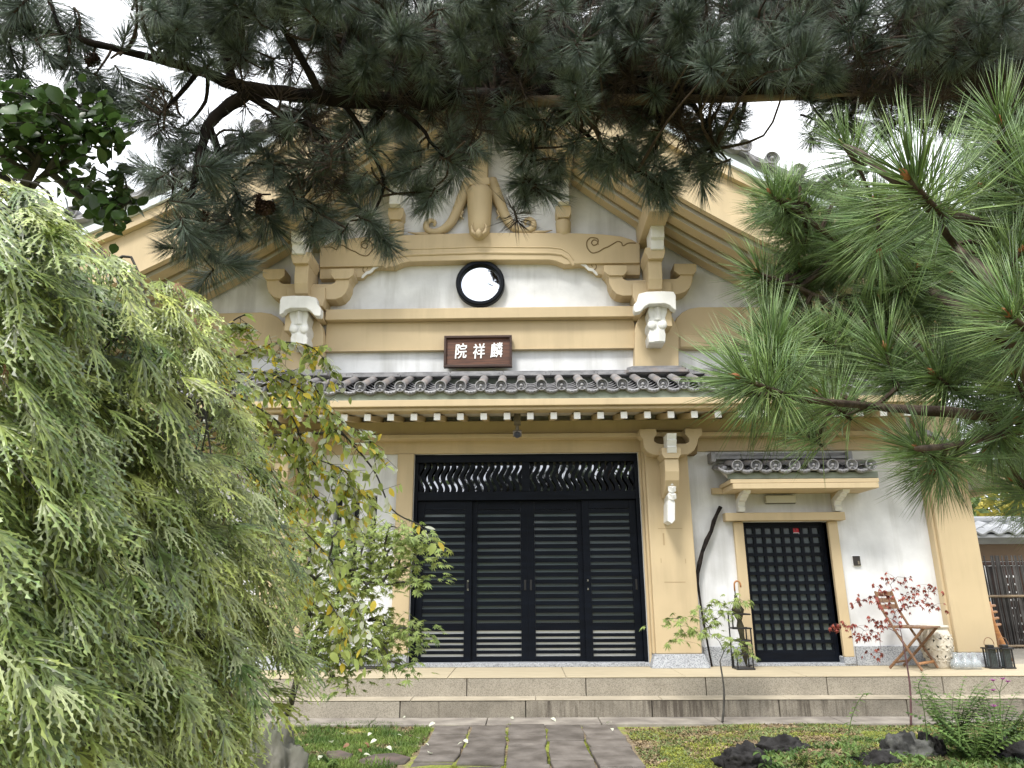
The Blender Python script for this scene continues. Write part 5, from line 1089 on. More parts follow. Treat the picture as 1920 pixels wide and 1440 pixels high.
pts_dead = [(0.4,-6.73,3.07),(0.51,-6.64,2.88),(0.62,-6.74,2.94),(0.21,-6.48,3.11),(1.02,-6.84,3.06),(-0.58,-6.36,3.34),(0.76,-6.57,3.0),(1.07,-6.85,3.08),(0.97,-6.61,2.98),(1.32,-6.88,2.69),(0.19,-6.73,3.01),(0.31,-6.6,2.91),(0.78,-6.64,3.27),(1.28,-7.03,2.86),(-0.55,-6.77,2.97),(1.45,-6.85,2.92),(0.88,-6.67,3.25),(-0.4,-6.29,3.33),(-0.7,-6.52,3.18),(-0.56,-6.29,3.28),(-0.17,-6.7,2.99),(0.18,-6.43,3.17),(0.12,-6.38,3.11),(1.45,-7.02,2.71),(0.35,-6.62,3.25),(0.06,-6.56,3.37),(-0.51,-6.7,2.91),(1.23,-6.63,2.92),(1.09,-6.61,3.23),(1.52,-6.9,2.88),(1.41,-6.71,3.07),(-0.36,-6.56,2.99),(-0.41,-6.18,3.22),(0.26,-6.27,3.33),(0.14,-6.58,3.33),(-0.68,-6.49,3.25),(1.26,-6.55,3.21),(-0.4,-6.35,3.22),(1.3,-6.93,2.82),(-0.58,-6.62,2.98),(0.41,-6.57,3.11),(-0.4,-6.33,3.37),(0.65,-6.36,3.3),(-0.66,-6.52,3.13),(-0.01,-6.35,3.21),(-0.56,-6.53,3.09),(0.47,-6.71,2.96),(0.86,-6.45,3.3),(-0.22,-6.33,3.18),(-0.75,-6.51,3.16),(0.89,-6.84,2.95),(-0.3,-6.65,3.04),(0.41,-6.74,2.98),(1.7,-6.62,3.03),(1.49,-6.94,2.66),(0.13,-6.46,3.39),(0.57,-6.65,3.22),(1.38,-7.06,2.9),(-0.16,-6.37,3.12),(-0.08,-6.43,3.38),(1.59,-6.54,2.92),(0.54,-6.43,3.34),(0.25,-6.69,3.19),(0.67,-6.72,3.04),(0.25,-6.71,3.11),(0.67,-6.55,3.32),(0.94,-6.65,3.25),(0.09,-6.48,3.26),(0.58,-6.81,3.01),(0.72,-6.41,3.29),(0.05,-6.42,3.09),(-0.05,-6.7,3.02),(-0.74,-6.71,2.84),(0.26,-6.41,3.06),(-0.46,-6.56,3.07),(0.23,-6.55,3.33),(1.26,-6.94,2.78),(0.51,-6.36,3.11),(1.41,-6.83,2.78),(-0.46,-6.47,3.27),(1.16,-6.66,3.12),(1.12,-6.83,2.83),(0.62,-6.59,2.91),(-0.28,-6.51,3.11),(1.53,-6.77,2.85),(-0.66,-6.54,3.02),(0.48,-6.28,3.31),(1.49,-6.97,2.96),(1.58,-6.52,3.02),(1.56,-6.73,2.96),(1.42,-7.07,2.83),(1.28,-6.85,2.85),(1.21,-6.93,2.92),(0.28,-6.47,3.08),(0.74,-6.58,3.29),(1.48,-6.5,3.03),(1.49,-6.92,2.81),(0.65,-6.45,3.35),(0.42,-6.71,3.21),(0.69,-6.58,3.38),(-0.82,-6.42,3.11),(0.16,-6.4,3.26),(-0.66,-6.42,3.18),(1.38,-6.7,3.08),(1.44,-6.8,2.99),(1.55,-6.89,2.93),(-0.05,-6.42,3.11),(0.93,-6.8,3.07),(0.43,-6.45,3.49),(1.24,-6.71,2.94),(1.76,-6.56,2.89),(-0.48,-6.67,3.04),(-0.34,-6.42,3.08),(-0.3,-6.46,3.26),(0.49,-6.4,3.14)]
pts_dead += [(-0.917,-6.758,2.857),(-0.704,-6.633,2.708),(-0.648,-6.57,2.597),(-0.73,-6.59,2.629),(-0.671,-6.568,2.663),(-0.223,-6.579,2.779),(0.049,-6.403,2.801),(0.654,-6.382,2.911),(0.676,-6.358,2.866),(-1.13,-6.803,2.683),(-1.059,-6.741,2.443),(0.254,-6.456,2.949),(0.54,-6.456,2.967),(0.009,-6.501,2.944),(0.784,-6.451,2.954),(-1.05,-6.739,2.747),(0.455,-6.463,2.916),(0.15,-6.492,2.925),(-0.205,-6.568,2.854),(-0.782,-6.639,2.77)]
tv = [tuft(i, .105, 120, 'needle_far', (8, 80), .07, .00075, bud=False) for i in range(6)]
tdv = [tuft(20 + i, .085, 60, 'needle_dead', (30, 140), .08, .0008, bud=False, droop=.5) for i in range(3)]
sk = np.array([tuple(v) for v in skel])
tw = MB(); items = []; dead = []
def nearest(p): return Vector(sk[np.argmin(((sk - np.array(p)) ** 2).sum(1))])
def attach(p, d):
    b = nearest(p); p = Vector(p); e = p - d * .07; L_ = (e - b).length
    mid = (b + e) / 2 + Vector((rnd.uniform(-.2, .2), rnd.uniform(-.2, .2), rnd.uniform(-.05, .15))) * L_
    branch(tw, [b, mid, e], [min(.008, .003 + L_ * .012), .0042, .0032], 5, .0, 3)
for group, k_ in ((pts_low, 1), (pts_top, 1)):
    for p in group:
        b = nearest(p); out = (Vector(p) - b); out = out.normalized() if out.length > .02 else Vector((0, 0, -1))
        for j in range(k_ + 1):
            pj = Vector(p) + Vector((rnd.gauss(0, .035), rnd.gauss(0, .08), rnd.gauss(0, .03))) * (0 if j == 0 else 1)
            d = (out * .8 + Vector((rnd.uniform(-.7, .7), rnd.uniform(-.8, .4), rnd.uniform(-.9, .2)))).normalized()
            attach(pj, d); items.append((rnd.randrange(6), frame(pj, d, rnd.uniform(0, 6), rnd.uniform(.7, 1.22))))
for p in pts_dead:
    for j in range(2):
        pj = Vector(p) + Vector((rnd.gauss(0, .05), rnd.gauss(0, .1), rnd.gauss(0, .03)))
        dead.append((rnd.randrange(3), frame(pj, (rnd.uniform(-.4, .4), rnd.uniform(-.4, .4), -1), rnd.uniform(0, 6), rnd.uniform(.8, 1.25))))
tw.build('twig', 'twig', pine)['kind'] = 'stuff'
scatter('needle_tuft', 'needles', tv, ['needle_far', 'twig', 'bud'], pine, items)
scatter('dead_needle_tuft', 'dead_needles', tdv, ['needle_dead', 'twig', 'bud'], pine, dead)
# cones
q = MB()
for k in range(7):
    z = k * .0055; r = .013 * math.sin(PI * (k + 1.4) / 9)
    for i in range(8):
        a = 2 * PI * i / 8 + k * .4; c_ = Vector((math.cos(a), math.sin(a), 0)); s = Vector((-math.sin(a), math.cos(a), 0))
        b = c_ * r * .4 + Vector((0, 0, z)); q.add([b - s * .003, b + s * .003, c_ * (r + .006) + Vector((0, 0, z + .004)) + s * .004, c_ * (r + .006) + Vector((0, 0, z + .004)) - s * .004, c_ * (r + .007) + Vector((0, 0, z + .0015))], [(0, 1, 2, 3), (3, 2, 4)])
q.lathe([(.004, 0), (.008, .02), (.002, .042)], n=6)
cone = q.mesh('pine_cone', 'cone')
for p in [(-0.889,-6.668,2.559),(-0.878,-6.65,2.537),(-0.864,-6.637,2.544),(-0.893,-6.664,2.529),(0.051,-6.436,2.722),(-1.039,-6.759,2.491),(-1.015,-6.767,2.624),(-1.449,-6.963,2.87),(-1.332,-6.949,2.884),(-0.949,-6.815,3.071),(-1.043,-6.754,2.435),(0.626,-6.392,2.845),(-0.958,-6.789,3.117)]:
    inst('pine_cone', cone, pine, frame(p, (rnd.uniform(-1, 1), rnd.uniform(-1, 1), -1), 0, rnd.uniform(1., 1.35)))
# bamboo prop lashed under the limb
for i, (p, r_b) in enumerate((([(-0.058,-6.545,3.001),(0.11,-6.531,3.014),(0.312,-6.519,3.023),(0.495,-6.524,3.021)], .021), ([(0.613,-6.476,3.056),(0.864,-6.486,3.05),(1.137,-6.506,3.043),(1.382,-6.527,3.039)], .017), ([(1.367,-6.533,3.058),(1.561,-6.536,3.047),(1.71,-6.544,3.033)], .012))):
    bb = MB().tube([tuple(v) for v in p], r_b, 14).build('bamboo_pole', 'bamboo', loc=p[0], smooth=True)
    tag(bb, ['short pale cut pole lashed below the pine limb, nearest the roof centre', 'long pale pole propping the pine limb right of the cut one', 'thin end pole under the limb close to the pine trunk'][i], 'pole', 'poles propping the pine limb')
a = [(0.555,-6.5,3.072)]; c = Vector(a[0])
lash = MB()
for k in range(7):
    x = c.x - .06 + k * .02; lash.tube([(x + .006 * math.sin(t), c.y + .075 * math.cos(t), c.z - .01 + .075 * math.sin(t)) for t in [2 * PI * i / 14 for i in range(15)]], .008, 5)
tag(lash.build('rope_lashing', 'bark', loc=tuple(c)), 'dark rope wound round pine limb and pole between the two pole ends', 'rope')

# ================================================================== NEAR PINE SPRAYS (right)
np_ = thing('young_pine', 'near pine with long bright green needles reaching in from the right edge', 'tree', (1.9, -7.3, -.05))
near = [(0.471,-8.031,1.737),(0.774,-7.804,1.975),(0.561,-7.376,2.109),(0.618,-7.338,2.109),(0.549,-8.043,1.553),(0.562,-7.478,1.617),(0.624,-7.362,1.775),(0.723,-7.446,1.713),(0.615,-7.696,1.466),(0.574,-7.203,1.996),(0.528,-7.374,1.757),(0.278,-7.918,1.519),(0.691,-7.471,2.165),(0.763,-7.8,1.751),(0.774,-7.647,1.827),(0.748,-7.332,1.986),(0.801,-7.311,1.878),(0.725,-7.291,2.048),(0.796,-7.469,1.655),(0.901,-7.51,1.549),(0.7,-7.152,2.033),(0.848,-7.614,1.919),(0.643,-7.222,2.1),(1.064,-7.241,1.479),(0.789,-7.817,1.869),(0.735,-7.472,2.026),(0.847,-7.612,1.611),(0.88,-7.377,1.923),(0.796,-7.192,1.886),(0.816,-7.432,1.985),(0.892,-7.409,1.835),(0.882,-7.27,1.961),(0.923,-7.437,1.685),(0.852,-7.227,2.037),(0.762,-7.155,2.105),(0.754,-7.149,1.821),(0.698,-7.049,1.929),(0.937,-7.347,1.762),(0.957,-7.614,1.748),(0.979,-7.701,1.888),(1.051,-7.518,1.637),(1.091,-7.616,1.807),(1.133,-7.423,1.504),(1.196,-7.524,1.686),(0.993,-7.668,2.049),(1.155,-7.63,1.993)]
nsub = [
 ([(0.48,-8.015,1.745),(0.564,-7.898,1.788),(0.686,-7.744,1.823),(0.748,-7.686,1.809),(0.641,-7.897,1.656),(0.702,-7.888,1.574)], [.004,.005,.006,.007,.010,.014]),
 ([(0.292,-7.877,1.509),(0.386,-7.735,1.543),(0.497,-7.684,1.544),(0.67,-7.476,1.588),(0.644,-7.699,1.525),(0.868,-7.491,1.564),(0.999,-7.457,1.56)], [.004,.005,.006,.007,.008,.010,.013]),
 ([(0.564,-7.367,2.113),(0.61,-7.35,2.092),(0.684,-7.33,2.042),(0.768,-7.335,1.971),(0.858,-7.399,1.864),(0.629,-7.895,1.587),(1.0,-7.485,1.659)], [.004,.005,.006,.008,.009,.011,.013]),
 ([(0.56,-8.027,1.558),(0.658,-7.887,1.567),(0.807,-7.698,1.568),(0.893,-7.624,1.523)], [.004,.006,.008,.010]),
 ([(0.695,-7.463,2.169),(0.515,-7.848,1.896),(0.469,-8.009,1.746),(0.631,-7.853,1.787),(0.906,-7.58,1.903),(0.94,-7.637,1.83)], [.004,.005,.006,.008,.009,.012]),
 ([(0.577,-7.193,1.998),(0.666,-7.217,1.947),(0.754,-7.277,1.853),(0.827,-7.343,1.765),(0.901,-7.418,1.669),(0.999,-7.465,1.59)], [.004,.005,.006,.008,.010,.012]),
 ([(0.538,-7.834,1.439),(0.655,-7.712,1.467),(0.873,-7.486,1.525),(0.998,-7.455,1.551)], [.004,.005,.007,.009]),
 ([(0.78,-7.796,1.979),(0.792,-7.766,1.941),(0.832,-7.717,1.881),(0.934,-7.63,1.824)], [.004,.006,.008,.010]),
]
sk2 = []
for p, r in nsub:
    m = MB(); sk2 += branch(m, p, r, 8, .15); m.build('branch', 'twig', np_, smooth=True)
e = [(0.99,-7.534,1.633)][0]
m = MB(); branch(m, [(1.9, -7.3, -.1), (1.8, -7.4, .8), (e[0] + .35, e[1] + .1, e[2] - .3), (e[0] + .05, e[1], e[2]), (e[0], e[1] + .05, e[2] + .6)], [.05, .04, .035, .03, .02], 10, .1); m.build('trunk', 'bark', np_, smooth=True)
sk = np.array([tuple(v) for v in sk2]); tw = MB()
ntv = [tuft(40 + i, .118, 150, 'needle', (12, 100), .085, .00072, droop=.12) for i in range(5)]
items = []
for i, p in enumerate(near):
    p = Vector(p[:3]); b = nearest(p); out = p - b; out = out.normalized() if out.length > .03 else Vector((-.7, -.2, .3))
    d = (Vector((-.55, -.45, .35)) + out * .3 + Vector((rnd.uniform(-.35, .35), rnd.uniform(-.3, .3), rnd.uniform(-.3, .3)))).normalized()
    if i == 11: d = Vector((-.90, -.2, .28)).normalized()
    attach(p, d); items.append((rnd.randrange(5), frame(p, d, rnd.uniform(0, 6), rnd.uniform(.85, 1.12))))
    for j in range(1 + (i % 2)):
        pj = p + Vector((rnd.uniform(.02, .12), rnd.uniform(.04, .22), rnd.uniform(-.03, .07))); d = (Vector((-.4, -.3, -.1)) + Vector((rnd.uniform(-.5, .5), rnd.uniform(-.5, .5), rnd.uniform(-.4, .4)))).normalized()
        attach(pj, d); items.append((rnd.randrange(5), frame(pj, d, rnd.uniform(0, 6), rnd.uniform(.85, 1.))))
tw.build('twig', 'twig', np_)['kind'] = 'stuff'
scatter('needle_tuft', 'needles', ntv, ['needle', 'twig', 'bud'], np_, items)

# ================================================================== LACELEAF MAPLE (left)
lace = thing('laceleaf_maple', 'big weeping laceleaf maple with feathery green leaves filling the left side', 'tree', (-2.3, -6.6, -.05))
lp1 = [(-1.01,-7.08,1.41),(-0.94,-7.2,1.47),(-0.98,-7.44,1.44),(-1.05,-7.37,2.04),(-0.8,-7.17,1.32),(-0.94,-7.68,1.75),(-0.97,-7.58,1.47),(-0.82,-6.81,1.5),(-0.89,-7.19,1.26),(-1.01,-7.13,0.84),(-0.75,-6.91,1.19),(-0.87,-7.62,1.66),(-0.89,-6.69,1.77),(-0.91,-7.4,0.99),(-1.03,-7.43,1.3),(-0.94,-7.55,1.94),(-0.66,-6.86,1.11),(-0.87,-7.66,1.87),(-0.85,-7.27,1.55),(-0.91,-7.41,1.84),(-0.84,-7.42,1.02),(-0.94,-7.18,1.02),(-0.85,-7.56,0.95),(-0.88,-7.43,1.14),(-0.88,-7.63,1.34),(-0.9,-7.14,1.69),(-0.8,-7.19,1.0),(-0.99,-7.32,0.98),(-1.04,-7.4,1.87),(-0.82,-7.26,1.58),(-0.88,-7.57,0.98),(-0.95,-6.93,1.95),(-0.85,-7.26,1.77),(-1.03,-7.32,1.39),(-1.0,-6.97,1.89),(-0.84,-7.58,1.49),(-0.99,-7.48,1.6),(-1.07,-7.41,1.63),(-0.78,-7.15,1.37),(-1.13,-7.53,2.06),(-0.73,-7.13,0.88),(-0.97,-6.81,1.87),(-1.02,-7.46,1.39),(-0.78,-6.68,1.13),(-0.76,-6.91,0.89),(-0.89,-6.8,0.89),(-0.99,-7.08,1.09),(-0.86,-7.16,1.31),(-0.8,-7.27,1.33),(-0.9,-6.84,0.77),(-0.82,-6.99,1.38),(-0.84,-7.21,1.51),(-0.89,-6.96,1.52),(-0.83,-7.22,1.93),(-0.74,-6.8,1.26),(-1.0,-7.04,1.06),(-0.85,-7.29,1.73),(-0.96,-7.0,1.01),(-0.97,-7.48,1.87),(-0.96,-7.48,1.8),(-0.85,-7.15,1.5),(-0.84,-7.65,1.07),(-0.81,-7.07,1.39),(-0.83,-7.7,1.46),(-1.02,-7.57,1.99),(-0.95,-7.17,1.31),(-0.84,-7.46,1.86),(-0.83,-7.31,1.2),(-1.02,-7.35,1.67),(-0.96,-7.06,1.33),(-0.68,-6.89,1.17),(-0.77,-6.86,0.84),(-0.85,-6.87,1.02),(-0.96,-6.91,2.04),(-0.85,-7.18,1.1),(-0.75,-7.13,1.51),(-0.83,-7.43,1.13),(-1.0,-7.44,1.43),(-0.86,-6.65,1.21),(-0.79,-7.29,0.93),(-0.89,-7.53,1.41),(-0.84,-6.95,1.3),(-0.76,-6.94,1.42),(-0.83,-7.29,1.37),(-0.93,-7.12,1.49),(-1.0,-7.08,1.66),(-0.95,-7.06,1.52),(-0.98,-7.04,0.86),(-0.86,-7.55,1.47),(-0.75,-6.89,1.56),(-1.04,-7.31,1.32),(-0.8,-7.65,1.16),(-1.03,-7.45,1.8),(-0.99,-7.34,1.66),(-0.84,-7.63,1.2),(-0.88,-7.35,1.81),(-0.9,-7.22,1.57),(-0.85,-7.41,1.42),(-0.97,-7.4,1.3),(-0.9,-7.06,1.0),(-0.84,-7.4,0.98),(-1.04,-7.49,1.77),(-0.87,-6.77,1.68),(-1.01,-7.48,1.56),(-0.89,-7.14,1.13),(-0.88,-7.77,1.81),(-1.07,-7.42,1.85),(-1.12,-7.49,2.02),(-0.86,-7.25,1.13),(-0.81,-7.44,1.33),(-0.77,-7.07,1.01),(-0.89,-7.23,1.16),(-0.99,-7.53,1.85),(-1.04,-7.38,1.01),(-0.85,-6.89,0.96),(-0.93,-7.0,0.82),(-0.97,-7.25,0.96),(-0.78,-6.91,1.03),(-0.89,-6.85,1.1),(-0.82,-7.41,1.19),(-0.83,-7.53,1.47),(-0.95,-7.26,1.29),(-0.95,-7.3,0.94),(-0.94,-7.29,1.27),(-0.82,-7.14,1.16),(-1.1,-7.44,1.77),(-0.8,-6.53,1.44),(-0.77,-7.18,1.07),(-0.78,-7.24,1.14),(-0.92,-7.5,0.98),(-0.87,-7.22,1.35),(-0.94,-7.35,1.27),(-0.88,-7.43,1.2),(-1.09,-7.53,1.86),(-0.95,-7.13,0.96),(-1.05,-7.31,0.89),(-0.92,-7.5,1.02),(-0.82,-7.24,0.89),(-0.91,-7.02,0.88),(-0.73,-7.04,1.35),(-0.83,-7.2,1.55),(-0.87,-7.69,1.39),(-0.9,-7.24,1.25),(-0.91,-7.44,1.35),(-0.92,-6.72,1.49),(-0.68,-6.83,1.15),(-1.0,-7.36,1.0),(-0.86,-7.19,1.69),(-1.0,-7.19,0.87),(-0.98,-7.61,1.69),(-0.96,-7.5,1.25),(-0.92,-7.33,1.87),(-0.74,-7.08,1.02),(-0.96,-7.43,1.1),(-1.03,-7.2,1.85),(-1.04,-7.11,1.27),(-0.99,-7.27,1.41),(-0.95,-7.55,1.37),(-0.94,-6.95,1.86),(-1.05,-7.54,1.79),(-1.05,-7.49,1.68),(-0.82,-7.19,1.81),(-0.89,-7.34,1.19),(-0.95,-7.47,1.21),(-0.81,-7.01,1.83),(-0.98,-7.06,0.9),(-0.93,-7.49,1.61),(-0.93,-7.38,1.59),(-1.01,-7.37,1.38),(-0.89,-7.07,1.02),(-1.02,-7.3,1.15),(-0.92,-7.16,1.43),(-1.07,-7.55,1.96),(-1.05,-7.39,1.84),(-1.07,-7.15,1.74),(-0.93,-7.04,1.18),(-0.85,-6.7,1.25),(-0.85,-6.68,0.98),(-0.73,-6.72,1.3),(-0.81,-6.97,1.06),(-0.77,-6.95,0.8),(-1.07,-7.13,1.82),(-1.01,-7.41,1.28),(-0.97,-7.59,1.96),(-0.77,-7.23,0.96),(-0.92,-7.68,1.76),(-0.95,-7.36,1.2),(-0.87,-6.97,1.83),(-0.77,-6.99,1.54),(-1.1,-7.41,2.08),(-0.8,-7.29,1.85),(-1.01,-7.13,1.69),(-0.78,-7.12,1.34),(-0.91,-7.61,1.62),(-0.85,-7.54,1.4),(-0.83,-6.69,0.96),(-1.03,-7.04,1.55),(-0.9,-7.35,1.12),(-0.83,-7.29,1.44),(-1.0,-7.3,1.51),(-0.83,-7.45,1.23),(-1.05,-7.12,1.55),(-0.9,-7.03,1.94),(-0.97,-7.39,1.62),(-0.94,-7.44,1.65),(-0.84,-7.2,1.85),(-1.03,-7.54,1.94),(-0.93,-7.19,1.04),(-0.9,-7.7,1.7),(-0.92,-7.5,1.0),(-0.96,-7.06,1.28),(-0.84,-7.54,1.54),(-1.03,-7.07,1.21),(-0.83,-6.84,1.26),(-0.98,-7.55,1.58),(-0.8,-6.86,0.9),(-0.85,-7.47,1.45),(-0.8,-6.92,0.8),(-0.94,-7.35,0.95),(-0.92,-7.64,1.9),(-0.85,-7.16,1.22),(-0.77,-6.78,1.46),(-1.02,-7.03,1.9),(-0.81,-7.19,1.05),(-1.16,-7.45,1.87),(-0.71,-6.82,1.27),(-0.83,-7.04,1.15),(-0.77,-7.25,1.09),(-0.86,-7.6,1.46),(-0.85,-7.43,1.37),(-0.96,-7.1,1.76),(-0.87,-7.66,1.25),(-0.72,-6.75,1.37),(-0.96,-7.19,1.31),(-0.81,-6.91,1.13),(-0.8,-6.89,1.68),(-0.85,-7.26,0.97),(-1.07,-7.37,1.19),(-0.97,-7.51,1.23),(-0.95,-7.5,1.68),(-1.09,-7.4,2.06),(-0.91,-6.79,1.42),(-0.84,-7.62,1.14),(-0.76,-7.29,0.93),(-0.73,-6.8,1.02),(-0.82,-7.5,1.35),(-1.05,-7.22,1.48),(-0.89,-7.47,1.08),(-0.81,-7.58,1.05),(-0.99,-7.16,0.96),(-0.81,-6.97,0.87),(-0.91,-7.62,1.79),(-0.82,-7.04,1.08),(-0.85,-6.94,0.94),(-0.83,-7.54,1.29),(-0.9,-7.62,1.32),(-0.82,-7.52,1.12),(-0.86,-7.44,1.16),(-0.86,-7.52,1.39),(-0.71,-6.91,1.52),(-0.86,-7.18,1.28),(-0.84,-7.56,1.15),(-0.91,-7.17,1.89),(-0.86,-6.76,1.06),(-0.88,-7.54,1.45),(-0.92,-7.23,1.57),(-0.96,-7.02,1.44),(-0.93,-7.57,1.86),(-1.04,-7.54,1.66),(-0.96,-7.18,1.84),(-0.85,-7.6,1.11),(-1.03,-7.42,1.91),(-0.71,-7.01,1.08),(-0.89,-7.4,1.63),(-1.12,-7.46,1.78),(-0.85,-7.55,1.52),(-0.77,-7.01,1.16),(-1.06,-7.28,1.53),(-1.08,-7.17,1.73),(-0.82,-7.43,1.28),(-0.84,-6.67,1.39),(-1.02,-7.12,1.66),(-0.85,-7.36,1.13),(-0.99,-7.38,1.89),(-1.08,-7.2,1.56),(-0.85,-7.63,1.55),(-0.95,-7.56,1.71),(-0.88,-7.49,0.98),(-0.86,-7.53,1.57),(-0.92,-7.65,1.53),(-0.77,-7.09,1.26),(-1.03,-7.42,1.74),(-1.04,-7.16,1.66),(-0.86,-7.55,1.77),(-0.99,-7.52,1.3),(-1.03,-7.2,1.25),(-0.97,-7.36,1.23),(-0.83,-7.58,1.29),(-0.86,-7.57,1.26),(-0.96,-7.59,1.61),(-0.98,-7.44,1.35),(-0.97,-7.62,1.54),(-1.0,-7.53,1.44),(-0.89,-7.34,1.7),(-1.12,-7.45,1.64),(-1.01,-7.03,1.33),(-0.74,-6.66,1.07),(-1.04,-7.19,1.82),(-0.97,-7.34,1.82),(-0.9,-7.0,1.43),(-0.86,-7.34,1.01),(-0.87,-6.88,1.21),(-0.93,-7.5,1.31),(-0.88,-7.24,1.66),(-0.79,-7.06,1.45),(-0.89,-7.56,1.63),(-0.9,-7.76,1.85),(-1.03,-7.16,2.02),(-1.02,-7.32,1.46),(-1.03,-7.29,1.7),(-0.78,-6.78,1.0),(-0.91,-6.9,1.01),(-0.94,-6.86,0.85),(-0.91,-7.53,1.24),(-1.05,-7.16,1.17),(-0.85,-7.72,1.58),(-1.04,-7.23,1.76),(-0.76,-6.92,0.81),(-0.91,-6.89,1.45),(-0.88,-7.7,1.76)]
lp2 = [(-1.15,-6.83,1.21),(-1.19,-7.35,2.0),(-1.17,-6.98,1.02),(-1.08,-6.89,2.0),(-1.06,-7.22,0.95),(-1.06,-6.79,1.7),(-1.17,-7.15,0.93),(-1.22,-7.04,0.83),(-1.17,-7.27,1.49),(-1.11,-7.09,1.26),(-1.14,-7.13,1.03),(-1.14,-6.93,1.3),(-1.22,-6.98,1.62),(-1.21,-7.12,1.6),(-0.95,-6.74,1.45),(-1.01,-6.61,1.58),(-1.19,-7.14,1.51),(-1.16,-6.89,1.94),(-1.24,-7.28,1.67),(-1.13,-7.05,1.84),(-1.22,-7.02,1.88),(-1.12,-7.07,1.08),(-1.11,-7.36,2.0),(-1.33,-7.17,1.64),(-0.94,-6.65,1.23),(-1.15,-6.82,1.47),(-1.17,-6.94,0.85),(-1.29,-7.11,1.7),(-1.13,-6.78,1.15),(-1.17,-7.22,1.68),(-0.99,-6.8,1.16),(-0.94,-6.64,1.59),(-1.16,-6.69,1.26),(-1.1,-6.88,1.67),(-0.97,-6.8,1.35),(-1.02,-6.61,0.84),(-1.06,-6.85,1.03),(-1.21,-7.25,1.58),(-0.92,-6.48,1.15),(-1.1,-6.9,2.02),(-1.18,-7.14,1.53),(-1.28,-7.17,1.65),(-1.06,-6.52,1.2),(-1.1,-6.98,1.51),(-1.29,-7.02,1.67),(-1.24,-7.28,1.57),(-1.12,-7.07,0.91),(-1.06,-6.84,1.98),(-1.0,-6.83,0.96),(-1.13,-6.8,0.94),(-1.24,-7.02,1.37),(-1.17,-6.89,1.19),(-0.93,-6.42,1.38),(-1.11,-7.01,1.12),(-1.12,-6.96,1.63),(-1.24,-7.22,1.76),(-1.25,-7.17,2.04),(-1.17,-6.72,1.63),(-0.93,-6.69,1.75),(-1.04,-6.78,1.03),(-1.09,-6.87,1.8),(-1.16,-7.02,1.58),(-1.3,-7.07,1.76),(-0.96,-6.5,0.86),(-1.26,-7.07,1.94),(-1.26,-7.19,1.86),(-1.15,-7.21,1.81),(-1.14,-6.97,0.96),(-1.21,-7.13,1.19),(-1.17,-6.87,1.4),(-1.11,-6.73,1.5),(-1.18,-6.98,1.55),(-1.12,-6.65,1.84),(-1.06,-6.76,1.56),(-1.1,-6.67,1.06),(-1.15,-7.39,1.91),(-1.15,-7.43,1.9),(-1.23,-7.16,1.94),(-1.1,-6.95,1.7),(-1.31,-7.05,1.28),(-0.92,-6.6,1.7),(-0.95,-6.46,1.29),(-1.28,-7.28,1.74),(-1.02,-6.6,0.95),(-1.17,-7.09,1.79),(-1.04,-6.77,1.85),(-1.22,-7.11,1.12),(-1.22,-7.1,1.35),(-1.28,-6.94,1.64),(-1.17,-7.02,1.42),(-1.17,-7.23,1.53),(-1.06,-7.03,0.88),(-1.14,-7.01,1.21),(-1.05,-6.95,1.23),(-1.18,-7.2,1.48),(-1.21,-7.06,1.24),(-1.17,-6.68,1.49),(-1.05,-6.92,0.86),(-0.98,-6.74,1.07),(-1.09,-6.83,1.11),(-1.09,-6.66,1.27),(-1.11,-7.16,1.66),(-0.9,-6.56,0.99),(-1.14,-7.14,1.01),(-1.18,-7.11,1.74),(-1.28,-7.19,1.92),(-1.19,-6.95,1.44),(-1.2,-6.96,0.96),(-0.92,-6.54,1.41),(-1.03,-6.7,1.85),(-1.15,-6.8,1.96),(-1.23,-7.01,2.06),(-1.17,-6.75,1.35),(-0.96,-6.52,1.38),(-1.05,-6.51,1.7),(-1.22,-7.16,1.06),(-0.98,-6.6,1.06),(-0.94,-6.58,1.21),(-1.13,-7.28,1.94),(-1.1,-7.25,0.89),(-1.1,-6.79,1.79),(-1.09,-7.15,1.86),(-1.05,-6.91,1.64),(-1.12,-6.94,1.55),(-1.11,-6.8,1.38),(-0.94,-6.44,1.19),(-1.29,-7.13,1.94),(-1.24,-7.29,1.8),(-1.04,-6.45,1.16),(-1.08,-6.54,1.57),(-1.26,-7.08,2.07),(-1.13,-7.34,1.93),(-1.13,-6.76,0.87),(-1.1,-6.85,1.19),(-1.05,-6.49,1.12),(-1.11,-6.92,1.94),(-1.06,-6.73,1.42),(-1.01,-6.82,1.22),(-1.12,-7.08,1.3),(-1.16,-7.06,1.13)]
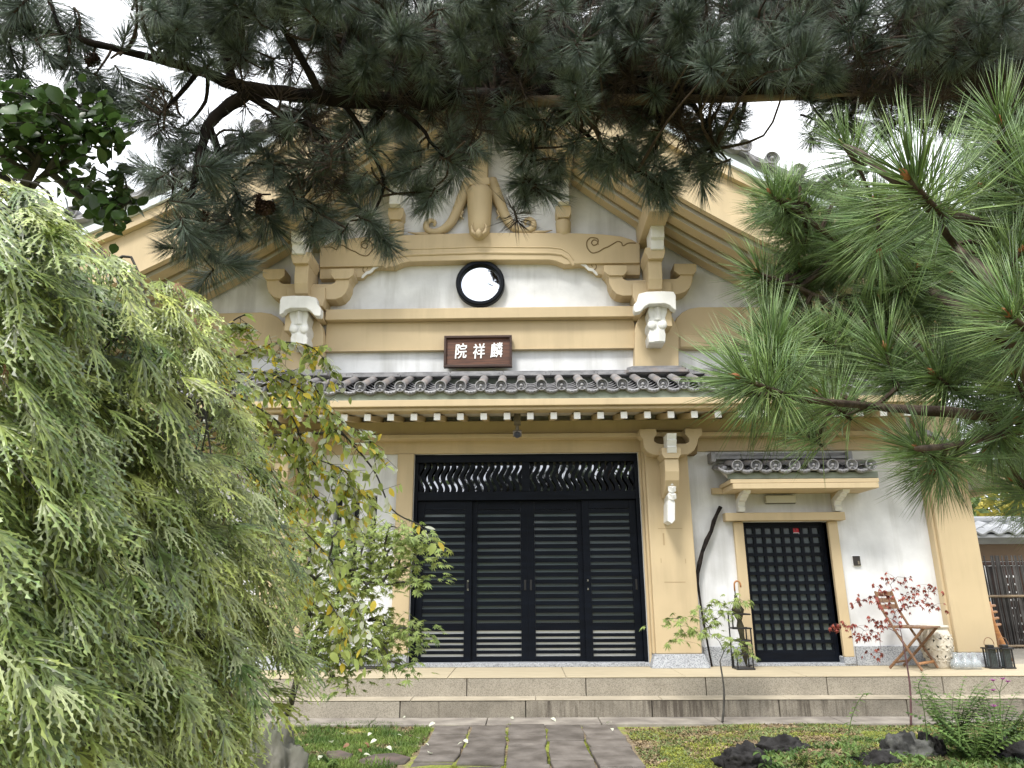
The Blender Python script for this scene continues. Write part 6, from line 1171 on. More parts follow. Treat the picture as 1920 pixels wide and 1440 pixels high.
lp2 += [(-1.69,-7.32,1.24),(-1.23,-7.49,1.83),(-1.78,-7.47,1.8),(-1.46,-7.63,1.39),(-1.8,-7.29,1.57),(-1.46,-6.98,1.05),(-1.58,-6.92,1.14),(-1.59,-7.14,1.87),(-1.52,-7.28,1.15),(-1.51,-7.47,1.61),(-1.3,-7.1,1.22),(-1.51,-7.31,1.99),(-1.36,-7.64,1.78),(-1.49,-7.46,1.76),(-1.28,-7.56,1.55),(-1.31,-7.31,0.93),(-1.11,-7.5,0.99),(-1.8,-7.26,1.09),(-1.41,-7.48,1.88),(-1.44,-6.98,0.94),(-1.49,-7.48,1.06),(-1.41,-7.01,1.35),(-1.65,-7.4,1.32),(-1.62,-7.25,1.68),(-1.38,-7.65,1.64),(-1.29,-7.58,1.89),(-1.67,-7.46,1.28),(-1.19,-7.43,1.95),(-1.33,-7.65,1.32),(-1.86,-7.18,1.49),(-1.61,-7.27,1.51),(-1.58,-7.17,0.95),(-1.43,-7.67,1.64),(-1.14,-7.53,1.33),(-1.4,-7.38,1.88),(-1.35,-7.63,1.08),(-1.28,-7.45,1.81),(-1.61,-7.57,1.59),(-1.42,-7.7,1.38),(-1.61,-7.08,1.78),(-1.21,-7.73,1.8),(-1.55,-7.56,1.46),(-1.36,-7.52,1.12),(-1.64,-6.99,1.26),(-1.6,-7.3,1.37),(-1.48,-7.28,1.08),(-1.63,-6.93,0.96),(-1.46,-7.19,1.59),(-1.32,-7.6,1.17),(-1.87,-7.29,1.71),(-1.25,-7.13,1.13),(-1.85,-7.26,1.53),(-1.43,-7.52,1.81),(-1.52,-7.58,1.34),(-1.37,-7.2,1.49),(-1.5,-7.39,1.8),(-1.67,-7.07,1.61),(-1.63,-7.21,2.1),(-1.44,-6.94,1.03),(-1.51,-7.15,1.18),(-1.67,-7.4,1.19),(-1.63,-7.16,1.47),(-1.53,-7.07,1.69),(-1.46,-7.4,1.37),(-1.57,-6.93,1.61),(-1.8,-7.17,1.25),(-1.22,-7.57,1.57),(-1.72,-7.23,1.6),(-1.23,-7.53,1.17),(-1.53,-7.04,1.99),(-1.88,-7.31,1.89),(-1.36,-7.67,1.73),(-1.51,-7.19,0.98),(-1.16,-7.41,1.05),(-1.67,-7.2,1.45),(-1.71,-7.09,1.42),(-1.47,-7.09,1.89),(-1.4,-7.72,1.47),(-1.39,-7.31,1.37),(-1.35,-7.47,1.78),(-1.14,-7.59,1.91),(-1.32,-7.23,1.07),(-1.25,-7.48,2.07),(-1.17,-7.46,1.17),(-1.44,-7.23,1.49),(-1.31,-7.29,1.31),(-1.53,-7.48,1.38),(-1.68,-7.24,1.43),(-1.37,-7.16,1.4),(-1.78,-7.18,1.49),(-1.62,-7.08,1.56),(-1.55,-7.47,1.15),(-1.28,-7.54,1.05),(-1.54,-7.09,2.19),(-1.74,-7.1,1.58),(-1.7,-7.39,1.11),(-1.68,-7.12,0.91),(-1.34,-7.69,1.35),(-1.7,-7.4,1.3),(-1.78,-7.31,1.44),(-1.64,-7.39,1.81),(-1.38,-7.47,1.23),(-1.65,-7.3,1.32),(-1.44,-7.09,1.75),(-1.66,-7.21,0.98),(-1.62,-7.19,1.81),(-1.82,-7.39,1.68),(-1.15,-7.51,2.0),(-1.02,-7.41,0.94),(-1.58,-7.42,1.72)]
lv = [palm_leaf(6 + i % 2, .122, .0034, .62, .125, .26, 60 + i, 'lace') for i in range(5)] + [palm_leaf(5, .105, .0032, .7, .12, .7, 70, 'lace'), palm_leaf(5, .05, .0022, 1.0, .12, 1.6, 71, 'lace_dry')] + [palm_leaf(6, .11, .0024, .6, .11, .35, 72 + i, 'lace_pale') for i in range(2)]
items = []; sprays = MB(); core = Vector((-2.05, -7.0, 1.3))
trunk = [(-2.3, -6.6, -.1), (-2.25, -6.7, .5), (-2.05, -6.9, 1.0), (-1.8, -6.9, 1.5), (-1.5, -6.9, 1.9)]
m = MB(); br = branch(m, trunk, [.09, .08, .06, .04, .02], 10, .15)
for ends in ([(-1.005,-6.572,1.784),(-1.06,-6.724,1.833),(-1.174,-6.791,1.849)], [(-1.079,-6.77,1.319),(-1.152,-6.812,1.361),(-1.187,-6.952,1.388)], [(-1.055,-7.166,2.051),(-1.195,-7.214,1.944)], [(-0.756,-6.857,1.006),(-0.965,-6.827,1.133)], [(-1.046,-7.249,1.591),(-1.19,-7.211,1.502)]):
    pts = [v for v in ends]; br += branch(m, [trunk[2]] + pts[::-1], [.030] + [.018] * (len(pts) - 1) + [.006], 7, .15)
m.build('trunk', 'grey_bark', lace, smooth=True)
sk = np.array([tuple(v) for v in br])
for li, group in enumerate((lp1, lp2)):
    for p in group:
        p = Vector(p); dirn = Vector((.9, -.15, -.34)) + Vector((rnd.uniform(-.3, .3), rnd.uniform(-.4, .3), rnd.uniform(-.3, .3)))
        dirn.normalize(); ln = rnd.uniform(.12, .20); st_ = p - dirn * ln * .6 + Vector((0, .02, .05)); pts = [st_, p + Vector((0, 0, .02)), p + dirn * ln * .5 - Vector((0, 0, .03))]
        branch(sprays, pts, [.0016, .0011, .0006], 4, 0, 2)
        if rnd.random() < .35:
            b = nearest(st_); branch(sprays, [b, (b + st_) / 2 + Vector((0, 0, .08)), st_], [.005, .0035, .0022], 5, 0, 3)
        for j in range(8):
            t = j / 7; c = pts[0].lerp(pts[2], t) + Vector((0, 0, .035 * math.sin(PI * t)))
            sd2 = Vector((dirn.y, -dirn.x, 0)) * (1 if j % 2 else -1)
            ld = (dirn * 1.0 + sd2 * rnd.uniform(.0, .8) + Vector((0, 0, rnd.uniform(-.6, .15)))).normalized()
            nr = Vector((rnd.uniform(-.5, .5), rnd.uniform(-.9, .1), 1)); X_ = ld.cross(nr).normalized(); Z_ = X_.cross(ld).normalized()
            mt = Matrix(((X_.x, ld.x, Z_.x, c.x), (X_.y, ld.y, Z_.y, c.y), (X_.z, ld.z, Z_.z, c.z), (0, 0, 0, 1))) @ Matrix.Diagonal((*[rnd.uniform(.75, 1.15)] * 3, 1))
            vi = 6 if rnd.random() < .02 else (7 + rnd.randrange(2) if rnd.random() < .10 and li == 0 else rnd.randrange(6)); items.append((vi, mt))
sprays.build('twig', 'grey_bark', lace)['kind'] = 'stuff'
scatter('leaf', 'foliage', lv, ['lace'], lace, [i for i in items if i[0] < 6])
scatter('highlit_bleached_leaf', 'highlit_bleached_foliage', lv, ['lace_pale'], lace, [i for i in items if i[0] > 6])
scatter('dry_leaf', 'dry_foliage', lv, ['lace_dry'], lace, [i for i in items if i[0] == 6])

# ---- generic leafy spray tree
def leaf_at(c, ld, nr, s):
    ld = ld.normalized(); X_ = ld.cross(nr).normalized(); Z_ = X_.cross(ld).normalized()
    return Matrix(((X_.x, ld.x, Z_.x, c.x), (X_.y, ld.y, Z_.y, c.y), (X_.z, ld.z, Z_.z, c.z), (0, 0, 0, 1))) @ Matrix.Diagonal((s, s, s, 1))
def oval(ln, w, mname, seed, curl=.15):
    m = MB(); ribbon_leaf(m, (0, 0, 0), (0, 1, 0), (0, 0, 1), ln, w, curl, 4); m.tube([(0, -.006, 0), (0, 0, 0)], .0005, 3, cap=False)
    return m.mesh('leaf', mname, True)
# ---- weeping tree with pale and yellow leaves
wt = thing('weeping_tree', 'thin weeping tree with pale green and yellow leaves before the left pillar', 'tree', (-2.0, -5.2, -.05))
m = MB(); twk = MB()
wl_ = [[(-1.173,-6.266,2.042),(-1.076,-6.295,2.09),(-0.97,-6.32,2.126),(-0.865,-6.34,2.135),(-0.775,-6.305,2.119),(-0.711,-6.26,2.038)],
 [(-1.113,-6.241,2.048),(-0.971,-6.239,2.048),(-0.829,-6.223,1.977),(-0.684,-6.206,1.866),(-0.578,-6.218,1.797),(-0.549,-6.201,1.744)],
 [(-0.989,-6.182,2.022),(-0.862,-6.17,1.939),(-0.735,-6.164,1.855),(-0.638,-6.126,1.789)],
 [(-0.696,-6.15,1.837),(-0.568,-6.144,1.693),(-0.497,-6.111,1.547),(-0.381,-6.136,1.484)],
 [(-1.116,-6.167,1.985),(-0.952,-6.133,1.885),(-0.837,-6.067,1.75),(-0.706,-6.067,1.655),(-0.607,-6.038,1.617)],
 [(-1.043,-6.119,1.911),(-0.914,-6.095,1.766),(-0.814,-6.039,1.608),(-0.703,-6.054,1.554),(-0.653,-6.038,1.515)],
 [(-1.097,-6.068,1.837),(-0.948,-6.089,1.664),(-0.853,-6.091,1.501),(-0.721,-6.096,1.363),(-0.639,-6.074,1.23),(-0.565,-6.113,1.101)],
 [(-1.077,-6.044,1.756),(-0.978,-6.032,1.548),(-0.897,-6.044,1.366),(-0.798,-6.012,1.269),(-0.703,-6.04,1.173),(-0.646,-6.034,1.023)],
 [(-1.206,-6.141,1.95),(-1.078,-6.048,1.776),(-1.015,-5.994,1.573),(-0.985,-5.968,1.37),(-0.917,-5.997,1.172)],
 [(-1.109,-6.322,2.127),(-1.093,-6.336,2.185),(-1.053,-6.385,2.208),(-1.018,-6.379,2.231)],
 [(-1.108,-6.328,2.146),(-1.053,-6.378,2.19),(-1.011,-6.363,2.199)],
 [(-1.025,-6.207,2.058),(-0.861,-6.203,2.057),(-0.773,-6.204,1.971),(-0.735,-6.169,1.875),(-0.772,-6.154,1.754)],
 [(-1.152,-6.141,2.036),(-0.969,-6.108,1.977),(-0.877,-6.099,1.85),(-0.856,-6.066,1.708),(-0.889,-6.057,1.565)],
 [(-1.135,-6.112,1.956),(-1.022,-6.036,1.821),(-0.759,-6.041,1.732),(-0.679,-6.011,1.673),(-0.717,-6.012,1.61)]]
lvw = [oval(.042, .0105, 'weep', 1), oval(.036, .010, 'weep_pale', 2, -.1), oval(.040, .011, 'weep_yellow', 3), oval(.045, .012, 'weep', 4, .3)]
items = []
for pl in wl_:
    out = branch(m, pl, [.0045, .0035, .003, .0024, .002, .0016, .0013][:len(pl)], 5, .2, 5)
    for a, b in zip(out, out[1:]):
        dd = (b - a).normalized()
        for j in range(5 if len(pl) != 4 else 1):
            c = a.lerp(b, rnd.random()); 
            if rnd.random() < .45:           # short side twig
                e = c + Vector((rnd.uniform(-.05, .09), rnd.uniform(-.08, .05), rnd.uniform(-.12, .02))); twk.tube([c, e], [.0012, .0007], 3); cs = [c.lerp(e, .4), c.lerp(e, .7), e]
            else: cs = [c]
            for c2 in cs:
                ld = dd * .4 + Vector((rnd.uniform(-.8, .9), rnd.uniform(-.7, .5), rnd.uniform(-1, .1))); vi = rnd.choices([0, 1, 2, 3], [5, 4, 2.6, 4])[0]
                items.append((vi, leaf_at(c2, ld, Vector((rnd.uniform(-1, 1), rnd.uniform(-1, .3), 1)), rnd.uniform(.65, 1.15))))
branch(m, [(-2.0, -5.2, -.1), (-1.95, -5.4, .9), (-1.8, -5.7, 1.7), wl_[5][0]], [.022, .018, .014, .006], 8, .15)
for pl in wl_: branch(m, [(-1.8, -5.7, 1.7), ((-1.8 + pl[0][0]) / 2, (-5.7 + pl[0][1]) / 2, (1.75 + pl[0][2]) / 2 + .05), pl[0]], [.008, .006, .005], 6, .1)
m.build('branch', 'grey_bark', wt, smooth=True); twk.build('twig', 'grey_bark', wt)['kind'] = 'stuff'
scatter('leaf', 'foliage', lvw, ['weep'], wt, [i for i in items if i[0] in (0, 3)], 280)
scatter('pale_leaf', 'pale_foliage', lvw, ['weep_pale'], wt, [i for i in items if i[0] == 1], 200)
scatter('yellow_leaf', 'yellow_foliage', lvw, ['weep_yellow'], wt, [i for i in items if i[0] == 2], 200)

# ---- green maple in the middle left
def maple_tree(name, label, base, crown, leafm, lm, n_per, size, stemm, flat=.25, trunk_r=.03, spread=.12, fork=None, keep=300):
    t = thing(name, label, 'tree', base); m = MB(); tw_ = MB(); items = []
    top = Vector(fork) if fork else Vector(crown[0])
    br_ = branch(m, [base, Vector(base).lerp(top, .5) + Vector((.03, 0, 0)), top], [trunk_r, trunk_r * .8, trunk_r * .55], 8, .15)
    hub = br_[-1]; net = [tuple(v) for v in br_[len(br_) // 2:]]
    for c in sorted(crown, key=lambda c: (Vector(c) - hub).length):
        c = Vector(c); d_ = [((Vector(v) - c).length + .35 * (Vector(v) - hub).length, v) for v in net]; b = Vector(min(d_)[1]); mid = (b + c) / 2 + Vector((rnd.uniform(-.02, .02), rnd.uniform(-.02, .02), .03 * (c - b).length + .01))
        w0 = max(.0025, trunk_r * .42 - (b - hub).length * .006)
        net += [tuple(v) for v in branch(tw_, [b, mid, c], [w0, w0 * .75, .0012], 5, .1, 3)][1:]
        for j in range(n_per):
            o = Vector((rnd.gauss(0, spread), rnd.gauss(0, spread), rnd.gauss(0, spread * flat)))
            p = c + o
            if j % 4 == 0: tw_.tube([c, (c + p) / 2 + Vector((0, 0, .008)), p], [.0016, .0012, .0006], 3)
            ld = Vector((o.x + rnd.uniform(-.06, .06), o.y + rnd.uniform(-.06, .06), rnd.uniform(-.10, .0)))
            items.append((rnd.randrange(len(leafm)), leaf_at(p, ld, Vector((rnd.uniform(-.5, .5), rnd.uniform(-.7, .3), 1)), rnd.uniform(.7, 1.15) * size)))
    m.build('trunk', stemm, t, smooth=True); tw_.build('twig', stemm, t)['kind'] = 'stuff'
    scatter('leaf', 'foliage', leafm, [lm], t, items, keep); return t
mv = [palm_leaf(7, .040, .0052, 1.75, 0, .25, 80 + i, 'maple', petiole=.012) for i in range(4)]
mcr = [(-1.31,-4.31,1.28),(-1.09,-4.16,1.53),(-0.77,-4.26,1.37),(-1.07,-4.59,1.33),(-0.76,-4.43,1.51),(-1.41,-4.27,1.12),(-1.4,-4.42,1.46),(-1.29,-4.47,1.15),(-1.23,-4.6,1.21),(-0.68,-4.22,1.4),(-1.11,-4.53,1.38),(-1.33,-4.56,1.19),(-0.91,-4.52,1.26),(-1.0,-4.49,1.21),(-1.1,-4.37,1.44),(-1.07,-4.59,1.6),(-1.04,-4.29,1.38),(-0.95,-4.23,1.35),(-1.26,-4.48,1.54),(-0.68,-4.2,1.46),(-1.12,-4.62,1.56),(-1.0,-4.47,1.43),(-0.68,-4.52,1.54),(-1.15,-4.55,1.41),(-0.8,-4.42,1.38),(-0.82,-4.46,1.61),(-0.74,-4.24,1.48),(-1.12,-4.64,1.24),(-1.42,-4.34,1.33),(-1.26,-4.64,1.57),(-1.34,-4.63,1.39),(-1.29,-4.5,1.35),(-1.13,-4.31,1.27),(-1.44,-4.2,1.27),(-0.95,-4.23,1.64),(-1.25,-4.43,1.61),(-1.08,-4.09,1.26),(-0.82,-4.12,1.31),(-0.83,-4.43,1.28),(-1.13,-4.07,1.6),(-0.85,-4.39,1.52),(-1.18,-4.46,1.15),(-1.23,-4.51,1.32),(-1.11,-4.36,1.15),(-1.04,-4.46,1.31),(-1.25,-4.52,1.43),(-1.18,-4.65,1.15),(-0.97,-4.43,1.58),(-1.18,-4.18,1.58),(-1.37,-4.48,1.53),(-1.03,-4.14,1.53),(-1.14,-4.44,1.49),(-1.25,-4.13,1.31),(-0.96,-4.5,1.31),(-1.05,-4.03,1.16),(-0.8,-4.42,1.43),(-0.96,-4.11,1.57),(-0.89,-4.2,1.47),(-0.95,-4.49,1.44),(-0.92,-4.2,1.41)]
mcr += [(-1.24,-4.61,0.85),(-1.22,-4.51,0.94),(-0.83,-4.1,1.04),(-1.18,-4.19,0.93),(-0.77,-4.42,0.95),(-1.21,-4.39,0.87),(-0.88,-4.47,0.94),(-0.97,-4.19,1.07),(-1.01,-4.42,0.97),(-1.15,-4.36,1.01),(-1.12,-4.18,0.82),(-1.21,-4.6,0.87),(-0.98,-4.45,1.02),(-1.06,-4.62,1.07),(-1.01,-4.3,0.88),(-1.14,-4.25,0.88),(-0.91,-4.52,1.02),(-1.23,-4.18,1.1),(-1.24,-4.24,1.04),(-1.02,-4.51,1.05),(-0.99,-4.44,1.08),(-1.24,-4.19,0.95),(-0.94,-4.2,0.86),(-1.1,-4.27,0.93),(-0.84,-4.31,1.02),(-1.29,-4.29,0.97),(-0.88,-4.25,1.08),(-1.17,-4.3,0.85),(-0.7,-4.53,1.04),(-1.13,-4.31,1.11),(-0.94,-4.49,0.96),(-0.89,-4.14,0.89),(-0.76,-4.21,0.97),(-1.06,-4.5,1.01)]
mcr += [(-0.588,-4.447,1.522),(-0.549,-4.441,1.5),(-0.614,-4.443,1.315),(-0.66,-4.45,1.285),(-0.666,-4.457,1.032),(-0.619,-4.452,0.987),(-0.777,-4.488,0.861),(-0.687,-4.475,0.831),(-0.762,-4.481,1.609),(-0.667,-4.461,1.563),(-1.05,-4.458,0.718),(-1.114,-4.466,0.789)]
mb_ = (-2.09,-2.282,0.025)
maple_tree('green_maple', 'green maple with starry leaves overlapping the left edge of the black doors', mb_, mcr, mv, 'maple', 24, 1.1, 'grey_bark', .5, .028, .075, [(-1.312,-4.289,1.118)][0])
# ---- round-leaved tree, upper left
rl = [oval(.050, .019, 'round', 5, .2), oval(.045, .020, 'round', 6, -.1), oval(.040, .017, 'round', 7, .3)]
rt = thing('round_leaf_tree', 'dark tree with glossy round leaves against the sky at upper left', 'tree', (-3.2, -5.9, -.05))
rp1 = [(-1.53,-7.1,2.61),(-1.59,-6.96,2.65),(-1.39,-6.94,2.56),(-1.4,-7.03,2.61),(-1.52,-6.99,2.64),(-1.24,-6.97,2.58),(-1.24,-6.9,2.33),(-1.4,-6.75,2.47),(-1.36,-6.89,2.72),(-1.45,-7.09,2.64),(-1.51,-6.92,2.6),(-1.25,-6.99,2.59),(-1.42,-6.83,2.59),(-1.59,-6.89,2.59),(-1.52,-6.94,2.6),(-1.58,-6.99,2.68),(-1.37,-6.84,2.73),(-1.52,-7.08,2.5),(-1.44,-6.77,2.64),(-1.51,-6.86,2.58),(-1.34,-7.09,2.6),(-1.43,-6.68,2.58),(-1.3,-6.96,2.48),(-1.44,-6.99,2.59),(-1.58,-7.0,2.62),(-1.53,-6.79,2.64),(-1.38,-7.13,2.54),(-1.42,-6.96,2.62),(-1.45,-6.84,2.65),(-1.47,-7.0,2.69),(-1.53,-6.98,2.57),(-1.58,-6.89,2.62),(-1.45,-6.78,2.74),(-1.62,-6.82,2.62),(-1.47,-7.11,2.63),(-1.31,-6.88,2.61),(-1.53,-6.76,2.56),(-1.3,-6.85,2.48),(-1.59,-6.95,2.73),(-1.56,-6.82,2.66),(-1.29,-6.95,2.37),(-1.33,-6.91,2.58),(-1.42,-6.86,2.45),(-1.25,-6.88,2.39),(-1.54,-6.92,2.58),(-1.4,-7.07,2.59),(-1.45,-6.83,2.7),(-1.57,-6.86,2.57),(-1.5,-7.01,2.7),(-1.27,-6.89,2.39),(-1.58,-6.94,2.72),(-1.63,-6.94,2.64),(-1.56,-7.0,2.54),(-1.32,-6.69,2.51),(-1.41,-7.14,2.5),(-1.34,-6.93,2.55),(-1.49,-6.95,2.66),(-1.33,-6.92,2.61),(-1.53,-7.04,2.49),(-1.34,-6.78,2.41),(-1.47,-6.78,2.55),(-1.5,-6.83,2.58),(-1.47,-6.7,2.55),(-1.48,-6.91,2.68),(-1.3,-7.07,2.6),(-1.45,-6.65,2.56),(-1.53,-7.07,2.6),(-1.37,-6.73,2.51),(-1.32,-7.02,2.6),(-1.49,-6.77,2.6),(-1.25,-6.85,2.44),(-1.42,-7.1,2.51),(-1.34,-6.95,2.56),(-1.27,-7.02,2.59),(-1.48,-6.87,2.54)]
rp1 += [(-1.229,-6.949,2.61),(-1.237,-6.93,2.576),(-1.243,-6.887,2.507),(-1.255,-6.988,2.639),(-1.257,-6.913,2.532),(-1.229,-6.827,2.425),(-1.276,-6.817,2.356),(-1.245,-6.823,2.4),(-1.316,-6.947,2.719),(-1.457,-7.043,2.703)]
rp1 += [(-1.88,-6.96,2.54),(-2.0,-7.01,2.49),(-1.77,-7.02,2.5),(-1.63,-6.98,2.58),(-1.62,-7.0,2.5),(-1.75,-7.24,2.42),(-1.78,-7.02,2.42),(-1.55,-7.1,2.65),(-1.84,-7.27,2.5),(-1.76,-7.15,2.6),(-1.74,-7.35,2.56),(-1.72,-6.92,2.48),(-1.91,-7.19,2.65),(-1.79,-7.14,2.51),(-1.77,-7.06,2.37),(-1.91,-7.21,2.45),(-1.75,-7.13,2.53),(-1.95,-7.14,2.5),(-1.83,-7.08,2.34),(-1.96,-7.2,2.65),(-1.78,-7.08,2.67),(-1.76,-6.95,2.68),(-1.74,-7.0,2.53),(-1.75,-6.91,2.57),(-1.68,-7.22,2.62),(-1.74,-6.9,2.73),(-1.67,-7.02,2.39),(-1.78,-7.25,2.63),(-1.69,-7.27,2.57),(-1.78,-7.21,2.52),(-1.77,-7.18,2.27),(-1.76,-7.18,2.54),(-1.59,-7.21,2.6),(-1.87,-7.23,2.36),(-1.94,-7.02,2.52),(-1.75,-7.12,2.48),(-1.79,-7.07,2.29),(-1.97,-7.1,2.65),(-1.66,-7.11,2.71),(-1.92,-6.86,2.44)]
m = MB(); items = []
rs = [(-1.739,-6.827,2.221),(-1.613,-6.82,2.407),(-1.486,-6.865,2.529),(-1.367,-6.879,2.576)]; branch(m, [(-3.2, -5.9, -.1), (-3.0, -5.9, 1.2)] + rs, [.05, .035, .018, .012, .009, .006], 8, .15)
skr = branch(m, [(-1.613,-6.82,2.407),(-1.505,-6.893,2.549),(-1.451,-6.928,2.658),(-1.356,-6.957,2.693)], [.018, .012, .008, .005], 6, .15) + branch(m, [(-1.486,-6.865,2.529),(-1.398,-6.825,2.458),(-1.315,-6.807,2.41),(-1.235,-6.834,2.43)], [.012, .008, .006, .004], 6, .15) + branch(m, [(-1.486,-6.865,2.529),(-1.382,-6.923,2.622),(-1.28,-6.926,2.628)], [.010, .007, .004], 6, .1)
sk = np.array([tuple(v) for v in skr]); tw = MB()
for p in rp1:
    p = Vector(p); b = nearest(p); branch(tw, [b, (b + p) / 2 + Vector((0, 0, .03)), p], [.004, .003, .0018], 5, 0, 2)
    for j in range(7):
        c = b.lerp(p, rnd.uniform(.5, 1.05)) + Vector((rnd.gauss(0, .022), rnd.gauss(0, .03), rnd.gauss(0, .022)))
        items.append((rnd.randrange(3), leaf_at(c, Vector((rnd.uniform(-1, 1), rnd.uniform(-1, .6), rnd.uniform(-.6, .8))), Vector((rnd.uniform(-1, 1), rnd.uniform(-1.4, .3), .8)), rnd.uniform(.75, 1.2))))
m.build('trunk', 'grey_bark', rt, smooth=True); tw.build('twig', 'grey_bark', rt)['kind'] = 'stuff'
scatter('leaf', 'foliage', rl, ['round'], rt, items)
# ---- two small saplings on the right
mv2 = [palm_leaf(7, .062, .0078, 1.7, 0, .35, 90 + i, 'maple', petiole=.02) for i in range(3)]
c1 = [(1.906,-1.5,1.109),(1.773,-1.5,1.06),(1.637,-1.5,0.986),(1.48,-1.5,0.963),(1.349,-1.5,0.939),(2.037,-1.5,1.118),(2.116,-1.5,1.133),(1.575,-1.5,0.839),(1.441,-1.5,0.767),(1.737,-1.5,0.937),(1.868,-1.5,0.961),(2.001,-1.5,1.009),(1.676,-1.5,0.814),(1.804,-1.5,0.814),(1.501,-1.5,0.889),(2.03,-1.5,0.764),(2.1,-1.5,0.691),(2.145,-1.5,0.629),(1.949,-1.5,0.716),(1.9,-1.5,1.035),(1.784,-1.5,0.887)]
maple_tree('maple_sapling', 'slender young maple with yellow green leaves standing before the right porch pillar', (1.832,-1.5,0.012), c1, mv2, 'maple', 9, 1.0, 'grey_bark', .35, .012, .075, [(1.86,-1.5,0.572)][0])
rv = [palm_leaf(5, .040, .010, 1.6, 0, .9, 95 + i, 'red_leaf', petiole=.02) for i in range(3)]
c2 = [(3.516,-1.6,1.29),(3.598,-1.6,1.325),(3.676,-1.6,1.334),(3.407,-1.6,1.251),(3.45,-1.6,1.191),(3.369,-1.6,1.162),(3.262,-1.6,1.128),(3.182,-1.6,1.104),(3.52,-1.6,1.152),(3.618,-1.6,1.127),(3.736,-1.6,1.224),(3.812,-1.6,1.224),(3.92,-1.6,1.258),(3.951,-1.6,1.233),(3.657,-1.6,1.053),(3.749,-1.6,1.15),(3.819,-1.6,1.111),(3.915,-1.6,1.076),(3.982,-1.6,1.027),(3.552,-1.6,1.029),(3.484,-1.6,1.078),(3.411,-1.6,1.103),(2.927,-1.6,0.901),(3.002,-1.6,0.896),(3.076,-1.6,0.886),(3.151,-1.6,0.881),(3.223,-1.6,0.852),(3.296,-1.6,0.837),(3.335,-1.6,0.933),(3.411,-1.6,0.933),(3.491,-1.6,0.957),(3.368,-1.6,0.813),(3.264,-1.6,0.789),(3.559,-1.6,0.908),(3.162,-1.6,0.775),(3.404,-1.6,0.885),(3.243,-1.6,0.642),(3.354,-1.6,0.646),(3.884,-1.6,1.199),(3.677,-1.6,1.175),(3.557,-1.6,1.225),(3.72,-1.6,1.062)]
maple_tree('red_maple_sapling', 'thin young maple with sparse dark red leaves in front of the folding chair', (3.528,-1.6,-0.011), c2, rv, 'red_leaf', 5, .85, 'red_bark', .6, .011, .04, [(3.572,-1.6,0.764)][0])

# ================================================================== LOW PLANTS, ROCKS, GRASS
def rock(name, label, x, y, sx, sy_, sz, m, seed, zoff=0):
    import bmesh
    bm = bmesh.new(); bmesh.ops.create_icosphere(bm, subdivisions=5, radius=1); q = random.Random(seed)
    from mathutils import noise
    o = Vector((q.uniform(0, 50), q.uniform(0, 50), 0))
    for v in bm.verts:
        n = noise.fractal(v.co * 1.3 + o, 1.0, 2.0, 5); n2 = noise.cell(v.co * 2.2 + o)
        n3 = noise.fractal(v.co * 5 + o, .8, 2.0, 4); v.co *= 1 + .34 * n + .08 * n2 + .16 * n3
        v.co.x *= sx; v.co.y *= sy_; v.co.z *= sz
    me = bpy.data.meshes.new(name); bm.to_mesh(me); bm.free(); me.materials.append(M[m])
    me.shade_smooth(); ob = bpy.data.objects.new(name, me); sc.collection.objects.link(ob); ob.location = (x, y, .025 + zoff)
    return tag(ob, label, 'rock')
G_ = lambda p: (p[0], p[1])
for i, (p, sx, sy_, sz, mm, lb) in enumerate((
    ((1.562,-3.112,0.035), .17, .13, .13, 'lava', 'black rough lava rock at the right of the path, nearest the flagstones'),
    ((1.966,-2.773,0.035), .19, .12, .12, 'lava', 'long black lava rock beyond the one nearest the path'),
    ((2.357,-2.628,0.035), .07, .06, .06, 'lava', 'small black stone alone on the moss, between larger lava rocks'),
    ((2.461,-3.183,0.035), .16, .12, .10, 'lava', 'dark jagged lava rock just below the grey lichen rock'),
    ((2.801,-2.958,0.035), .20, .14, .17, 'rock', 'grey lichen spotted rock amid the ferns'),
    ((3.021,-2.926,0.035), .10, .10, .15, 'lava', 'upright dark rock behind the lichen spotted one'),
    ((3.542,-3.015,0.035), .15, .12, .14, 'lava', 'dark rock half hidden in ferns at the right corner'))):
    rock('garden_rock', lb, p[0], p[1], sx, sy_, sz, mm, i + 2)
p = (-1.641,-3.769,0.035); rock('boulder', 'tall pale grey rough boulder at the foot of the laceleaf maple', p[0], p[1], .20, .17, .36, 'boulder', 40)
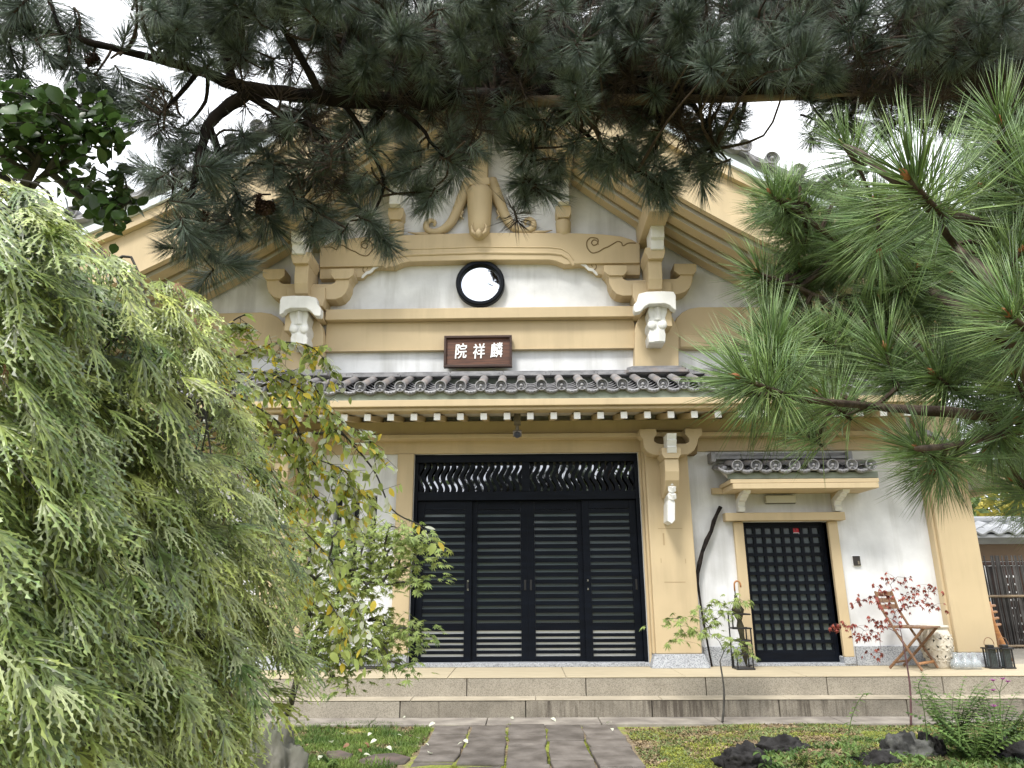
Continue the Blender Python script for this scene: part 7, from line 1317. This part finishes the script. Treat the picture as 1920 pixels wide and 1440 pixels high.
# grass on the left lawn
from mathutils import noise as mnoise
def blades(area, n, h, w, mname, name, z=-.07, lean=.6, seed=1, holes=(), mask=None):
    q = np.random.RandomState(seed); P2 = []
    xs_ = [a[0] for a in area]; ys_ = [a[1] for a in area]
    def inside(x, y):
        c = False
        for i in range(len(area)):
            x1, y1 = area[i]; x2, y2 = area[(i + 1) % len(area)]
            if (y1 > y) != (y2 > y) and x < (x2 - x1) * (y - y1) / (y2 - y1) + x1: c = not c
        return c
    while len(P2) < n:
        x, y = q.uniform(min(xs_), max(xs_)), q.uniform(min(ys_), max(ys_))
        if mask is not None and mnoise.noise(Vector((x * 3.2, y * 3.2, seed))) < mask: continue
        if inside(x, y) and not any((x - a) ** 2 + (y - b) ** 2 < r * r for a, b, r in holes): P2.append((x, y, gz(x, y) if -9 <= x <= 13 and -12 <= y <= -1.6 else .01))
    P2 = np.array(P2); a = q.uniform(0, 6.28, n); hh = h * q.uniform(.5, 1.2, n); ww = w * q.uniform(.7, 1.3, n)
    dx, dy = np.cos(a), np.sin(a); b = q.uniform(0, 6.28, n); lx_, ly_ = np.cos(b) * lean * hh, np.sin(b) * lean * hh
    z0 = P2[:, 2]
    v = np.stack([np.stack([P2[:, 0] - dx * ww, P2[:, 1] - dy * ww, z0], 1), np.stack([P2[:, 0] + dx * ww, P2[:, 1] + dy * ww, z0], 1),
                  np.stack([P2[:, 0] + lx_ * .4 + dx * ww * .8, P2[:, 1] + ly_ * .4 + dy * ww * .8, z0 + hh * .6], 1), np.stack([P2[:, 0] + lx_ * .4 - dx * ww * .8, P2[:, 1] + ly_ * .4 - dy * ww * .8, z0 + hh * .6], 1),
                  np.stack([P2[:, 0] + lx_, P2[:, 1] + ly_, z0 + hh], 1)], 1).reshape(-1, 3)
    k = np.arange(n)[:, None] * 5
    f = np.concatenate([k + np.array([[0, 1, 2]]), k + np.array([[0, 2, 3]]), k + np.array([[3, 2, 4]])], 1).reshape(-1, 3)
    ob = bpy.data.objects.new(name, np_mesh(name, v, f, [mname])); sc.collection.objects.link(ob); ob['kind'] = 'stuff'; return ob
lawn = [(-2.276,-1.348),(-1.472,-1.362),(-0.871,-1.644),(-0.862,-2.413),(-0.938,-3.217),(-1.493,-3.642),(-1.774,-3.64),(-2.163,-2.069)]
holes_ = [(*G_((-1.064,-2.959,0.05)), .22), (*G_((-1.43,-2.776,0.05)), .13)]
o2 = blades(lawn, 5000, .016, .008, 'litter', 'leaf_litter', lean=1.5, seed=22, holes=holes_, mask=-.1); o3 = blades(lawn, 5000, .02, .004, 'clover', 'ground_cover', lean=1.1, seed=23, holes=holes_)
o = blades(lawn, 13000, .040, .0032, 'grass', 'grass', seed=2, holes=holes_, mask=-.28); o['label'] = 'short bright green grass left of the stone path'
right = [(0.901,-1.619),(4.851,-1.467),(3.406,-3.54),(0.858,-3.523)]
o = blades(right, 22000, .012, .007, 'litter', 'leaf_litter', lean=1.6, seed=3); o['label'] = 'dry brown litter over the soil right of the path'
o = blades(right, 12000, .018, .006, 'clover', 'ground_cover', lean=1.3, seed=4, mask=-.1); o['label'] = 'tiny pale green ground cover right of the path'
moss = [(1.094,-2.436),(1.496,-2.379),(1.722,-2.64),(1.357,-3.236),(0.896,-3.308)]
moss2 = [(2.915,-2.022),(3.314,-1.956),(3.367,-2.36),(3.006,-2.558),(2.584,-2.921),(2.589,-2.553)]
M['moss'] = mat('yellow_moss', (.36, .38, .08), .9, .1, col2=(.15, .19, .045), vscale=8, rnd=.3)
o = blades(moss, 9000, .014, .004, 'moss', 'moss', lean=.7, seed=5, mask=.02); o['label'] = 'yellow green moss beside the path edge'
o = blades(moss2, 6000, .016, .004, 'moss', 'moss', lean=.7, seed=6, mask=.0); o['label'] = 'yellow green moss around the red sapling foot'
o = blades(right, 16000, .013, .004, 'moss', 'moss', lean=.7, seed=51, mask=.12); o['label'] = 'patchy yellow green moss over the soil right of the path'
front = [(-2.094,-2.876),(0.047,-3.163),(0.035,-4.225),(-1.747,-4.219)]
o = blades(front[:2] + front[2:], 3000, .05, .004, 'grass', 'grass', seed=12, holes=[((xc[0] + xc[5]) / 2, -4.0, 1.0), ((xc[0] + xc[5]) / 2, -3.0, 1.0)]); o['label'] = 'grass tufts at the bottom edge left of the path'
low_ = [(1.73,-2.878),(2.329,-2.777),(2.589,-2.553),(2.986,-2.597),(4.362,-1.971),(3.315,-3.671),(1.417,-3.66)]
o = blades(low_, 3000, .034, .010, 'fern', 'ground_cover', lean=1.1, seed=14, mask=-.05); o['label'] = 'low leafy green plants between the rocks at the lower right'
# moss in path joints
for k in range(1, 5):
    o = blades([(xc[k] - .022, -1.6), (xc[k] + .022, -1.6), (xc[k] + .022, -3.6), (xc[k] - .022, -3.6)], 700, .012, .003, 'moss', 'moss', lean=.5, seed=30 + k, mask=(-.05 if k in (2, 3) else .22))
# fallen leaves
fl = [oval(.055, .022, 'weep_pale', 9, .5), oval(.05, .022, 'lace_dry', 10, .6)]
for i, (px_, k) in enumerate(zip([(0.0,-8.8,1.26),(0.0,-8.8,1.26)][:0], [])): pass
FL = ['at the far left edge of the lawn under the step', 'on the grass left of the lawn centre', 'in the middle of the lawn, upper of a near pair', 'in the middle of the lawn beside two pale ones', 'on the lawn just right of a curled brown one', 'on the kerb slab above the lawn', 'at the corner where kerb, lawn and path meet', 'on the lawn edge touching the outer flagstones', 'between the two brown stepping stones and the path', 'on the left end of the larger stepping stone', 'at the lower rim of the larger stepping stone', 'left of the smaller stepping stone', 'on the joint between first and second flag columns', 'on the path just beyond the one on the joint', 'alone on the outermost left flagstone', 'above the larger stepping stone on moss', 'on the kerb slab left of the path middle', 'on the kerb slab above the path middle', 'on the kerb at the right corner of the path', 'on the right flag column just below the kerb', 'at the right rim of the lawn, above the outer flags', 'between the two stepping stones', 'on the kerb slab behind the ferns at right', 'near the lawn centre, right of the pair', 'on the left part of the lawn near the boulder']
fp_ = [(-1.93,-1.663,0.05), (-1.59,-2.113,0.05), (-1.341,-2.093,0.05), (-1.311,-2.506,0.05), (-1.236,-2.382,0.05), (-1.172,-1.314,0.05), (-0.844,-1.627,0.05), (-0.815,-2.532,0.05), (-1.103,-2.647,0.05), (-1.306,-2.74,0.05), (-1.224,-2.922,0.05), (-1.529,-2.954,0.05), (-0.518,-2.495,0.05), (-0.514,-2.391,0.05), (-0.747,-2.856,0.05), (-1.238,-2.626,0.05), (-0.148,-1.332,0.05), (0.235,-1.396,0.05), (0.783,-1.626,0.05), (0.755,-1.908,0.05), (-0.913,-2.301,0.05), (-1.418,-2.565,0.05), (4.396,-1.144,0.05), (-1.102,-2.165,0.05), (-1.601,-2.441,0.05)]
for i, p in enumerate(fp_):
    b_dry = i in (3, 9, 15, 21)
    ob = inst('fallen_leaf', fl[1 if b_dry else 0], None, leaf_at(Vector((p[0], p[1], .062)), Vector((rnd.uniform(-1, 1), rnd.uniform(-1, 1), .05)), Vector((rnd.uniform(-.4, .4), rnd.uniform(-.6, .2), 1)), rnd.uniform(.6, 1.15)))
    tag(ob, ('curled brown' if b_dry else 'pale') + ' fallen leaf ' + FL[i], 'leaf', 'fallen leaves on the ground')
# ferns and weeds
def frond(m, base, tip, n=16, wl=.05, lw=.006):
    base, tip = Vector(base), Vector(tip); ctl = (base + tip) / 2 + Vector((0, 0, (tip - base).length * .25)); pts = []
    for i in range(n + 1):
        t = i / n; pts.append(base * (1 - t) ** 2 + ctl * 2 * t * (1 - t) + tip * t * t)
    m.tube(pts, [.003 * (1 - i / n * .8) for i in range(n + 1)], 4, cap=False)
    for i in range(2, n):
        d = (pts[i + 1] - pts[i - 1]).normalized(); s = d.cross(Vector((0, 0, 1))).normalized(); t = i / n; l = wl * math.sin(PI * (.15 + t * .83)) ** .8
        for e in (-1, 1): ribbon_leaf(m, pts[i], s * e * .9 + d * .45 - Vector((0, 0, .15)), Vector((0, 0, 1)), l, lw, .2, 2)
def fern(name, label, base, n, h, spread, seed, mname='fern', wl=.06, lw=.008, cat='fern'):
    q = random.Random(seed); t = thing(name, label, cat, base)
    for i in range(n):
        a = q.uniform(0, 2 * PI); r = spread * q.uniform(.4, 1)
        m = MB(); frond(m, (base[0] + q.uniform(-.03, .03), base[1] + q.uniform(-.03, .03), base[2] - .02), (base[0] + math.cos(a) * r, base[1] + math.sin(a) * r * .8, base[2] + h * q.uniform(.45, 1.1)), 12, wl, lw); m.build('frond', mname, t)
    return t
fern('fern', 'tall arching green fern clump right of the red sapling', (3.38,-2.562,0.035), 30, .52, .42, 1, wl=.085, lw=.015)
fern('fern', 'leafy fern in the bottom right corner behind dark rock', (3.632,-2.754,0.035), 28, .44, .42, 2, wl=.085, lw=.015)
fern('fern', 'feathery low fern in front of the lichen spotted rock', (2.339,-3.119,0.035), 8, .18, .22, 3, wl=.05)
fern('fern', 'dense dark fern between the lichen rock and right corner', (3.205,-3.126,0.035), 30, .36, .42, 4, wl=.08, lw=.015)
fern('fern', 'low fern sprouting beside the nearest lava rock', (1.915,-3.241,0.035), 8, .13, .16, 5, wl=.04)
fern('fern', 'small fern at the foot of the laceleaf maple', (-1.396,-3.214,0.035), 8, .14, .2, 6, wl=.045)
def weed(label, pts, side, seed, fl_=None, name='weed', lf=.06, w=.012):
    q = random.Random(seed); t = thing(name, label, 'weed', pts[0]); m = MB(); out = branch(m, pts, [.0045, .0035, .003, .0025, .002, .0015, .001][:len(pts)], 5, .1, 5); m.build('stem', 'fern', t)
    for i in range(3, len(out) - 1):
        d = (out[i + 1] - out[i - 1]).normalized()
        e = 1 if i % 2 else -1; mm_ = MB(); ribbon_leaf(mm_, out[i], Vector((e * .9, q.uniform(-.6, .2), q.uniform(-.45, .1))) + d * .3, Vector((0, 0, 1)), lf * q.uniform(.7, 1.2) * (1 - i / len(out) * .4), w, .3, 3); mm_.build('leaf', 'fern', t)
    if fl_:
        for f in fl_:
            m = MB(); m.tube([out[-1], Vector(f)], .0015, 4)
            m.build('flower_stalk', 'fern', t); m = MB()
            for k in range(9):
                a = 2 * PI * k / 9; ribbon_leaf(m, f, (math.cos(a), math.sin(a) * .6, .8 + q.uniform(-.2, .4)), (0, 0, 1), .028, .006, .3, 2)
            m.build('flower', 'petal', t)
    return t
weed('arching weed stem with paired leaves left of the red sapling', [(2.313,-3.152,0.17),(2.329,-3.142,0.255),(2.361,-3.141,0.343),(2.404,-3.146,0.426),(2.455,-3.158,0.495),(2.502,-3.177,0.512)], 1, 1)
weed('tall nodding weed stem just right of the red sapling', [(2.769,-3.35,0.224),(2.787,-3.336,0.356),(2.793,-3.318,0.491),(2.791,-3.306,0.577),(2.824,-3.316,0.631)], 1, 2)
weed('arching weed bending right toward the ferns', [(2.843,-3.616,0.242),(2.864,-3.598,0.399),(2.829,-3.565,0.492),(2.772,-3.526,0.554),(2.72,-3.496,0.577)], 1, 3)
weed('weed with pink purple flower heads before the platform at right', [(3.16,-3.56,0.262),(3.178,-3.548,0.39),(3.2,-3.544,0.505),(3.209,-3.541,0.561)], 1, 4, [(3.19,-3.522,0.626),(3.24,-3.55,0.639),(3.262,-3.566,0.624),(3.179,-3.522,0.565)], 'flowering_weed', .04, .008)
weed('short weed with a single lilac flower among the ferns', [(3.019,-3.709,0.275),(3.038,-3.703,0.368),(3.056,-3.698,0.463)], 1, 5, [(3.062,-3.697,0.492)], 'flowering_weed', .05, .010)
for i, (a, s) in enumerate((((2.149,-3.212,0.035), 1), ((2.726,-3.247,0.035), 2), ((1.692,-3.239,0.035), 3))):
    t = thing('broadleaf_weed', ['bright broad leaved weed between lava rocks', 'broad leaved weed under the lichen rock edge', 'pale broad leaved seedling near the path'][i], 'weed', a)
    for k in range(12):
        m = MB(); aa = rnd.uniform(0, 6.28); r = rnd.uniform(.02, .09); z = rnd.uniform(.03, .11); e = (a[0] + r * math.cos(aa), a[1] + r * math.sin(aa), z + .035)
        m.tube([a, e], .002, 4); ribbon_leaf(m, e, (math.cos(aa), math.sin(aa), -.2), (0, 0, 1), .055, .018, .2, 3); m.build('leaf', 'fern', t)
# low dark rack left of the doors
rk = (-1.94,-0.016,0.38)
rck = thing('plant_rack', 'low black iron plant rack on the platform left of the doors', 'rack', (rk[0], -.3, ZP))
xa, xb = -2.185, -1.582
for z in (.03, .17, .31): 
    for yy in (-.38, -.22): MB().tube([(xa, yy, ZP + z), (xb, yy, ZP + z)], .010, 6).build('rail', 'black_iron', rck)
for x in (xa, (xa + xb) / 2, xb):
    for yy in (-.38, -.22): MB().tube([(x, yy, ZP), (x, yy, ZP + .33)], .011, 6).build('leg', 'black_iron', rck)

# ================================================================== FAR TREES
def far_tree(label, x, y, h, r, mname, seed, n=2600, lf=.13, cz=.66, hz=.36):
    q = np.random.RandomState(seed); t = thing('background_tree', label, 'tree', (x, y, 0), 'trees far behind the temple' if y > 0 else 'trees behind the gatehouse')
    m = MB(); branch(m, [(x, y, -.1), (x + .1, y, h * .4), (x, y, h * .75)], [.16, .12, .05], 8, .1)
    for k in range(7):
        a = k * .9; branch(m, [(x, y, h * (.35 + .05 * k)), (x + math.cos(a) * r * .5, y + math.sin(a) * r * .5, h * (.5 + .05 * k)), (x + math.cos(a) * r * .8, y + math.sin(a) * r * .8, h * (.55 + .06 * k))], [.06, .04, .015], 6, .1, 3)
    m.build('trunk', 'bark', t)
    cl = q.normal(0, 1, (46, 3)); cl /= np.linalg.norm(cl, axis=1)[:, None]; cl *= (q.uniform(.35, 1, 46) ** .6)[:, None]; cl = cl * [r, r, h * hz] + [x, y, h * cz]
    c = cl[q.randint(0, 46, n)] + q.normal(0, r * .13, (n, 3)); a = q.normal(0, 1, (n, 3)); a /= np.linalg.norm(a, axis=1)[:, None]; b = np.cross(a, q.normal(0, 1, (n, 3))); b /= np.linalg.norm(b, axis=1)[:, None]
    l = lf * q.uniform(.6, 1.3, n)[:, None]
    v = np.stack([c - a * l, c + b * l * .45, c + a * l, c - b * l * .45], 1).reshape(-1, 3); k = np.arange(n)[:, None] * 4
    f = np.concatenate([k + [[0, 1, 2]], k + [[0, 2, 3]]], 1).reshape(-1, 3)
    ob = bpy.data.objects.new('crown', np_mesh('crown', v, f, [mname])); sc.collection.objects.link(ob); ob.parent = t; ob.location = (-x, -y, 0); ob['kind'] = 'stuff'
far_tree('yellowing tree beyond the gate roof at the right edge', 11.6, 9.0, 3.3, 1.7, 'far_yellow', 1)
far_tree('green tree beyond the gate beside the right roof corner', 9.0, 8.0, 3.7, 1.3, 'far_green', 2)
far_tree('green tree far behind the yellowing one', 14.5, 13, 5.0, 2.2, 'far_green', 3)

# ================================================================== OPPOSITE THE HALL (mirrored in its doors and round window)
gh = thing('gatehouse', 'long tiled gatehouse opposite the hall, mirrored in the black doors', 'gatehouse', (0, -21, 0))
MBX(-16, 14, -21.6, -21, -.1, 2.3).build('wall', 'gate_wall', gh)
MB().side([(-20.0, 2.25), (-20.0, 2.35), (-22, 3.9), (-24, 2.35), (-24, 2.25), (-22, 3.7)], -17, 15).build('roof', 'tile', gh)
big = MB()
x = -17
while x < 15:
    big.tube([(x, -19.95, 2.42), (x, -22, 3.98)], .09, 6); x += .32
big.build('cover_tile', 'tile', gh)['kind'] = 'stuff'
far_tree('tall dark tree behind the gatehouse, mirrored as a cloud shape in the round window', 1.2, -19.5, 21, 3.6, 'bark', 7, 34000, .36, .842, .165)
far_tree('broad tree behind the gatehouse left of the photographer', -8, -26, 10, 4.2, 'far_green', 8, 3500, .25)
far_tree('broad tree behind the gatehouse right of the photographer', 6, -27, 9, 4.0, 'far_green', 9, 3500, .25)
